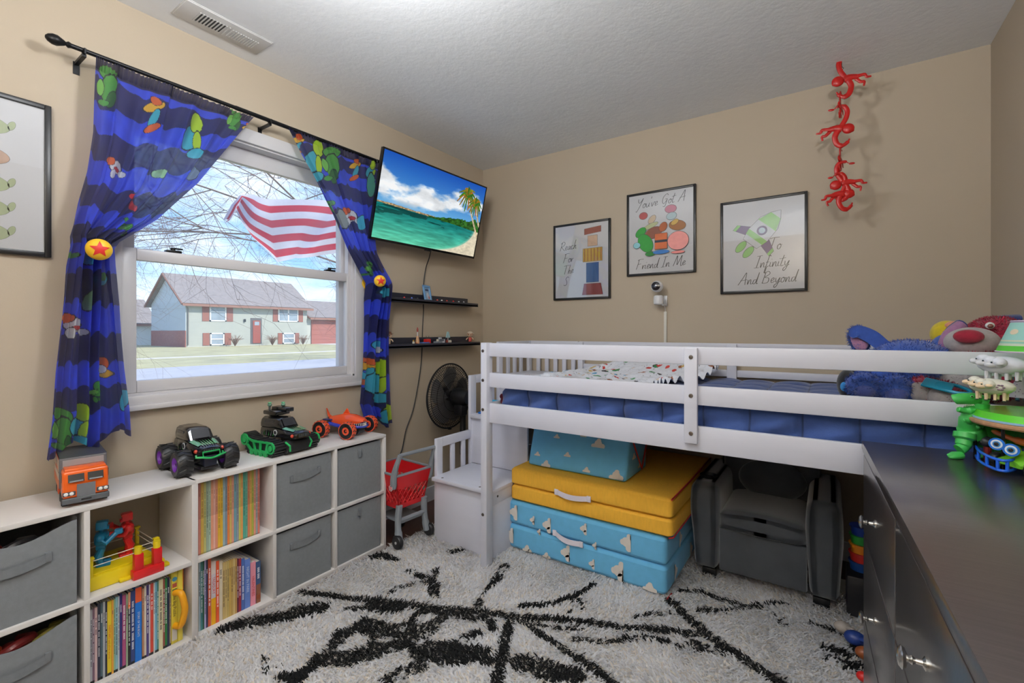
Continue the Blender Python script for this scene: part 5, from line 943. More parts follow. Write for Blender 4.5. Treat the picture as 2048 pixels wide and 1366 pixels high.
for k in range(5):
    m = MB(); rows_ = []
    for i in range(9):
        r_ = 0.03+0.155*i/8; hw = 0.30+0.34*math.sin(PI*min(1, i/8*0.75+0.1)); row = []
        for j in range(7):
            a = (j/6-0.5)*2*hw*(0.9 if i < 8 else 0.65)+0.15*i/8; row.append((r_*math.cos(a), r_*math.sin(a), 0.016*(j/6-0.5)*2*(1-0.4*i/8)))
        rows_.append(row)
    TT = FM @ rotm('Z', 72*k+12); m.grid(rows_, TT); m.grid([[(p[0], p[1], p[2]-0.002) for p in r] for r in rows_], TT); put('blade', m, pm('smoky_plastic', (104, 104, 106), 0.25, transl=0.5, thin=0.4), fb)
# ------------------------------------------------------------------ toy shopping cart
M_CRED = pm('cart_red', (200, 26, 32), 0.4); M_CGREY = pm('cart_grey', (132, 138, 144), 0.45)
TC = (0.39, -1.13, 0.0)
t = thing('toy_shopping_cart', 'red and grey toy shopping cart between the shelf and the bed stairs', 'toy cart', TC, 0)
# local: handle end faces the room (+X); width along Y
T = TR(0.395, -1.13, 0.02) @ rotm('Z', -4)
def lat(z, x0, x1, w0): return None
m = MB()
zb, zt = 0.20, 0.385; X0b, X1b, X0t, X1t, Wb, Wt = -0.20, -0.01, -0.26, 0.02, 0.085, 0.115
def wallpanel(a, b_, c, d, nu, nv, hole):
    """a,b bottom; c,d top (c above b)"""
    a, b_, c, d = map(Vector, (a, b_, c, d)); nrm = (b_-a).cross(d-a).normalized()*0.003
    def at(u, v_): return a.lerp(b_, u).lerp(d.lerp(c, u), v_)
    bars = []
    for i in range(nu+1): u = i/nu; m.tube([at(u, 0.12), at(u, 0.62)], 0.0042 if i in (0, nu) else 0.003, 6, T)
    for k in range(nu):
        m.tube([at(k/nu, 0.12), at((k+1)/nu, 0.37), at(k/nu, 0.62)], 0.003, 6, T); m.tube([at((k+1)/nu, 0.12), at(k/nu, 0.37), at((k+1)/nu, 0.62)], 0.003, 6, T)
    for (v0, v1) in ((0.0, 0.13), (0.60, 1.0)):
        q = [at(0, v0), at(1, v0), at(1, v1), at(0, v1)]; m.add([p-nrm for p in q]+[p+nrm for p in q], [(0, 1, 2, 3), (7, 6, 5, 4), (0, 4, 5, 1), (1, 5, 6, 2), (2, 6, 7, 3), (3, 7, 4, 0)], T)
wallpanel((X0b, -Wb, zb), (X1b, -Wb, zb), (X1t, -Wt, zt), (X0t, -Wt, zt), 7, 3, 0); wallpanel((X0b, Wb, zb), (X1b, Wb, zb), (X1t, Wt, zt), (X0t, Wt, zt), 7, 3, 0)
wallpanel((X1b, -Wb, zb), (X1b, Wb, zb), (X1t, Wt, zt), (X1t, -Wt, zt), 6, 3, 0); wallpanel((X0b, -Wb, zb), (X0b, Wb, zb), (X0t, Wt, zt), (X0t, -Wt, zt), 6, 3, 0)
m.box(X0b, X1b, -Wb, Wb, zb-0.004, zb+0.004, T); put('basket', m, M_CRED, t)
m = MB(); m.tube([(X0t, -Wt, zt), (X1t, -Wt, zt), (X1t, Wt, zt), (X0t, Wt, zt)], 0.0075, 8, T, closed=True); put('basket_rim', m, M_CGREY, t)
m = MB()
for sy_ in (-1, 1): m.tube(crs([(0.0, sy_*(Wt+0.008), 0.32), (0.012, sy_*(Wt+0.012), 0.40), (0.05, sy_*(Wt+0.004), 0.50)], 5), [0.015, 0.017, 0.018, 0.018, 0.017, 0.016, 0.015, 0.014, 0.013, 0.012, 0.012], 10, T)
m.tube([(0.05, -Wt-0.01, 0.50), (0.05, Wt+0.01, 0.50)], 0.0095, 10, T); put('handle', m, M_CGREY, t)
m = MB()
for sy_ in (-1, 1):
    m.tube(crs([(0.0, sy_*(Wb+0.0), 0.22), (-0.005, sy_*(Wb+0.004), 0.15), (0.0, sy_*(Wb+0.008), 0.09), (0.012, sy_*(Wb+0.01), 0.035)], 5), [0.018]*6+[0.017]*5+[0.02]*5, 10, T)
    m.tube(crs([(-0.17, sy_*(Wb-0.01), 0.2), (-0.18, sy_*(Wb-0.01), 0.12), (-0.20, sy_*(Wb-0.01), 0.05)], 4), 0.013, 8, T)
m.tube([(0.0, -Wb, 0.14), (0.0, Wb, 0.14)], 0.011, 8, T).box(-0.19, 0.0, -Wb+0.01, Wb-0.01, 0.12, 0.128, T); put('leg_frame', m, M_CGREY, t)
for x, sy_ in ((0.014, -1), (0.014, 1), (-0.20, -1), (-0.20, 1)):
    m = MB(); Mx = T @ TR(x, sy_*(Wb+0.022 if x > 0 else Wb-0.01), 0.037) @ rotm('X', 90); m.lathe([(0.0, -0.012), (0.033, -0.012), (0.037, -0.006), (0.037, 0.006), (0.033, 0.012), (0.0, 0.012)], 28, Mx, (26, 26, 28)); m.lathe([(0.007, -0.0145), (0.007, 0.0145)], 14, Mx, (200, 200, 200)); put('wheel', m, M_VC, t)
m = MB(); Mx = T @ TR(-0.002, -Wt-0.024, 0.325) @ rotm('X', 90)
for r_, zz, c in ((0.015, 0.001, (236, 236, 236)), (0.011, 0.002, (204, 24, 32)), (0.007, 0.003, (236, 236, 236)), (0.0035, 0.004, (204, 24, 32))): m.lathe([(r_, 0), (r_, zz)], 20, Mx, c)
put('round_emblem', m, M_VC, t)
# ------------------------------------------------------------------ loft bed
BX0, BX1, BY0, BY1 = 0.861, 2.845, -1.12, -0.02
t = thing('loft_bed', 'white low loft bed with guard rails along the back wall', 'bed', (BX0, BY0, 0))
def bolt(m, x, y, z, ax='y', r=0.008):
    T = TR(x, y, z) @ (rotm('X', 90) if ax == 'y' else rotm('Y', 90)); m.lathe([(0, 0), (r, 0), (r*0.9, 0.0025), (r*0.45, 0.003), (r*0.4, 0.001), (0, 0.001)], 16, T)
def post(nm, x0, x1, y0, y1, z0, z1, bolts=()):
    p = put(nm, MB().rbox(x0, x1, y0, y1, z0, z1, 0.003), M_BED, t)
    if bolts:
        m = MB()
        for z in bolts: bolt(m, (x0+x1)/2-0.004, y0, z)
        put('bolts', m, M_BOLT, p)
    return p
post('corner_post', BX0, BX0+0.036, BY0, BY0+0.05, 0, 1.108, (1.068, 0.925, 0.782, 0.27))
post('corner_post', BX0, BX0+0.036, BY1-0.04, BY1, 0, 1.09)
post('corner_post', BX1-0.036, BX1, BY0, BY0+0.05, 0, 1.108)
post('corner_post', BX1-0.036, BX1, BY1-0.04, BY1, 0, 1.09)
for nm, z0, z1 in (('top_guard_rail', 1.040, 1.106), ('middle_guard_rail', 0.890, 0.960), ('side_rail', 0.716, 0.811)):
    put(nm, MB().rbox(BX0+0.032, BX1-0.02, -1.094, -1.074, z0, z1, 0.003), M_BED, t)
st_ = post('rail_stile', 1.819, 1.866, -1.112, -1.094, 0.748, 1.102)
m = MB()
for z in (1.068, 0.925, 0.785): bolt(m, 1.844, -1.112, z)
put('bolts', m, M_BOLT, st_)
for nm, z0, z1 in (('back_guard_rail', 1.062, 1.095), ('back_guard_rail', 0.905, 0.944), ('back_side_rail', 0.716, 0.811)):
    put(nm, MB().rbox(BX0, BX1, -0.042, -0.022, z0, z1, 0.003), M_BED, t)
put('back_stile', MB().rbox(1.79, 1.84, -0.055, -0.042, 0.72, 1.09, 0.002), M_BED, t)
for x in (BX0+0.01, BX1-0.03):
    put('end_rail', MB().rbox(x, x+0.02, BY0+0.03, BY1-0.01, 0.716, 0.811, 0.003), M_BED, t)
put('slat_base', MB().box(BX0+0.02, BX1-0.02, BY0+0.05, BY1-0.03, 0.735, 0.75), M_BED, t)
tag(put('mattress', MB().rbox(0.94, 2.77, -1.0, -0.085, 0.751, 0.868, 0.03, 3), pm('mattress_white', (214, 214, 216), 0.9)), 'white mattress under the blue quilt on the loft bed', 'mattress')
# quilt: wrapped over the mattress, stitched in squares
A, Bn = 190, 380; sq = 0.158
L1 = 0.97; Ls = 0.115; SS = np.linspace(0, L1+Ls, A)[:, None].repeat(Bn, 1); XX = np.linspace(0, 1.86, Bn)[None, :].repeat(A, 0)
pf = (np.abs(np.sin(PI*XX/sq))**0.45)*(np.abs(np.sin(PI*(SS+0.03)/sq))**0.45)
pf2 = np.abs(np.sin(PI*XX/sq))**0.45
wr_ = fbm(XX*9+SS*6, SS*11, 4, 3)-0.5; wr2 = np.sin((XX*22+SS*60)+4*fbm(XX*3, SS*3, 2, 9))*0.5
top = SS < L1; k = np.clip((SS-L1+0.03)/0.06, 0, 1); k = k*k*(3-2*k)
x = 0.925+XX+0.004*wr_
y = np.where(top, -0.055-SS, -0.055-L1-0.002)-k*(0.030*pf2+0.02*wr_+0.016*wr2)+0.0
y = np.maximum(y, -1.0735)
z = np.where(top, 0.885, 0.885-(SS-L1))+(1-k)*(0.016*pf+0.012*wr_)+0.004*wr2*k
z = z+0.012*np.clip((XX-0.9)/1.0, 0, 1)*(1-k); y = y-0.0
z = np.maximum(z, np.where(y < -1.0, 0.753, 0.876)); z = np.where(top & (SS < 0.93), np.maximum(z, 0.879), z)
edge = np.clip((0.05-XX)/0.05, 0, 1)+np.clip((XX-1.81)/0.05, 0, 1); z = z-0.03*edge**2
col = np.zeros((A, Bn, 3))+np.array([52, 78, 138.]); seam = (np.minimum(np.abs(((XX/sq)+0.5) % 1-0.5), np.abs((((SS+0.03)/sq)+0.5) % 1-0.5)) < 0.014)
col = np.where(seam[..., None], col*0.62, col)
q = npgrid('quilt', np.stack([x, y, z], -1), col, pm('quilt_cotton', (255, 255, 255), 0.85, attr=True, var=0.08, vs=50, bump=0.4, bs=220, sheen=0.25, bdist=0.002)); tag(q, 'blue quilted bedspread stitched in squares on the loft bed', 'quilt')
# patterned blanket folded over the head end
A, Bn = 200, 230; u = np.linspace(0, 1, Bn)[None, :].repeat(A, 0); v = np.linspace(0, 1, A)[:, None].repeat(Bn, 1)
xe = 0.80-0.20*v+0.03*np.sin(v*9); x = 0.955+u*xe; y = -0.075-v*0.945+0.012*np.sin(u*11)
cr_ = fbm(u*8+v*3, v*9, 5, 31); z = 0.922+0.055*(cr_-0.35)+0.05*np.exp(-((v-0.10)/0.14)**2)*np.clip(u*3, 0, 1)+0.012*np.sin(u*26+v*9)*np.exp(-((v-0.9)/0.2)**2)
rim = np.clip(1-np.minimum.reduce([u*16, (1-u)*16, v*16, (1-v)*16]), 0, 1); z = np.maximum(z-0.012*rim+0.014*np.sin(v*90)*(u > 0.95), 0.905)
col = np.zeros((A, Bn, 3))+np.array([226, 228, 236.])
pal = [(54, 132, 80), (150, 84, 44), (206, 176, 110), (96, 160, 200), (196, 60, 54), (60, 56, 60), (214, 196, 180)]
for k in range(150):
    cx, cy, ra_, rb_, an = RNG.random(), RNG.random(), 0.012+0.022*RNG.random(), 0.008+0.012*RNG.random(), RNG.random()*3.14
    X = (u-cx); Y = (v-cy)*1.2; d = ((X*math.cos(an)+Y*math.sin(an))/ra_)**2+((-X*math.sin(an)+Y*math.cos(an))/rb_)**2; col = np.where((d < 1)[..., None], np.array(pal[k % 7], float), col)
speck = vnoise(u*120, v*120, 6) > 0.93; col = np.where(speck[..., None], np.array([60, 58, 66.]), col)
q = npgrid('patterned_blanket', np.stack([x, y, z], -1), col, M_VCCLOTH); tag(q, 'crumpled white blanket with small coloured prints at the stair end of the bed', 'blanket')
# ------------------------------------------------------------------ stairs of the bed
t = thing('bed_stairs', 'white stepped staircase with slatted side guard at the end of the loft bed', 'stairs', (0.66, -1.0, 0))
sx0, sx1 = 0.452, 0.858
def g(nm, *a, r=0.003): return put(nm, MB().rbox(*a, r), M_BED, t)
g('front_panel', sx0+0.03, sx1-0.0, -1.035, -1.018, 0.0, 0.345); g('first_step', sx0+0.02, sx1+0.02, -1.06, -0.715, 0.345, 0.365)
g('inner_side_panel', sx1+0.0, sx1+0.016, -1.06, -0.45, 0.0, 0.29); g('step_side_rail', sx1-0.002, sx1+0.018, -1.07, -0.62, 0.288, 0.362)
g('second_riser', sx0+0.02, sx1+0.016, -0.715, -0.70, 0.365, 0.64); g('second_step', sx0+0.02, sx1+0.016, -0.735, -0.41, 0.64, 0.66)
g('third_riser', sx0+0.02, sx1+0.016, -0.41, -0.395, 0.66, 0.86); g('third_step', sx0+0.02, sx1, -0.43, -0.05, 0.86, 0.88)
g('outer_side_panel', sx0+0.02, sx0+0.034, -1.02, -0.05, 0.0, 0.345)
for a in ((-1.018, -0.972, 0.0, 0.565), (-0.725, -0.672, 0.0, 0.895), (-0.435, -0.39, 0.0, 1.095), (-0.065, -0.02, 0.0, 1.095)): g('guard_post', sx0, sx0+0.022, a[0], a[1], a[2], a[3])
for a in ((-0.972, -0.725, 0.515, 0.565), (-0.672, -0.435, 0.845, 0.895), (-0.39, -0.065, 1.045, 1.095)): g('guard_top_rail', sx0, sx0+0.022, a[0], a[1], a[2], a[3])
for y in (-0.895, -0.80): g('guard_slat', sx0+0.003, sx0+0.018, y, y+0.032, 0.34, 0.52)
for y in (-0.60, -0.51): g('guard_slat', sx0+0.003, sx0+0.018, y, y+0.032, 0.64, 0.85)
for y in (-0.33, -0.25, -0.17): g('guard_slat', sx0+0.003, sx0+0.018, y, y+0.032, 0.86, 1.05)
g('back_guard_rail', sx0+0.022, sx1-0.002, -0.042, -0.022, 1.045, 1.095); g('back_guard_rail', sx0+0.022, sx1-0.002, -0.042, -0.022, 0.80, 0.86)
for x in (0.52, 0.59, 0.66, 0.73, 0.80): g('back_guard_slat', x, x+0.03, -0.04, -0.024, 0.86, 1.05)
m = MB()
for x, y in ((0.53, -1.035), (0.79, -1.035)): m.lathe([(0, 0), (0.007, 0), (0.006, 0.0015), (0, 0.0015)], 12, TR(x, y, 0.365))
for y in (-1.0, -0.86): bolt(m, sx1+0.0181, y, 0.325, 'x', 0.006)
put('screw_caps', m, M_BOLT, t)
tag(put('foam_roller', MB().cyl((0.53, -0.60, 0.70), (0.80, -0.56, 0.70), 0.038, 20), pm('cyan_foam', (20, 150, 196), 0.6)), 'cyan foam roll lying on the upper stair step', 'toy')
tag(put('folded_cloth', MB().rbox(0.50, 0.78, -0.68, -0.45, 0.661, 0.70-0.04+0.003, 0.001).rbox(0.50, 0.72, -0.69, -0.64, 0.661, 0.672, 0.003), pm('blue_cloth', (24, 100, 180), 0.9)), 'blue cloth folded under the foam roll on the stairs', 'cloth')
tag(put('plush_toy', MB().ell((0.905, -0.98, 0.80+0.012), (0.014, 0.03, 0.024)).ell((0.905, -1.0, 0.835), (0.012, 0.014, 0.014)), pm('maroon_plush', (96, 30, 44), 0.95)), 'small maroon toy tucked beside the mattress by the bed post', 'toy')
# ------------------------------------------------------------------ foam play cushions under the bed
SKY = (104, 180, 222); CLD = (226, 218, 208)
M_FOAMB = pm('sky_print_cloth', SKY, 0.85, attr=True, var=0.05, vs=30, bump=0.25, bs=300, bdist=0.0015, sheen=0.1)
M_FOAMY = pm('yellow_cloth', (238, 180, 56), 0.85, var=0.06, vs=26, bump=0.3, bs=260, stretch=(4, 4, 1), bdist=0.002)
M_PIPE = pm('red_piping', (176, 28, 30), 0.7); M_WEB = pm('white_webbing', (232, 226, 236), 0.8, bump=0.2, bs=400)
def cloud(m, M, s, col=CLD):
    """rounded cloud, flat base; M: local X along the cloud, Y up, Z out"""
    for (a, b_, ra_, rb_) in ((0, 0.42, 0.44, 0.42), (-0.5, 0.15, 0.30, 0.24), (0.48, 0.2, 0.34, 0.28), (0.05, 0.78, 0.26, 0.22)):
        p = [(x, max(y, 0.0)) for x, y in ellp(a, b_, ra_, rb_, 0, 20)]; m.add([(x*s, y*s, 0.0003+0.0001*len(m.f) % 0.0002) for x, y in p], [tuple(range(20))], M, col)
    m.add([(-0.75*s, 0, 0.0004), (0.8*s, 0, 0.0004), (0.72*s, 0.1*s, 0.0004), (-0.7*s, 0.06*s, 0.0004)], [(0, 1, 2, 3)], M, col)
def pillowbox(x0, x1, y0, y1, z0, z1, r=0.022, T=None, bul=0.006, shear=None, col=None, mb=None):
    m = mb or MB()
    def fn(x, y, z):
        u, v_, w_ = (x-x0)/(x1-x0)*2-1, (y-y0)/(y1-y0)*2-1, (z-z0)/(z1-z0)*2-1
        b_ = bul
        x2 = x+math.copysign(b_, u)*abs(u)**6*max(0, 1-v_*v_)*max(0, 1-w_*w_); y2 = y+math.copysign(b_, v_)*abs(v_)**6*max(0, 1-u*u)*max(0, 1-w_*w_); z2 = z+math.copysign(b_*0.4, w_)*abs(w_)**6*max(0, 1-u*u)*max(0, 1-v_*v_)
        return shear(x2, y2, z2) if shear else (x2, y2, z2)
    m.rbox(x0, x1, y0, y1, z0, z1, r, 3, T=T, col=col, fn=fn, sub=6); return m
rotP = rotm('Z', 90)
def cushion_stack(nm, lab, z0, za, z1, x0, x1, y0, y1, mt, clouds, col, fold='front'):
    t = thing(nm, lab, 'foam cushion', ((x0+x1)/2, (y0+y1)/2, z0)); pieces = [(z0, za), (za, z1)]
    for k, (a, b_) in enumerate(pieces):
        m = pillowbox(x0, x1, y0, y1, a, b_, col=col)
        if clouds:
            for (px, py, s, sd) in clouds[k]:
                if sd == 'f': M = basis((px, y0-0.0075, py), (0, 0, -1), (-1, 0, 0), (0, -1, 0))
                elif sd == 'F': M = basis((px, y0-0.0075, py), (1, 0, 0), (0, 0, 1), (0, -1, 0))
                else: M = basis((x1+0.0068, px, py), (0, 0, 1), (0, 1, 0), (1, 0, 0))
                cloud(m, M, s)
        put('foam_block', m, mt, t)
    return t
c0 = [[(0.90, 0.09, 0.05, 'f'), (0.985, 0.03, 0.035, 'F'), (1.10, 0.03, 0.028, 'F'), (1.23, 0.085, 0.05, 'f'), (1.36, 0.07, 0.03, 'f'), (1.50, 0.075, 0.058, 'f'), (1.62, 0.028, 0.04, 'F'), (-0.78, 0.08, 0.045, 's'), (-0.5, 0.07, 0.05, 's')],
      [(0.925, 0.215, 0.05, 'f'), (1.03, 0.20, 0.028, 'f'), (1.125, 0.195, 0.048, 'f'), (1.065, 0.15, 0.02, 'f'), (1.32, 0.225, 0.035, 'f'), (1.37, 0.16, 0.022, 'f'), (1.535, 0.215, 0.05, 'f'), (-0.7, 0.2, 0.045, 's'), (-0.42, 0.2, 0.04, 's')]]
t = cushion_stack('cloud_cushion', 'large folded sky blue foam cushion with cloud print at the bottom of the stack', 0.02, 0.148, 0.272, 0.862, 1.69, -0.885, -0.34, M_FOAMB, c0, SKY)
def web(t, xa, xb, y, z, drop):
    m = MB(); rows_ = []
    for k in range(13): u = k/12; b_ = math.sin(PI*u); rows_.append([(xa+(xb-xa)*u, y-0.004-0.016*b_, z+0.012-drop*u+(-0.006*b_)), (xa+(xb-xa)*u, y-0.004-0.018*b_, z-0.012-drop*u-0.006*b_)])
    m.grid(rows_); m.grid([[(p[0], p[1]+0.003, p[2]) for p in r] for r in rows_]); m.rbox(xa-0.012, xa+0.008, y-0.006, y-0.001, z-0.014, z+0.014, 0.001).rbox(xb-0.008, xb+0.012, y-0.006, y-0.001, z-0.014-drop, z+0.014-drop, 0.001); put('carry_handle', m, M_WEB, t)
web(t, 1.15, 1.29, -0.892, 0.168, 0.02)
put('piping', MB().tube([(1.695, -0.895, 0.02), (1.70, -0.84, 0.02)], 0.003, 6), M_PIPE, t)
t = cushion_stack('yellow_cushion', 'folded yellow foam cushion with a white carry handle in the middle of the stack', 0.275, 0.355, 0.445, 0.875, 1.715, -0.885, -0.08, M_FOAMY, None, None)
web(t, 1.16, 1.33, -0.892, 0.372, 0.0)
put('piping', MB().tube([(1.712, -0.882, 0.443), (1.72, -0.6, 0.448), (1.712, -0.09, 0.443)], 0.004, 6).tube([(1.70, -0.885, 0.277), (1.715, -0.87, 0.277), (1.715, -0.5, 0.277)], 0.003, 6), M_PIPE, t)
t = thing('wedge_cushion', 'sky blue cloud print foam wedge on top of the yellow cushion', 'foam cushion', (1.2, -0.6, 0.449))
sh = lambda x, y, z: (x, y+(z-0.449)*0.32*(1 if y < -0.6 else 0.15), z)
m = pillowbox(0.93, 1.476, -0.80, -0.50, 0.449, 0.66, 0.014, bul=0.004, shear=sh, col=SKY); k_ = math.atan(0.32); ft = lambda px, z: basis((px, -0.805+(z-0.449)*0.32, z), (1, 0, 0), (0, math.sin(k_), math.cos(k_)), (0, -math.cos(k_), math.sin(k_)))
for px, z, s in ((0.985, 0.50, 0.022), (1.045, 0.455, 0.034), (1.16, 0.52, 0.024), (1.085, 0.60, 0.022), (1.235, 0.625, 0.022), (1.32, 0.585, 0.045), (1.275, 0.465, 0.026), (1.43, 0.458, 0.045)): cloud(m, ft(px, z) @ TR(0, 0, 0.004), s)
for y, z in ((-0.70, 0.54), (-0.58, 0.6), (-0.62, 0.48)): cloud(m, basis((1.4815, y, z), (0, 1, 0), (0, 0, 1), (1, 0, 0)), 0.03)
put('foam_block', m, M_FOAMB, t)
put('piping', MB().tube([(1.484, -0.74, 0.655), (1.486, -0.60, 0.47), (1.484, -0.47, 0.655)], 0.004, 6), M_PIPE, t)
tag(put('storage_tote', MB().rbox(0.90, 1.0, -0.46, -0.2, 0.45, 0.72, 0.01), pm('slate_blue_cloth', (70, 96, 130), 0.9)), 'slate blue cloth bag standing behind the foam wedge', 'bag')
# ------------------------------------------------------------------ child armchair
M_VEL = pm('charcoal_velour', (66, 70, 76), 0.75, var=0.22, vs=9, bump=0.15, bs=200, sheen=0.6, bdist=0.002)
t = thing('child_armchair', 'small charcoal velour child armchair with a cup holder under the bed', 'armchair', (2.02, -0.35, 0))
def armfn(cx):
    def fn(x, y, z):
        w_ = 1+0.16*math.exp(-((z-0.33)/0.14)**2)-0.10*math.exp(-((z-0.02)/0.12)**2); x = cx+(x-cx)*w_
        if z > 0.40: x = cx+(x-cx)*(1-0.25*((z-0.40)/0.07)**2)
        y = y-0.035*math.exp(-((z-0.36)/0.12)**2)*(y < -0.4); return (x, y, z)
    return fn
for cx, nm in ((1.785, 'arm'), (2.25, 'arm')): put(nm, MB().rbox(cx-0.057, cx+0.057, -0.585, -0.10, 0.045, 0.455, 0.032, 4, fn=armfn(cx), sub=8), M_VEL, t)
put('front_panel', MB().rbox(1.845, 2.19, -0.582, -0.55, 0.055, 0.252, 0.008, 2), M_VEL, t)
put('seat_cushion', MB().rbox(1.845, 2.19, -0.60, -0.16, 0.25, 0.335, 0.03, 4, sub=6, fn=lambda x, y, z: (x, y-(0.012*math.sin(PI*(x-1.845)/0.345) if y < -0.5 else 0), z+0.02*math.sin(PI*max(0, min(1, (x-1.845)/0.345)))*(z > 0.3))), M_VEL, t)
put('backrest', MB().rbox(1.80, 2.235, -0.24, -0.10, 0.30, 0.735, 0.05, 4, sub=6, fn=lambda x, y, z: (x+(2.02-x)*0.25*max(0, (z-0.5)/0.24), y+0.0*(z-0.3), z)), M_VEL, t)
put('headrest', MB().ell((2.02, -0.265, 0.655), (0.125, 0.045, 0.085), n=28, m=18), M_VEL, t)
put('lower_back_cushion', MB().ell((2.03, -0.255, 0.42), (0.15, 0.05, 0.10), n=28, m=18), M_VEL, t)
put('cup_holder', MB().lathe([(0.0, 0), (0.030, 0), (0.034, 0.012), (0.041, 0.012), (0.041, 0.006), (0.038, 0.0)], 28, TR(1.785, -0.50, 0.455)), M_BLACK, t)
for x in (1.80, 2.24):
    for y in (-0.55, -0.14): put('foot', MB().rbox(x-0.03, x+0.03, y-0.03, y+0.03, 0.0, 0.05, 0.004), M_BLACK, t)
# stacking cups and bits of toys beside the armchair
for k, (c, nm_) in enumerate((((18, 70, 140), 'blue'), ((196, 40, 34), 'red'), ((232, 140, 30), 'orange'), ((40, 150, 60), 'green'), ((24, 60, 150), 'dark blue'))):
    z0 = 0.185+k*0.036; m = MB(); m.lathe([(0.036-k*0.001, z0), (0.040-k*0.001, z0+0.03), (0.044-k*0.001, z0+0.031), (0.044-k*0.001, z0+0.036), (0.0, z0+0.036)], 24, TR(2.375, -0.52, 0), c)
    tag(put('stacking_cup', m, M_VC), f'{nm_} stacking cup in the tower between armchair and dresser', 'toy cup', 'stacking cups beside the armchair')
m = MB(); m.rbox(2.325, 2.43, -0.60, -0.46, 0.02, 0.182, 0.008, col=(30, 30, 34)); tag(put('toy_box', m, M_VC), 'dark box under the stacking cups beside the armchair', 'box')
for (x, y, z, r, c, nm_) in ((2.345, -0.80, 0.045, 0.035, (36, 60, 130), 'dark blue'), (2.37, -0.88, 0.045, 0.03, (150, 80, 40), 'brown'), (2.36, -1.02, 0.045, 0.022, (214, 34, 28), 'bright red'), (2.31, -0.74, 0.04, 0.03, (170, 160, 150), 'pale grey')):
    m = MB(); m.ell((x, y, z), (r, r*0.8, r*0.7), None, c, 14, 10); m.tube([(x, y, z), (x+r, y-r, z+r*0.5), (x+r*1.3, y-r*1.6, z)], r*0.3, 8, None, c); tag(put('small_toy', m, M_VC), f'small {nm_} toy lying on the rug beside the dresser', 'toy')
# ------------------------------------------------------------------ dresser
DRX, DRY, DZ = 2.352, -1.128, 0.83
t = thing('dresser', 'dark espresso six drawer dresser in the right foreground', 'dresser', (DRX, DRY, 0), 2.1)
DM = PW[t.name]; DL, DD = 1.16, 0.445
# local: X into the wall (+), Y away from camera (+), front face at x = 0
def dp(nm, m, mt=M_ESP, par=t, **k): return put(nm, m, mt, par, False, **k)
dp('top_board', MB().rbox(-0.004, DD, -DL, 0.0, DZ-0.024, DZ, 0.0015).rbox(-0.002, DD, -DL+0.002, -0.002, DZ-0.032, DZ-0.024, 0.001))
dp('side_panel', MB().rbox(0.020, DD, -0.020, -0.003, 0, DZ-0.032, 0.001)); dp('side_panel', MB().rbox(0.020, DD, -DL+0.003, -DL+0.02, 0, DZ-0.032, 0.001))
dp('back_panel', MB().box(DD-0.01, DD-0.004, -DL+0.02, -0.02, 0.03, DZ-0.032)); dp('center_divider', MB().box(0.022, DD-0.012, -0.59, -0.572, 0.04, DZ-0.032)); dp('plinth', MB().box(0.03, DD-0.012, -DL+0.02, -0.02, 0, 0.06))
def knob(T):
    return MB().lathe([(0.010, 0), (0.010, 0.003), (0.005, 0.006), (0.004, 0.014), (0.0065, 0.018), (0.004, 0.022), (0.014, 0.026), (0.0165, 0.030), (0.012, 0.034), (0.0, 0.036)], 24, T)
for c, (ya, yb) in enumerate(((-0.578, -0.004), (-1.156, -0.584))):
    for r_, (za, zb_) in enumerate(((0.556, 0.790), (0.310, 0.548), (0.064, 0.302))):
        d = dp('drawer', MB().rbox(0.0, 0.019, ya+0.002, yb-0.002, za, zb_, 0.0015)); ks = [(ya+yb)/2] if True else []
        for ky in ks: put('knob', knob(TR(0, ky, (za+zb_)/2+0.005) @ rotm('Y', -90)), M_CHROME, d, False)
# ------------------------------------------------------------------ toys on the dresser
TZ = DZ
# green dinosaur
t = thing('toy_dinosaur', 'green plastic tyrannosaur toy standing open mouthed on the dresser', 'toy', (2.62, -1.20, TZ))
M_DINO = pm('dino_green', (62, 172, 78), 0.38, var=0.1, vs=30, bump=0.15, bs=120)
hd0 = ony(1912, 812, -1.215); 
def pt(px, py, y=-1.2): return ony(px, py, y)
m = MB()
m.tube(crs([pt(1946, 822, -1.21), pt(1942, 838, -1.21), pt(1941, 856, -1.20), pt(1950, 872, -1.19)], 6), [0.021]*6+[0.024]*6+[0.028]*6+[0.02], 20)
m.ell(pt(1962, 868, -1.175), (0.040, 0.034, 0.036), n=28, m=18); m.ell(pt(1995, 872, -1.16), (0.052, 0.032, 0.036), n=28, m=18); m.ell(pt(2024, 876, -1.15), (0.036, 0.028, 0.030), n=28, m=18)
put('body', m, M_DINO, t)
m = MB(); m.tube(crs([pt(1909, 799, -1.235), pt(1915, 798, -1.235), pt(1938, 797, -1.225), pt(1955, 800, -1.215), pt(1964, 806, -1.21)], 5), [0.008]+[0.0135]*5+[0.0145]*5+[0.016]*5+[0.018]*5, 18); m.tube(crs([pt(1958, 804, -1.212), pt(1954, 820, -1.21), pt(1946, 840, -1.21)], 4), 0.0215, 16)
m.tube(crs([pt(1915, 818, -1.235), pt(1930, 821, -1.23), pt(1952, 816, -1.215)], 5), [0.0055]+[0.0075]*5+[0.012]*5, 12)
hd = put('head', m, M_DINO, t)
m = MB()
for px, py in ((1944, 793), (1906, 797)): m.ell(pt(px, py, -1.24), 0.0035 if px > 1920 else 0.002, None, (120, 200, 120), 10, 8)
m.ell(pt(1944, 793, -1.2435), 0.0018, None, (24, 30, 24), 8, 6)
for k in range(11): p = pt(1914+k*3.4, 814.5-k*0.35, -1.236); m.lathe([(0.0012, 0), (0.0, 0.0035)], 5, TR(*p), (240, 240, 226)); p = pt(1912+k*3.4, 808.5, -1.24); m.lathe([(0.0012, 0), (0.0, -0.0035)], 5, TR(*p), (240, 240, 226))
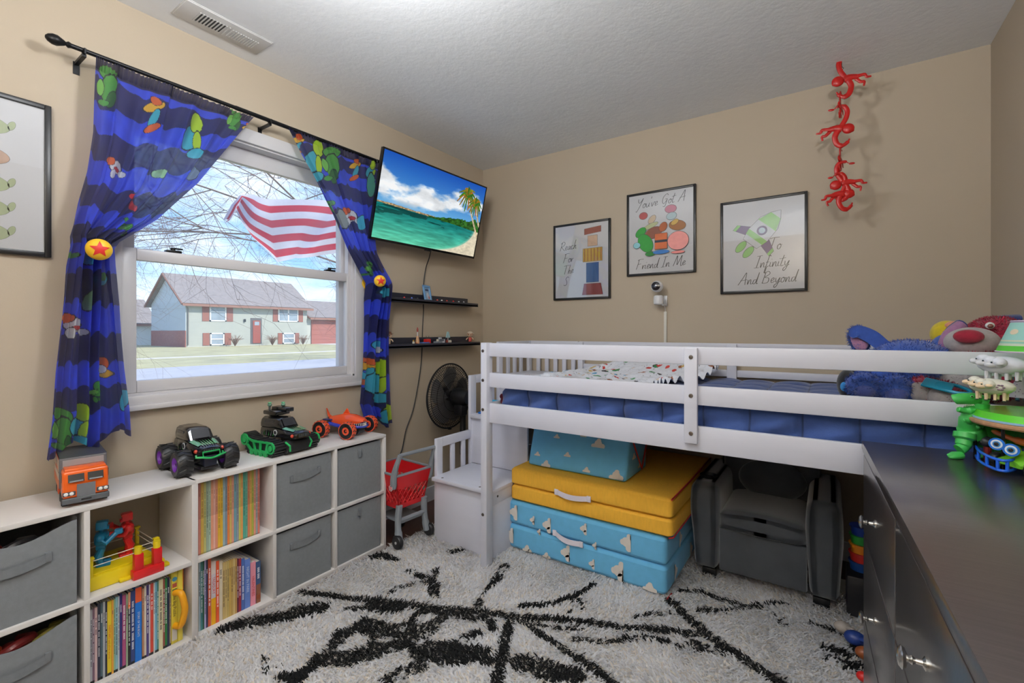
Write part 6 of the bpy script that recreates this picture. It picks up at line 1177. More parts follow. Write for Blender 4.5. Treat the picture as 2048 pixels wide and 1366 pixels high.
put('eyes_and_teeth', m, M_VC, hd)
for a in ([(1930, 866, -1.215), (1928, 880, -1.22), (1926, 893, -1.225), (1918, 899, -1.23)], [(2000, 878, -1.16), (1994, 892, -1.17), (1988, 900, -1.175), (1980, 903, -1.18)]):
    m = MB(); p = [pt(*q) for q in a]; p = [Vector((q.x, q.y, max(q.z, TZ+0.008))) for q in p]; m.tube(crs(p, 4), [0.023]*4+[0.017]*4+[0.014]*5, 14); f_ = p[-1]
    for k in (-1, 0, 1): m.tube([Vector((f_.x+0.004, f_.y, TZ+0.009)), Vector((f_.x-0.012, f_.y-0.004+k*0.010, TZ+0.006)), Vector((f_.x-0.022, f_.y-0.006+k*0.013, TZ+0.003))], [0.010, 0.0085, 0.003], 10)
    put('leg', m, M_DINO, t)
for a in ([(1944, 848, -1.22), (1936, 842, -1.235), (1926, 841, -1.24)], [(1962, 850, -1.215), (1958, 855, -1.225), (1956, 853, -1.235)]): put('arm', MB().tube(crs([pt(*q) for q in a], 4), [0.007]*4+[0.005]*4+[0.003], 8), M_DINO, t)
put('tail', MB().tube(crs([pt(2030, 872, -1.13), pt(2046, 884, -1.125), Vector((2.72, -1.13, 0.85)), Vector((2.75, -1.17, 0.842))], 5), [0.015]*5+[0.010]*5+[0.006]*5+[0.003], 12), M_DINO, t)
# round stand with lamp on it
LC = Vector((2.700, -1.232, 0))
t = thing('round_riser', 'round wooden topped riser on thin black legs at the dresser corner', 'stand', (LC.x, LC.y, TZ))
put('top_board', MB().lathe([(0, 0), (0.130, 0), (0.133, 0.004), (0.133, 0.010), (0.130, 0.012), (0, 0.012)], 48, TR(LC.x, LC.y, 0.930)), pm('light_wood', (176, 132, 96), 0.5, var=0.15, stretch=(1, 10, 1)), t)
for a in (172, 222, 275, 60): put('leg', MB().cyl((LC.x+0.12*math.cos(math.radians(a)), LC.y+0.12*math.sin(math.radians(a)), TZ), (LC.x+0.12*math.cos(math.radians(a)), LC.y+0.12*math.sin(math.radians(a)), 0.930), 0.0035, 10), M_BLKMETAL, t)
t = thing('shepherdess_lamp', 'child table lamp with sheep, a doll in a dotted dress and a pale printed shade', 'lamp', (LC.x, LC.y, 0.942))
put('base', MB().lathe([(0, 0), (0.122, 0), (0.126, 0.004), (0.124, 0.010), (0.12, 0.022), (0, 0.024)], 48, TR(LC.x, LC.y, 0.942), (88, 196, 40)).lathe([(0.124, 0.0005), (0.1275, 0.001), (0.1275, 0.006), (0.124, 0.006)], 48, TR(LC.x, LC.y, 0.942), (150, 190, 220)), M_VCGLOSS, t)
BZ = 0.966
def sheep(c, s, rz, wool, face, heads=3, flower=False):
    M = TR(*c) @ rotm('Z', rz) @ Matrix.Scale(s, 4); m = MB(); m.T = M
    wf = lambda x, y, z: (x*(1+0.02*math.sin(31*y+17*z)), y*(1+0.02*math.sin(29*x+13*z)), z*(1+0.02*math.sin(27*x+23*y)))
    m.ell((0.0, 0, 0.035), (0.042, 0.028, 0.020), None, wool, 28, 18, wf)
    for k in range(4):
        for sy_ in (-1, 1): m.tube([(-0.024+k*0.016, sy_*0.012, 0.022), (-0.024+k*0.016, sy_*0.012, 0.003)], [0.0038, 0.003], 8, None, face); m.ell((-0.025+k*0.016, sy_*0.012, 0.0015), (0.004, 0.003, 0.0015), None, (60, 60, 60), 8, 6)
    for k in range(heads):
        hx, hy, hz_ = -0.030+k*0.010*1.5, -0.016-0.006*k+0.012*(k == 0), 0.048-0.003*k
        m.ell((hx, hy, hz_), (0.013, 0.011, 0.011), None, wool, 16, 10); m.ell((hx-0.013, hy-0.004, hz_-0.005), (0.011, 0.007, 0.0065), rotm('Y', 0), face, 14, 10)
        m.ell((hx-0.010, hy-0.0105, hz_+0.0005), 0.0018, None, (30, 50, 60), 8, 6); m.ell((hx+0.003, hy-0.012, hz_-0.002), (0.007, 0.003, 0.004), None, face, 10, 6)
    if flower:
        for k in range(6): a = k*PI/3; m.ell((0.020+0.006*math.cos(a), -0.0255, 0.036+0.006*math.sin(a)), (0.003, 0.002, 0.0018), None, (120, 90, 110), 8, 6)
    return m
p1 = ony(1984, 801, -1.262); p2 = ony(2006, 762, -1.245)
put('sheep', sheep((p1.x, p1.y, p1.z), 1.0, -24, (222, 220, 206), (232, 206, 170), 3, True), M_VC, t)
put('sheep', sheep((p2.x, p2.y, p2.z), 1.12, -24, (214, 218, 228), (206, 208, 212), 3), M_VC, t)
pD = onz(2043, 803, BZ); m = MB(); m.T = TR(*pD)
m.lathe([(0.0, 0.012), (0.030, 0.012), (0.031, 0.014), (0.016, 0.050), (0.009, 0.066), (0.008, 0.074), (0.0, 0.078)], 32, None, (226, 220, 232))
for k in range(34): a = random.uniform(0, 6.28); f_ = random.random(); r_ = 0.0305-0.0145*f_; m.ell((r_*math.cos(a), r_*math.sin(a), 0.014+0.036*f_), (0.0013, 0.0013, 0.0013), None, (120, 90, 140), 6, 4)
put('doll_dress', m, M_VC, t)
m = MB(); m.T = TR(*pD); m.ell((0, 0, 0.087), (0.011, 0.011, 0.012), None, (232, 196, 170), 18, 12); m.ell((0.002, 0.002, 0.091), (0.013, 0.013, 0.012), None, (226, 190, 100), 18, 12); m.lathe([(0.0, 0.0), (0.018, 0.002), (0.012, 0.010), (0, 0.013)], 20, TR(0.004, 0.0, 0.095), (214, 120, 110))
m.tube([(-0.007, 0, 0.07), (-0.016, -0.006, 0.078), (-0.021, -0.008, 0.086)], 0.003, 8, None, (232, 196, 170)); m.tube([(0.007, 0, 0.07), (0.014, -0.008, 0.062), (0.008, -0.014, 0.056)], 0.003, 8, None, (232, 196, 170))
for sy_ in (-1, 1): m.cyl((sy_*0.008, 0, 0.014), (sy_*0.008, 0, 0.002), 0.004, 10, (110, 180, 200)); m.ell((sy_*0.008, -0.003, 0.002), (0.005, 0.007, 0.002), None, (60, 60, 80), 10, 6)
put('doll_figure', m, M_VC, t)
put('crook', MB().tube(crs([pD+Vector((-0.018, -0.010, 0.06)), pD+Vector((-0.026, -0.010, 0.11)), pD+Vector((-0.028, -0.010, 0.128)), pD+Vector((-0.020, -0.010, 0.138)), pD+Vector((-0.010, -0.010, 0.132)), pD+Vector((-0.012, -0.010, 0.122))], 5), 0.0014, 6, None, (60, 150, 150)), M_VC, t)
sc_ = Vector((2.712, -1.215, 0)); m = MB(); n = 64; zs = [1.115, 1.128, 1.129, 1.14, 1.142, 1.148, 1.150, 1.19]
put('stem', MB().cyl((sc_.x, sc_.y, BZ), (sc_.x, sc_.y, 1.13), 0.005, 12).ell((sc_.x, sc_.y, 1.10), (0.014, 0.014, 0.018)), pm('stem_cream', (226, 206, 180), 0.5), t)
prof_r = lambda z: 0.092-(z-1.113)*0.36
for (a, b_, c) in ((1.113, 1.128, (96, 200, 70)), (1.128, 1.134, (216, 226, 206)), (1.134, 1.139, (160, 214, 196)), (1.139, 1.142, (232, 226, 196)), (1.142, 1.186, (168, 220, 214)), (1.186, 1.190, (186, 170, 196))): m.lathe([(prof_r(a), a), (prof_r(b_), b_)], n, TR(sc_.x, sc_.y, 0), c)
m.f = [f_ for f_ in m.f]; keep = [i for i, f_ in enumerate(m.f) if len(f_) == 4]; m.f = [m.f[i] for i in keep]; m.c = [m.c[i] for i in keep]; m.mi = [m.mi[i] for i in keep]
for a0 in (205, 245, 290):
    a = math.radians(a0); z = 1.163; r_ = prof_r(z)+0.0012; m.ell((sc_.x+r_*math.cos(a), sc_.y+r_*math.sin(a), z), (0.012, 0.012, 0.0075), None, (240, 222, 196), 14, 8) if False else m.add([(sc_.x+(prof_r(z+0.007*math.sin(q))+0.001)*math.cos(a+0.15*math.cos(q)), sc_.y+(prof_r(z+0.007*math.sin(q))+0.001)*math.sin(a+0.15*math.cos(q)), z+0.007*math.sin(q)) for q in [2*PI*j/18 for j in range(18)]], [tuple(range(18))], None, (240, 222, 196))
put('lamp_shade', m, pm('shade_paper', (255, 255, 255), 0.8, attr=True, var=0.03, transl=0.3), t)
put('shade_trim', MB().tube([(sc_.x+0.092*math.cos(2*PI*k/48), sc_.y+0.092*math.sin(2*PI*k/48), 1.113) for k in range(48)], 0.002, 6, None, (206, 190, 206), closed=True).tube([(sc_.x+0.0645*math.cos(2*PI*k/48), sc_.y+0.0645*math.sin(2*PI*k/48), 1.19) for k in range(48)], 0.002, 6, None, (196, 180, 206), closed=True).ell((sc_.x, sc_.y, 1.2), 0.008, None, (236, 226, 206)), M_VC, t)
# blue bumper buggy
cB = onz(2005, 925, TZ+0.01)
t = thing('toy_buggy', 'green toy buggy with a blue bumper and round blue lamps on the dresser', 'toy car', (2.72, -1.40, TZ))
bp = [onz(1951, 898, TZ+0.024), onz(1960, 913, TZ+0.022), onz(1985, 926, TZ+0.022), onz(2010, 932, TZ+0.022), onz(2030, 929, TZ+0.022)]
lo = crs([Vector((p.x, p.y, TZ+0.010)) for p in bp], 5); hi = crs([Vector((p.x, p.y, TZ+0.034)) for p in bp], 5)
m = MB(); m.tube(lo, 0.0035, 8, None, (28, 96, 214)); m.tube(hi, 0.0035, 8, None, (28, 96, 214))
for k in (0, 4, 8, 12, 16, 20): m.tube([lo[k], hi[k]], 0.0035, 8, None, (28, 96, 214))
put('bumper', m, M_VCGLOSS, t)
e1, e2 = onz(1997, 915, TZ+0.058), onz(2026, 924, TZ+0.058)
e1 = CAM+ray(1994, 888)*((bp[2]-CAM).dot(Vector((FW[0], FW[1], 0)))*1.015); e2 = CAM+ray(2023, 900)*((bp[3]-CAM).dot(Vector((FW[0], FW[1], 0)))*1.0)
m = MB(); back = Vector((0.86, 0.45, 0)).normalized(); fwd = -back
mid = (bp[2]+bp[4])/2; bc = mid+back*0.07; BT = basis((bc.x, bc.y, TZ), tuple(fwd), (-fwd.y, fwd.x, 0), (0, 0, 1))
hull(m, [(-0.07, 0.034, 0.026, 0.018, 0.05), (-0.02, 0.04, 0.03, 0.016, 0.052), (0.03, 0.04, 0.03, 0.016, 0.045), (0.062, 0.030, 0.020, 0.018, 0.032)], BT, (110, 186, 44)); put('body', m, M_VCGLOSS, t)
for e_ in (e1, e2):
    d_ = (CAM-e_).normalized(); d_ = Vector((d_.x-0.25, d_.y, d_.z*0.5)).normalized(); ux = Vector((0, 0, 1)).cross(d_).normalized(); M = basis(e_, ux, d_.cross(ux), d_)
    m = MB(); m.lathe([(0.0, -0.03), (0.010, -0.028), (0.0135, -0.004), (0.0135, 0)], 24, M, (110, 186, 44)); m.lathe([(0.0, 0.0), (0.0145, 0), (0.0145, 0.003), (0, 0.003)], 28, M, (30, 104, 196)); m.lathe([(0, 0.003), (0.0105, 0.0035), (0, 0.004)], 24, M, (222, 232, 240)); m.lathe([(0, 0.004), (0.007, 0.0045), (0, 0.005)], 24, M, (60, 130, 190)); m.lathe([(0, 0.0048), (0.0045, 0.0052), (0, 0.006)], 20, M, (20, 24, 34)); put('head_lamp', m, M_VCGLOSS, t)
for x, y in ((0.045, 0.045), (0.045, -0.045), (-0.05, 0.045), (-0.05, -0.045)): m = MB(); wheel(m, (x, y, 0.019), 0.0185, 0.018, BT, 12, rim=(160, 160, 60), hub=(60, 60, 60)); put('wheel', m, M_VC, t)
m = MB(); m.T = TR(0, 0, 0)
oo = bc+Vector((0.0, 0.02, 0)); m.tube(crs([Vector((oo.x-0.06, oo.y+0.05, TZ+0.082)), Vector((oo.x-0.03, oo.y+0.02, TZ+0.070)), Vector((oo.x+0.0, oo.y, TZ+0.066)), Vector((oo.x+0.05, oo.y+0.0, TZ+0.075))], 5), [0.003]+[0.006]*5+[0.009]*5+[0.010]*5, 10, None, (206, 106, 50)); m.ell((oo.x+0.03, oo.y, TZ+0.062), (0.02, 0.014, 0.012), None, (206, 106, 50)); tag(put('toy_creature', m, M_VC), 'small orange toy animal riding on the green buggy', 'toy')
pb = CAM+ray(1975, 884)*((bp[1]-CAM).dot(Vector((FW[0], FW[1], 0)))*1.04)
m = MB(); m.ell(pb, (0.017, 0.015, 0.014), None, (44, 46, 52), 20, 12); 
for k in range(22): a, b_ = random.uniform(0, 6.28), random.uniform(-0.6, 1.4); m.ell((pb.x+0.0165*math.cos(a)*math.cos(b_), pb.y+0.015*math.sin(a)*math.cos(b_), pb.z+0.0138*math.sin(b_)), 0.0022, None, (60, 62, 70), 6, 4)
m.cyl((pb.x, pb.y, TZ), (pb.x, pb.y, pb.z), 0.008, 10, (120, 30, 30)); tag(put('toy_figure', m, M_VC), 'small dark knobbly toy beside the green buggy on the dresser', 'toy')
# ------------------------------------------------------------------ plush toys on the bed
BT_ = 0.905
def plush(nm, lab, loc): return thing(nm, lab, 'stuffed animal', loc)
BL, LB, PK, DB = (52, 86, 170), (120, 150, 190), (178, 128, 158), (34, 50, 110)
t = plush('blue_plush', 'large blue furry plush toy with long pink lined ears lying on the bed', (2.5, -0.62, BT_))
m = MB(); c1 = ony(1820, 722, -0.62); m.ell(c1, (0.125, 0.12, 0.078), None, BL, 32, 20); m.fur(c1, (0.125, 0.12, 0.078), 2600, 0.014, 0.004, BL, None, -0.5)
c2 = ony(1800, 735, -0.75); m.ell(c2, (0.12, 0.12, 0.055), None, BL, 28, 16); m.fur(c2, (0.12, 0.12, 0.055), 1400, 0.016, 0.004, BL)
put('body', m, M_PLUSH, t)
def ear(pts_, wd, cin, cout, nm='ear', face=(0, -1, 0)):
    """flattened leaf shaped ear along pts"""
    P_ = crs(pts_, 6); N = len(P_); m = MB(); f_ = Vector(face).normalized()
    for (sg, cc, off) in ((1, cin, 0.008), (-1, cout, -0.008)):
        rows_ = []
        for i, p in enumerate(P_):
            u = i/(N-1); d_ = (P_[min(i+1, N-1)]-P_[max(i-1, 0)]).normalized(); s_ = d_.cross(f_).normalized(); w_ = wd*(0.35+0.65*math.sin(PI*min(1, u*0.85+0.12)))*(1 if u < 0.9 else math.sqrt(max(0.0, 1-((u-0.9)/0.1)**2))+0.05)
            rows_.append([p+s_*w_*k+f_*(off*(1-abs(k))+0.006*k*k*2) for k in (-1, -0.75, -0.4, 0, 0.4, 0.75, 1)])
        m.grid(rows_, None, cc)
    b_ = []
    for s__ in (0, -1): b_ = None
    return put(nm, m, M_PLUSH, t)
ear([ony(1790, 700, -0.6), ony(1765, 690, -0.61), ony(1740, 672, -0.62), ony(1712, 662, -0.63), ony(1706, 676, -0.625)], 0.026, BL, BL)
def rim_ear(px, py, y, rx, rz, an): 
    c = ony(px, py, y); M = TR(*c) @ rotm('Y', an); m = MB(); m.ell((0, 0, 0), (rx, 0.018, rz), M, DB, 28, 16); m.fur((0, 0, 0), (rx, 0.018, rz), 500, 0.012, 0.003, BL, M); put('ear', m, M_PLUSH, t); put('ear_lining', MB().ell((0, -0.010, -0.004), (rx*0.78, 0.012, rz*0.8), M, PK, 24, 14), M_PLUSH, t)
rim_ear(1718, 678, -0.60, 0.036, 0.055, -14)
for px, py, y in ((1728, 772, -0.93), (1790, 778, -0.94)):
    c = ony(px, py, y); m = MB(); m.ell(c, (0.052, 0.06, 0.045), None, BL, 24, 16); m.fur(c, (0.052, 0.06, 0.045), 900, 0.013, 0.004, BL); m.ell((c.x, c.y-0.034, c.z-0.01), (0.032, 0.032, 0.028), None, (70, 84, 150), 20, 12); put('foot', m, M_PLUSH, t)
c = ony(1755, 752, -0.85); m = MB(); m.ell(c, (0.06, 0.06, 0.04), None, BL, 24, 14); m.fur(c, (0.06, 0.06, 0.04), 700, 0.014, 0.004, BL); put('arm', m, M_PLUSH, t)
t = plush('pink_bear_plush', 'fluffy crimson plush bear with a big grey muzzle leaning at the bed end', (2.72, -0.55, BT_))
CR, GY = (150, 24, 56), (172, 166, 164)
m = MB(); c = ony(1992, 672, -0.50); m.ell(c, (0.085, 0.09, 0.068), None, CR, 32, 20); m.fur(c, (0.085, 0.09, 0.068), 3200, 0.014, 0.006, (168, 30, 62)); hd = put('head', m, M_PLUSH, t)
c = ony(1943, 684, -0.63); put('muzzle', MB().ell(c, (0.074, 0.06, 0.052), rotm('Z', 0), GY, 32, 20), M_PLUSH, hd)
c = ony(1937, 673, -0.695); put('nose', MB().ell(c, (0.040, 0.02, 0.024), None, (150, 26, 50), 24, 14), M_PLUSH, hd)
c = ony(1980, 651, -0.60); put('eye', MB().ell(c, (0.013, 0.008, 0.012), None, (222, 222, 220), 16, 10).ell((c.x, c.y-0.006, c.z-0.002), (0.008, 0.005, 0.008), None, (120, 70, 60), 14, 8), M_VCGLOSS, hd)
m = MB(); c = ony(1955, 752, -0.66); m.ell(c, (0.15, 0.13, 0.085), None, CR, 32, 20); m.fur(c, (0.15, 0.13, 0.085), 2600, 0.013, 0.005, (160, 28, 58)); put('body', m, M_PLUSH, t)
c = ony(1925, 755, -0.765); m = MB(); m.ell(c, (0.085, 0.045, 0.06), None, GY, 28, 16); m.fur(c, (0.085, 0.045, 0.06), 900, 0.006, 0.003, (160, 156, 154)); put('belly', m, M_PLUSH, t)
for px, py, y in ((1842, 785, -0.96), (1885, 795, -0.985)):
    c = ony(px, py-2, y); m = MB(); m.ell((c.x+0.01, c.y+0.03, c.z), (0.042, 0.055, 0.042), None, CR, 24, 14); m.fur((c.x+0.01, c.y+0.03, c.z), (0.042, 0.055, 0.042), 500, 0.014, 0.005, CR); m.ell((c.x, c.y-0.002, c.z-0.004), (0.037, 0.030, 0.034), None, GY, 22, 14); put('foot', m, M_PLUSH, t)
t = plush('rabbit_plush', 'blue and mauve long eared plush squeezed beside the crimson bear', (2.62, -0.5, BT_))
c = ony(1893, 700, -0.52); m = MB(); m.ell(c, (0.05, 0.06, 0.06), None, BL, 24, 14); m.ell((c.x+0.02, c.y, c.z-0.09), (0.06, 0.06, 0.06), None, BL, 24, 14); put('body', m, M_PLUSH, t)
P_ = [ony(1886, 712, -0.60), ony(1893, 688, -0.60), ony(1905, 665, -0.59), ony(1925, 650, -0.57)]
put('ear_back', MB().tube(crs([p+Vector((0.004, 0.02, 0.004)) for p in P_], 6), [0.022]*18+[0.016], 12, None, DB), M_PLUSH, t)
put('ear_lining', MB().tube(crs(P_, 6), [0.022]*6+[0.024]*6+[0.021]*6+[0.012], 14, None, (156, 110, 148)), M_PLUSH, t)
t = plush('yellow_plush', 'yellow plush toy with a pink snout near the wall behind the blue plush', (2.58, -0.3, BT_))
c = ony(1893, 668, -0.34); put('head', MB().ell(c, (0.052, 0.05, 0.055), None, (216, 192, 40), 28, 18), M_PLUSH, t); put('snout', MB().ell((c.x+0.018, c.y-0.035, c.z+0.034), (0.030, 0.026, 0.018), None, (222, 150, 120), 20, 12), M_PLUSH, t); put('body', MB().ell((c.x-0.01, c.y, c.z-0.12), (0.06, 0.06, 0.09), None, (222, 160, 90), 24, 14), M_PLUSH, t)
c = ony(1860, 692, -0.40); tag(put('brown_plush', MB().ell(c, (0.036, 0.04, 0.028), None, (110, 60, 34), 20, 12).ell((c.x, c.y, c.z-0.08), (0.045, 0.05, 0.08), None, (110, 60, 34), 20, 12).ell((c.x-0.01, c.y-0.03, c.z+0.010), (0.022, 0.015, 0.014), None, (216, 196, 170), 16, 10), M_PLUSH), 'small brown and cream plush toy behind the large blue one', 'stuffed animal')
t = plush('black_plush', 'small black plush toy with a blue bow by the feet of the blue plush', (2.35, -0.88, BT_))
c = ony(1695, 768, -0.86); put('body', MB().ell(c, (0.032, 0.05, 0.052), None, (22, 22, 26), 24, 16).ell((c.x+0.05, c.y+0.06, c.z+0.03), (0.055, 0.04, 0.036), None, (22, 22, 26), 20, 14), M_PLUSH, t); put('face', MB().ell((c.x+0.012, c.y-0.03, c.z-0.006), (0.022, 0.025, 0.038), None, (66, 62, 70), 20, 12), M_PLUSH, t)
c = ony(1693, 776, -0.93); put('bow', MB().ell((c.x-0.008, c.y, c.z+0.004), (0.010, 0.006, 0.016), None, (60, 150, 220), 14, 8).ell((c.x+0.006, c.y, c.z-0.006), (0.010, 0.006, 0.014), None, (60, 150, 220), 14, 8), M_PLUSH, t)
a, b_ = ony(1846, 763, -1.0), ony(1928, 782, -1.03); m = MB(); d_ = (b_-a); L = d_.length; ux = d_.normalized(); uz = Vector((0, -0.5, 0.86)).normalized(); uy = uz.cross(ux).normalized(); uz = ux.cross(uy).normalized(); M = basis(a+d_*0.5, ux, uy, uz); m.rbox(-L/2, L*0.24, -0.022, 0.022, -0.004, 0.004, 0.003, 3, T=M); m.tube([(L*0.22+0.045*math.cos(x_)*0.9, 0.018*math.sin(x_), 0) for x_ in [2*PI*k/24 for k in range(24)]], 0.005, 8, M, closed=True)
tag(put('toy_paddle', m, pm('cyan_plastic', (16, 150, 190), 0.35)), 'flat cyan plastic toy with a loop handle lying on the plush toys', 'toy')
c = ony(2045, 638, -0.35); tag(put('blue_cushion', MB().ell(c, (0.10, 0.06, 0.018), None, (44, 64, 120), 24, 12).ell((c.x, c.y, c.z-0.12), (0.09, 0.07, 0.12), None, (44, 64, 120), 24, 12), M_PLUSH), 'navy blue cushion showing above the crimson bear at the photo edge', 'cushion')
# ------------------------------------------------------------------ shag rug
t = thing('shag_rug', 'cream shag rug with a black line pattern covering the floor', 'rug', (1.2, -1.6, 0.001))
put('rug_backing', MB().rbox(0.345, 2.62, -3.30, -0.25, 0.001, 0.010, 0.002), pm('rug_backing', (236, 230, 222), 0.95), t)
LN = []
def line(w_, dens, *pp):
    w_ = w_*(0.9 if dens < 0.96 else 0.92); LN.append((w_, dens, [onz(px, py, 0.032).xy for px, py in pp]))
def zz(*a): return [(x/2.048+500, y/2.048+1080) for x, y in a]
line(0.023, 1.0, *zz((215, 200), (510, 238), (700, 260), (900, 275), (1060, 297), (1300, 315), (1500, 340), (1870, 372)))
line(0.026, 1.0, *zz((1720, 235), (1870, 370), (1960, 430), (2060, 495), (2200, 590)))
line(0.024, 1.0, *zz((1070, 300), (1045, 400), (1030, 500), (1005, 590), (985, 700)))
line(0.020, 1.0, *zz((1100, 310), (1200, 375), (1300, 440), (1420, 520), (1520, 600), (1640, 720)))
line(0.016, 1.0, *zz((1405, 170), (1340, 215), (1240, 245), (1110, 264)))
line(0.045, 0.97, (452, 1250), (500, 1237), (560, 1228), (640, 1212)); line(0.025, 0.9, (590, 1212), (648, 1200))
line(0.035, 0.9, *zz((410, 268), (520, 262), (600, 268))); line(0.035, 0.85, *zz((640, 330), (700, 280), (800, 290), (960, 300)))
line(0.04, 0.95, *zz((470, 330), (380, 380), (330, 430), (270, 480), (210, 530), (160, 600)))
line(0.05, 0.88, *zz((300, 470), (420, 460), (520, 430), (610, 410))); line(0.05, 0.8, *zz((480, 350), (600, 370), (720, 350), (780, 300)))
line(0.05, 0.85, *zz((700, 430), (800, 450), (900, 450), (980, 470))); line(0.035, 0.7, *zz((900, 380), (1000, 350), (990, 320))); line(0.03, 0.6, *zz((620, 520), (700, 500), (560, 550)))
line(0.045, 0.97, *zz((1110, 490), (1200, 500), (1320, 540))); line(0.03, 0.95, *zz((1180, 530), (1250, 550), (1340, 545)))
line(0.018, 0.7, *zz((1160, 328), (1250, 345), (1360, 350))); line(0.02, 0.7, *zz((1330, 388), (1450, 400), (1600, 385), (1750, 410), (1900, 430))); line(0.02, 0.75, *zz((1820, 400), (1930, 450)))
line(0.02, 0.7, *zz((650, 115), (700, 140), (760, 180), (760, 220))); line(0.018, 0.75, *zz((770, 110), (740, 160), (750, 210))); line(0.018, 0.55, *zz((570, 205), (600, 185), (660, 170)))
line(0.022, 0.6, *zz((1045, 95), (1000, 160), (950, 210), (930, 250))); line(0.022, 0.85, *zz((500, 62), (545, 50), (600, 70))); line(0.02, 0.5, *zz((780, 50), (830, 35), (870, 30)))
line(0.014, 0.8, *zz((1760, 195), (1850, 200), (1930, 230), (2060, 265))); line(0.014, 0.8, *zz((1830, 272), (1950, 275), (2060, 255), (2200, 245))); line(0.012, 0.75, *zz((1570, 305), (1640, 290), (1740, 284)))
line(0.02, 0.6, *zz((1320, 230), (1360, 260), (1310, 280))); line(0.018, 0.6, (1624, 1241), (1670, 1255), (1720, 1268)); line(0.03, 0.75, (1650, 1290), (1690, 1300), (1725, 1290)); line(0.03, 0.7, (1660, 1310), (1725, 1330)); line(0.015, 0.7, (1508, 1208), (1560, 1228), (1565, 1240)); line(0.03, 0.5, (540, 1310), (580, 1366), (560, 1400))
def dark(x, y):
    r = np.zeros(x.shape); nz = (fbm(x*11, y*11, 3, 77)-0.5)
    for w_, dens, pp in LN:
        dm = np.full(x.shape, 9.0)
        for (ax, ay), (bx, by) in zip(pp[:-1], pp[1:]):
            L2 = (bx-ax)**2+(by-ay)**2+1e-9; tt = np.clip(((x-ax)*(bx-ax)+(y-ay)*(by-ay))/L2, 0, 1); dm = np.minimum(dm, np.hypot(x-ax-(bx-ax)*tt, y-ay-(by-ay)*tt))
        wob = w_*(0.92+(0.9 if dens < 0.96 else 0.2)*nz*2); ins = dm < wob
        if dens < 0.96: ins = ins & (fbm(x*34, y*34, 3, 5) > 0.5-0.30*(dens-0.5)/0.45)
        r = np.maximum(r, ins*1.0)
    return r > 0.5
def tufts(name, x0, x1, y0, y1, step, ln, wd, seed):
    g_ = np.random.default_rng(seed); X, Y = np.meshgrid(np.arange(x0, x1, step), np.arange(y0, y1, step)); X = X.ravel(); Y = Y.ravel(); n = len(X)
    X = X+g_.uniform(-step, step, n)*0.6; Y = Y+g_.uniform(-step, step, n)*0.6
    flow = 2*PI*fbm(X*3.2, Y*3.2, 3, 12)*1.6; ang = flow+g_.normal(0, 1.1, n); dx, dy = np.cos(ang), np.sin(ang)
    clump = 0.75+0.6*(fbm(X*14, Y*14, 2, 40)-0.3); L = ln*g_.uniform(0.75, 1.2, n)*clump; lean = g_.uniform(0.55, 1.15, n); dk = dark(X+dx*L*lean*0.32, Y+dy*L*lean*0.32)
    a2 = ang+PI/2+g_.normal(0, 0.5, n); sx_, sy_ = np.cos(a2)*wd/2, np.sin(a2)*wd/2
    P = np.zeros((n, 8, 3)); hs = [0, 0.45, 0.8, 1.0]; ws = [0.8, 1.0, 0.9, 0.45]; cz = g_.normal(0, 0.15, n)
    for k in range(4):
        h = hs[k]; hor = L*lean*h**1.6*0.75; zz_ = 0.008+L*np.sqrt(np.clip(1-0.62*lean**2*h*h, 0.08, 1))*h*0.70
        cx = X+dx*hor+cz*L*0.3*h*h*dy; cy = Y+dy*hor-cz*L*0.3*h*h*dx
        P[:, 2*k, 0] = cx-sx_*ws[k]; P[:, 2*k, 1] = cy-sy_*ws[k]; P[:, 2*k+1, 0] = cx+sx_*ws[k]; P[:, 2*k+1, 1] = cy+sy_*ws[k]; P[:, 2*k:2*k+2, 2] = zz_[:, None]
    lo_ = np.array([(0, 1, 3, 2), (2, 3, 5, 4), (4, 5, 7, 6)]); F = (np.arange(n)[:, None, None]*8+lo_[None]).reshape(-1).astype(np.int32)
    base = np.where(dk[:, None], np.array([20, 21, 22.]), np.array([250, 250, 252.]))*(g_.uniform(0.92, 1.04, n)[:, None]); warm = g_.random(n)[:, None] < 0.15; base = np.where(warm & ~dk[:, None], base*np.array([1.0, 0.965, 0.91]), base)
    c = np.clip(base/255, 0, 1); c = np.where(c <= 0.04045, c/12.92, ((c+0.055)/1.055)**2.4); c = np.concatenate([c, np.ones((n, 1))], 1); c = np.repeat(c[:, None, :], 8, 1)
    loc = np.array([1.2, -1.6, 0.001]); me = bpy.data.meshes.new(name); me.vertices.add(n*8); me.vertices.foreach_set('co', (P.reshape(-1, 3)-loc).ravel()); me.loops.add(len(F)); me.loops.foreach_set('vertex_index', F); me.polygons.add(n*3); me.polygons.foreach_set('loop_start', np.arange(0, len(F), 4, dtype=np.int32)); me.update(calc_edges=True)
    at = me.color_attributes.new('Col', 'FLOAT_COLOR', 'POINT'); at.data.foreach_set('color', c.astype(np.float32).ravel()); me.shade_smooth()
    me.materials.append(pm('shag_yarn', (255, 255, 255), 0.9, attr=True, var=0.03, vs=20, transl=0.55, sheen=0.2)); o = link_mesh(me, name); o.parent = t; o['kind'] = 'stuff'; return o
def outside(name): pass
tufts('shag_pile', 0.335, 2.36, -2.62, -0.40, 0.0064, 0.036, 0.0058, 3)
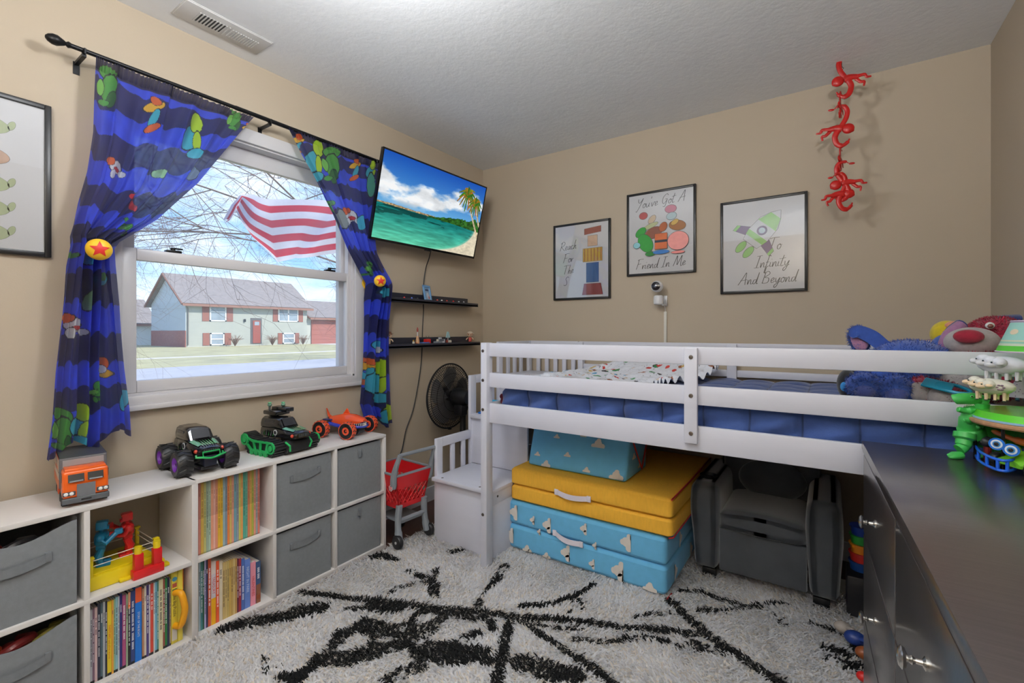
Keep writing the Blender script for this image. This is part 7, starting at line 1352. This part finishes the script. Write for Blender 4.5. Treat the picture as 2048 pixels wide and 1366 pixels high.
# ------------------------------------------------------------------ outside the window
GZ = -0.45
HX = -50.5
struct('lawn', MB().box(-160, -22.3, -120, 160, GZ-0.3, GZ), pm('winter_grass', (176, 172, 132), 0.95, var=0.22, vs=0.8, bump=0.3, bs=6))
struct('near_lawn', MB().box(-13.2, -0.3, -60, 90, GZ-0.3, GZ-0.02), pm('winter_grass', (168, 166, 108)))
struct('street', MB().box(-22.3, -13.2, -120, 160, GZ-0.32, GZ-0.02), pm('pale_asphalt', (176, 178, 184), 0.9, var=0.08, vs=2))
struct('sidewalk', MB().box(-31.0, -29.9, -120, 160, GZ-0.02, GZ+0.012), pm('concrete', (206, 202, 196), 0.9, var=0.06, vs=3))
M_SID = pm('cream_siding', (186, 190, 182), 0.8, var=0.03, vs=2); M_SIDSHADE = pm('shaded_siding', (196, 206, 214), 0.8, var=0.03, vs=2); M_BRK = pm('red_brick', (158, 102, 92), 0.9, var=0.18, vs=6, bump=0.3, bs=20)  # gable siding colour carries the bluish shade of that side
M_SHG = pm('grey_shingles', (142, 136, 134), 0.95, var=0.15, vs=2.5, stretch=(1, 1, 4)); M_TRIMB = pm('brown_fascia', (150, 112, 98), 0.7); M_SHUT = pm('red_shutter', (152, 100, 88), 0.7); M_WPANE = pm('house_pane', (150, 164, 176), 0.15, var=0.2, vs=1.2); M_WFR = pm('house_window_white', (236, 238, 240), 0.6)
def hx(px, py, x=HX): return onx(px, py, x)
y0 = hx(372, 650).y; y1 = hx(614, 650).y; ze = hx(372, 603).z; zr_ = 0
t = thing('house', 'cream sided two storey house with a brick base across the street', 'house', (HX-4, (y0+y1)/2, GZ))
dp_ = 8.8; m = MB()
m.box(HX-dp_, HX, y0, y1, GZ+0.0, ze); m.add([(HX, y0, ze), (HX-dp_, y0, ze), (HX-dp_/2, y0, ze+2.9)], [(0, 1, 2)])
for k in range(34): z = GZ+0.2+k*(ze-GZ-0.2)/34; m.box(HX, HX+0.025, y0, y1, z, z+0.07)
put('front_walls', m, M_SID, t, smooth=0)
m = MB(); m.box(HX-dp_, HX+0.02, y0-0.04, y0, GZ+1.65, ze)
for k in range(26): z = GZ+1.7+k*(ze-GZ-1.65)/26; m.box(HX-dp_, HX, y0-0.065, y0-0.04, z, z+0.07)
m.add([(HX, y0-0.045, ze), (HX-dp_, y0-0.045, ze), (HX-dp_/2, y0-0.045, ze+2.85)], [(0, 1, 2)]); put('gable_siding', m, M_SIDSHADE, t, smooth=0)
put('brick_base', MB().box(HX-dp_, HX+0.03, y0-0.08, y0, GZ, GZ+1.65), M_BRK, t, smooth=0)
def roof(par, ya, yb, xf, xb, ze_, h, ov=0.5, side=0.5):
    xm = (xf+xb)/2; s_ = h/((xf-xb)/2); m = MB(); a, b_ = ya-side, yb+side
    m.add([(xf+ov, a, ze_-s_*ov), (xf+ov, b_, ze_-s_*ov), (xm, b_, ze_+h), (xm, a, ze_+h), (xb-ov, a, ze_-s_*ov), (xb-ov, b_, ze_-s_*ov)], [(0, 1, 2, 3), (3, 2, 5, 4)]); m.add([(xf+ov, a, ze_-s_*ov+.18), (xf+ov, b_, ze_-s_*ov+.18), (xm, b_, ze_+h+.2), (xm, a, ze_+h+.2), (xb-ov, a, ze_-s_*ov+.18), (xb-ov, b_, ze_-s_*ov+.18)], [(0, 1, 2, 3), (3, 2, 5, 4)])
    r_ = put('roof', m, M_SHG, par, smooth=0); f_ = MB(); f_.box(xf+ov, xf+ov+0.12, a, b_, ze_-s_*ov-0.12, ze_-s_*ov+0.14)
    for (p, q_) in (((xf+ov, ze_-s_*ov), (xm, ze_+h)), ((xb-ov, ze_-s_*ov), (xm, ze_+h))): f_.tube([(p[0], a, p[1]+0.05), (q_[0], a, q_[1]+0.08)], 0.12, 4)
    put('fascia', f_, M_TRIMB, par, smooth=0); return r_
roof(t, y0, y1, HX, HX-dp_, ze, 2.95)
put('downspout', MB().tube([(HX+0.6, y0-0.3, ze-0.2), (HX+0.08, y0+0.15, ze-0.7), (HX+0.08, y0+0.15, GZ+0.2)], 0.06, 6), pm('grey_downspout', (120, 116, 112), 0.6), t)
def hwin(par, pa, pb, shut=0.5, x=HX, mull=1):
    a, b_ = hx(*pa, x), hx(*pb, x); ya, yb = sorted((a.y, b_.y)); za, zb = sorted((a.z, b_.z)); f_ = MB()
    f_.box(x, x+0.08, ya, yb, za, za+0.12).box(x, x+0.08, ya, yb, zb-0.12, zb).box(x, x+0.08, ya, ya+0.12, za, zb).box(x, x+0.08, yb-0.12, yb, za, zb).box(x, x+0.07, ya, yb, (za+zb)/2-0.05, (za+zb)/2+0.05)
    if mull > 1: f_.box(x, x+0.07, (ya+yb)/2-0.08, (ya+yb)/2+0.08, za, zb)
    w_ = put('window', f_, M_WFR, par, smooth=0); put('pane', MB().box(x, x+0.04, ya+0.08, yb-0.08, za+0.08, zb-0.08), M_WPANE, w_, smooth=0)
    if shut:
        for (q0, q1) in ((ya-shut-0.06, ya-0.06), (yb+0.06, yb+0.06+shut)): put('shutter', MB().box(x, x+0.06, q0, q1, za, zb), M_SHUT, par, smooth=0)
hwin(t, (419, 604), (452, 643), 0.62); hwin(t, (420, 666), (448, 690), 0.62); hwin(t, (556, 612), (596, 644), 0.55, mull=2); hwin(t, (565, 666), (589, 687), 0.5)
a, b_ = hx(501, 636), hx(523, 687); put('door_frame', MB().box(HX, HX+0.06, a.y, b_.y, b_.z, a.z), pm('dark_door_frame', (96, 96, 98), 0.7), t, smooth=0); a, b_ = hx(505, 641), hx(520, 686); d_ = put('front_door', MB().box(HX+0.06, HX+0.1, a.y, b_.y, b_.z, a.z), pm('red_door', (156, 80, 68), 0.6), t, smooth=0); c = hx(513, 647); put('door_window', MB().box(HX+0.1, HX+0.11, c.y-0.25, c.y+0.25, c.z-0.2, c.z+0.2), M_WPANE, d_, smooth=0)
c = hx(489, 641); put('porch_light', MB().box(HX, HX+0.15, c.y-0.08, c.y+0.08, c.z-0.15, c.z+0.15), M_BLACK, t, smooth=0)
# garage wing
gy0, gy1 = y1, y1+9.5; zg = hx(640, 634).z; t = thing('garage', 'single storey garage with a red door joined to the cream house', 'garage', (HX-4, (gy0+gy1)/2, GZ))
put('walls', MB().box(HX-dp_, HX-0.2, gy0, gy1, GZ, zg), M_SID, t, smooth=0); roof(t, gy0+0.6, gy1, HX-0.2, HX-dp_, zg, 2.1, 0.5, 0.4)
a, b_ = hx(624, 640), hx(673, 684); g_ = MB(); g_.box(HX-0.2, HX-0.1, a.y, b_.y, GZ, a.z)
for k in range(1, 5): z = GZ+(a.z-GZ)*k/5; g_.box(HX-0.1, HX-0.08, a.y, b_.y, z-0.03, z+0.03)
put('garage_door', g_, pm('garage_red', (164, 104, 94), 0.7), t, smooth=0)
# driveway, neighbour house, hill
struct('driveway', MB().box(HX, -22.3, a.y-0.3, b_.y+0.6, GZ-0.01, GZ+0.015), MATS['concrete'])
c = onx(278, 650, -62); t = thing('neighbour_house', 'pale house with a grey roof half hidden left of the cream house', 'house', (-64, c.y, GZ)); put('walls', MB().box(-70, -62, c.y-8, c.y+1.2, GZ, GZ+2.6), M_WFR, t, smooth=0); roof(t, c.y-8, c.y+1.2, -62, -70, GZ+2.6, 2.6)
hm = MB(); rows_ = []
for i in range(60):
    y_ = -160+i*7; rows_.append([(-150-10*math.sin(i), y_, GZ+(9+3.5*math.sin(i*0.35)+2*math.sin(i*0.9+1))*math.sin(PI*j/8)) if j < 8 else (-190, y_, GZ) for j in range(9)])
for r_ in rows_:
    for j in range(9): r_[j] = (r_[j][0]-5*j, r_[j][1], r_[j][2])
hm.grid(rows_); struct('wooded_hill', hm, pm('bare_woods', (150, 142, 138), 1.0, var=0.2, vs=0.3, bump=0.5, bs=1))
# shrubs by the house
for k, (px, lab) in enumerate(((470, 'bare brown shrub left of the red front door'), (545, 'bare brown shrub right of the red front door'), (606, 'bare shrub at the corner of the cream house and garage'))):
    p = hx(px, 690, HX+1.2); m = MB()
    for q in range(70): a_ = random.uniform(0, 6.28); b2 = random.uniform(0.2, 0.9); m.tube([(p.x, p.y, GZ), (p.x+b2*math.cos(a_)*0.5, p.y+b2*math.sin(a_)*0.5, GZ+0.7), (p.x+b2*math.cos(a_+0.4), p.y+b2*math.sin(a_+0.4), GZ+1.2*random.uniform(0.5, 1))], 0.012, 3)
    tag(put('shrub', m, pm('bare_twigs', (132, 104, 88), 0.9)), lab, 'shrub')
# bare tree whose branches cross the window
M_BARK = pm('tree_bark', (112, 92, 84), 0.95, var=0.25, vs=8)
R2 = random.Random(12)
def branches(m, p, d, L, r, depth):
    n = 5; pts_ = [p]
    for k in range(n):
        d = (d+Vector((R2.gauss(0, 0.16), R2.gauss(0, 0.16), R2.gauss(0, 0.12)-0.03))).normalized(); p = p+d*(L/n); pts_.append(p)
        if depth > 0 and k >= 1:
            for _ in range(2 if R2.random() < (0.5 if depth > 1 else 0.2) else 1):
                nd = (d+Vector((R2.gauss(0, 0.8), R2.gauss(0, 0.8), R2.gauss(0, 0.5)-0.10))).normalized(); branches(m, p, nd, L*R2.uniform(0.45, 0.75), r*0.5, depth-1)
    m.tube(pts_, [r*(1-0.6*i/n) for i in range(n+1)], 4 if r < 0.02 else 6)
m = MB(); tp = Vector((-6.2, 3.4, GZ)); m.tube([tp, tp+Vector((0, 0, 1.8)), tp+Vector((0.1, -0.1, 3.6))], [0.2, 0.17, 0.13], 12)
top_ = tp+Vector((0.1, -0.1, 3.6))
for d, L_ in (((0.15, -1, 0.38), 4.6), ((0.25, -0.9, 0.28), 3.8), ((-0.3, -0.9, 0.42), 4.4), ((0.1, 0.9, 0.8), 3.0), ((-0.7, 0.6, 0.8), 3.0), ((0.0, -1.0, 0.14), 3.4)): branches(m, top_-Vector((0, 0, R2.uniform(0, 0.7))), Vector(d).normalized(), L_, 0.022, 4)
tag(put('bare_tree', m, M_BARK), 'bare leafless tree with thin drooping branches outside the upper window', 'tree')
m = MB(); tp = Vector((-20, 17.5, GZ)); m.tube([tp, tp+Vector((0, 0, 3.0))], [0.22, 0.15], 10)
for d in ((0.2, -1, 0.7), (0, 0.8, 1), (0.4, -1, 0.45), (-0.5, -0.2, 1)): branches(m, tp+Vector((0, 0, R2.uniform(2, 3))), Vector(d).normalized(), 4.0, 0.05, 3)
tag(put('bare_tree', m, M_BARK), 'bare tree at the street side in front of the garage', 'tree')
# flag flying beside the window
XF = -1.5; A, Bn = 120, 200
u = np.linspace(0, 1, Bn)[None, :].repeat(A, 0); v = np.linspace(0, 1, A)[:, None].repeat(Bn, 1)
# corner pixels of the visible fly part: top edge and bottom edge curves (left = fly end), extended right to the staff
pts_t = [(445, 447), (452, 420), (470, 398), (500, 393), (545, 398), (600, 402), (660, 405), (720, 402), (800, 395)]
pts_b = [(446, 448), (452, 442), (480, 410), (505, 462), (528, 506), (545, 525), (590, 512), (640, 512), (690, 510)]
tu = np.array([0, 0.04, 0.09, 0.16, 0.28, 0.42, 0.58, 0.76, 1.0]); 
tu = np.array([0, 0.05, 0.10, 0.19, 0.30, 0.43, 0.57, 0.75, 1.0])
def cv(pp, k): return np.interp(u, tu, [p[k] for p in pp])
PT = [(446, 440), (455, 412), (468, 394), (505, 390), (548, 396), (600, 400), (660, 402), (725, 398), (800, 392)]
PB = [(450, 447), (466, 432), (483, 412), (515, 478), (545, 526), (592, 513), (640, 513), (690, 508), (740, 500)]
pxs = cv(PT, 0)*(1-v)+cv(PB, 0)*v; pys = cv(PT, 1)*(1-v)+cv(PB, 1)*v+3.0*np.sin(u*14+v*2)*np.clip(u*3-0.4, 0, 1)
L = (pxs-PCX)/FPX; dx = FW[0]+L*RT[0]; dy = FW[1]+L*RT[1]; dz = -(pys-PCY)/FPX; tt = (XF-CAM.x)/dx
P = np.stack([XF+0.09*np.sin(u*15+v*3)+0.03*np.sin(v*6), CAM.y+dy*tt, CAM.z+dz*tt], -1)
s_ = np.floor(v*8.6).astype(int) % 2; col = np.where((s_ == 0)[..., None], np.array([214, 216, 232.]), np.array([196, 48, 74.]))
q = npgrid('flag', P, col, pm('flag_nylon', (255, 255, 255), 0.8, attr=True, var=0.04, vs=60, bump=0.2, bs=300, transl=0.5, bdist=0.002)); tag(q, 'red and white striped flag blowing outside the upper window sash', 'flag')
tag(put('flag_pole', MB().cyl((-0.18, 0.62, 1.5), (-1.62, -0.02, 2.75), 0.014, 12), pm('white_pole', (220, 220, 222), 0.4)), 'white flag pole fixed to the house wall right of the window', 'pole')
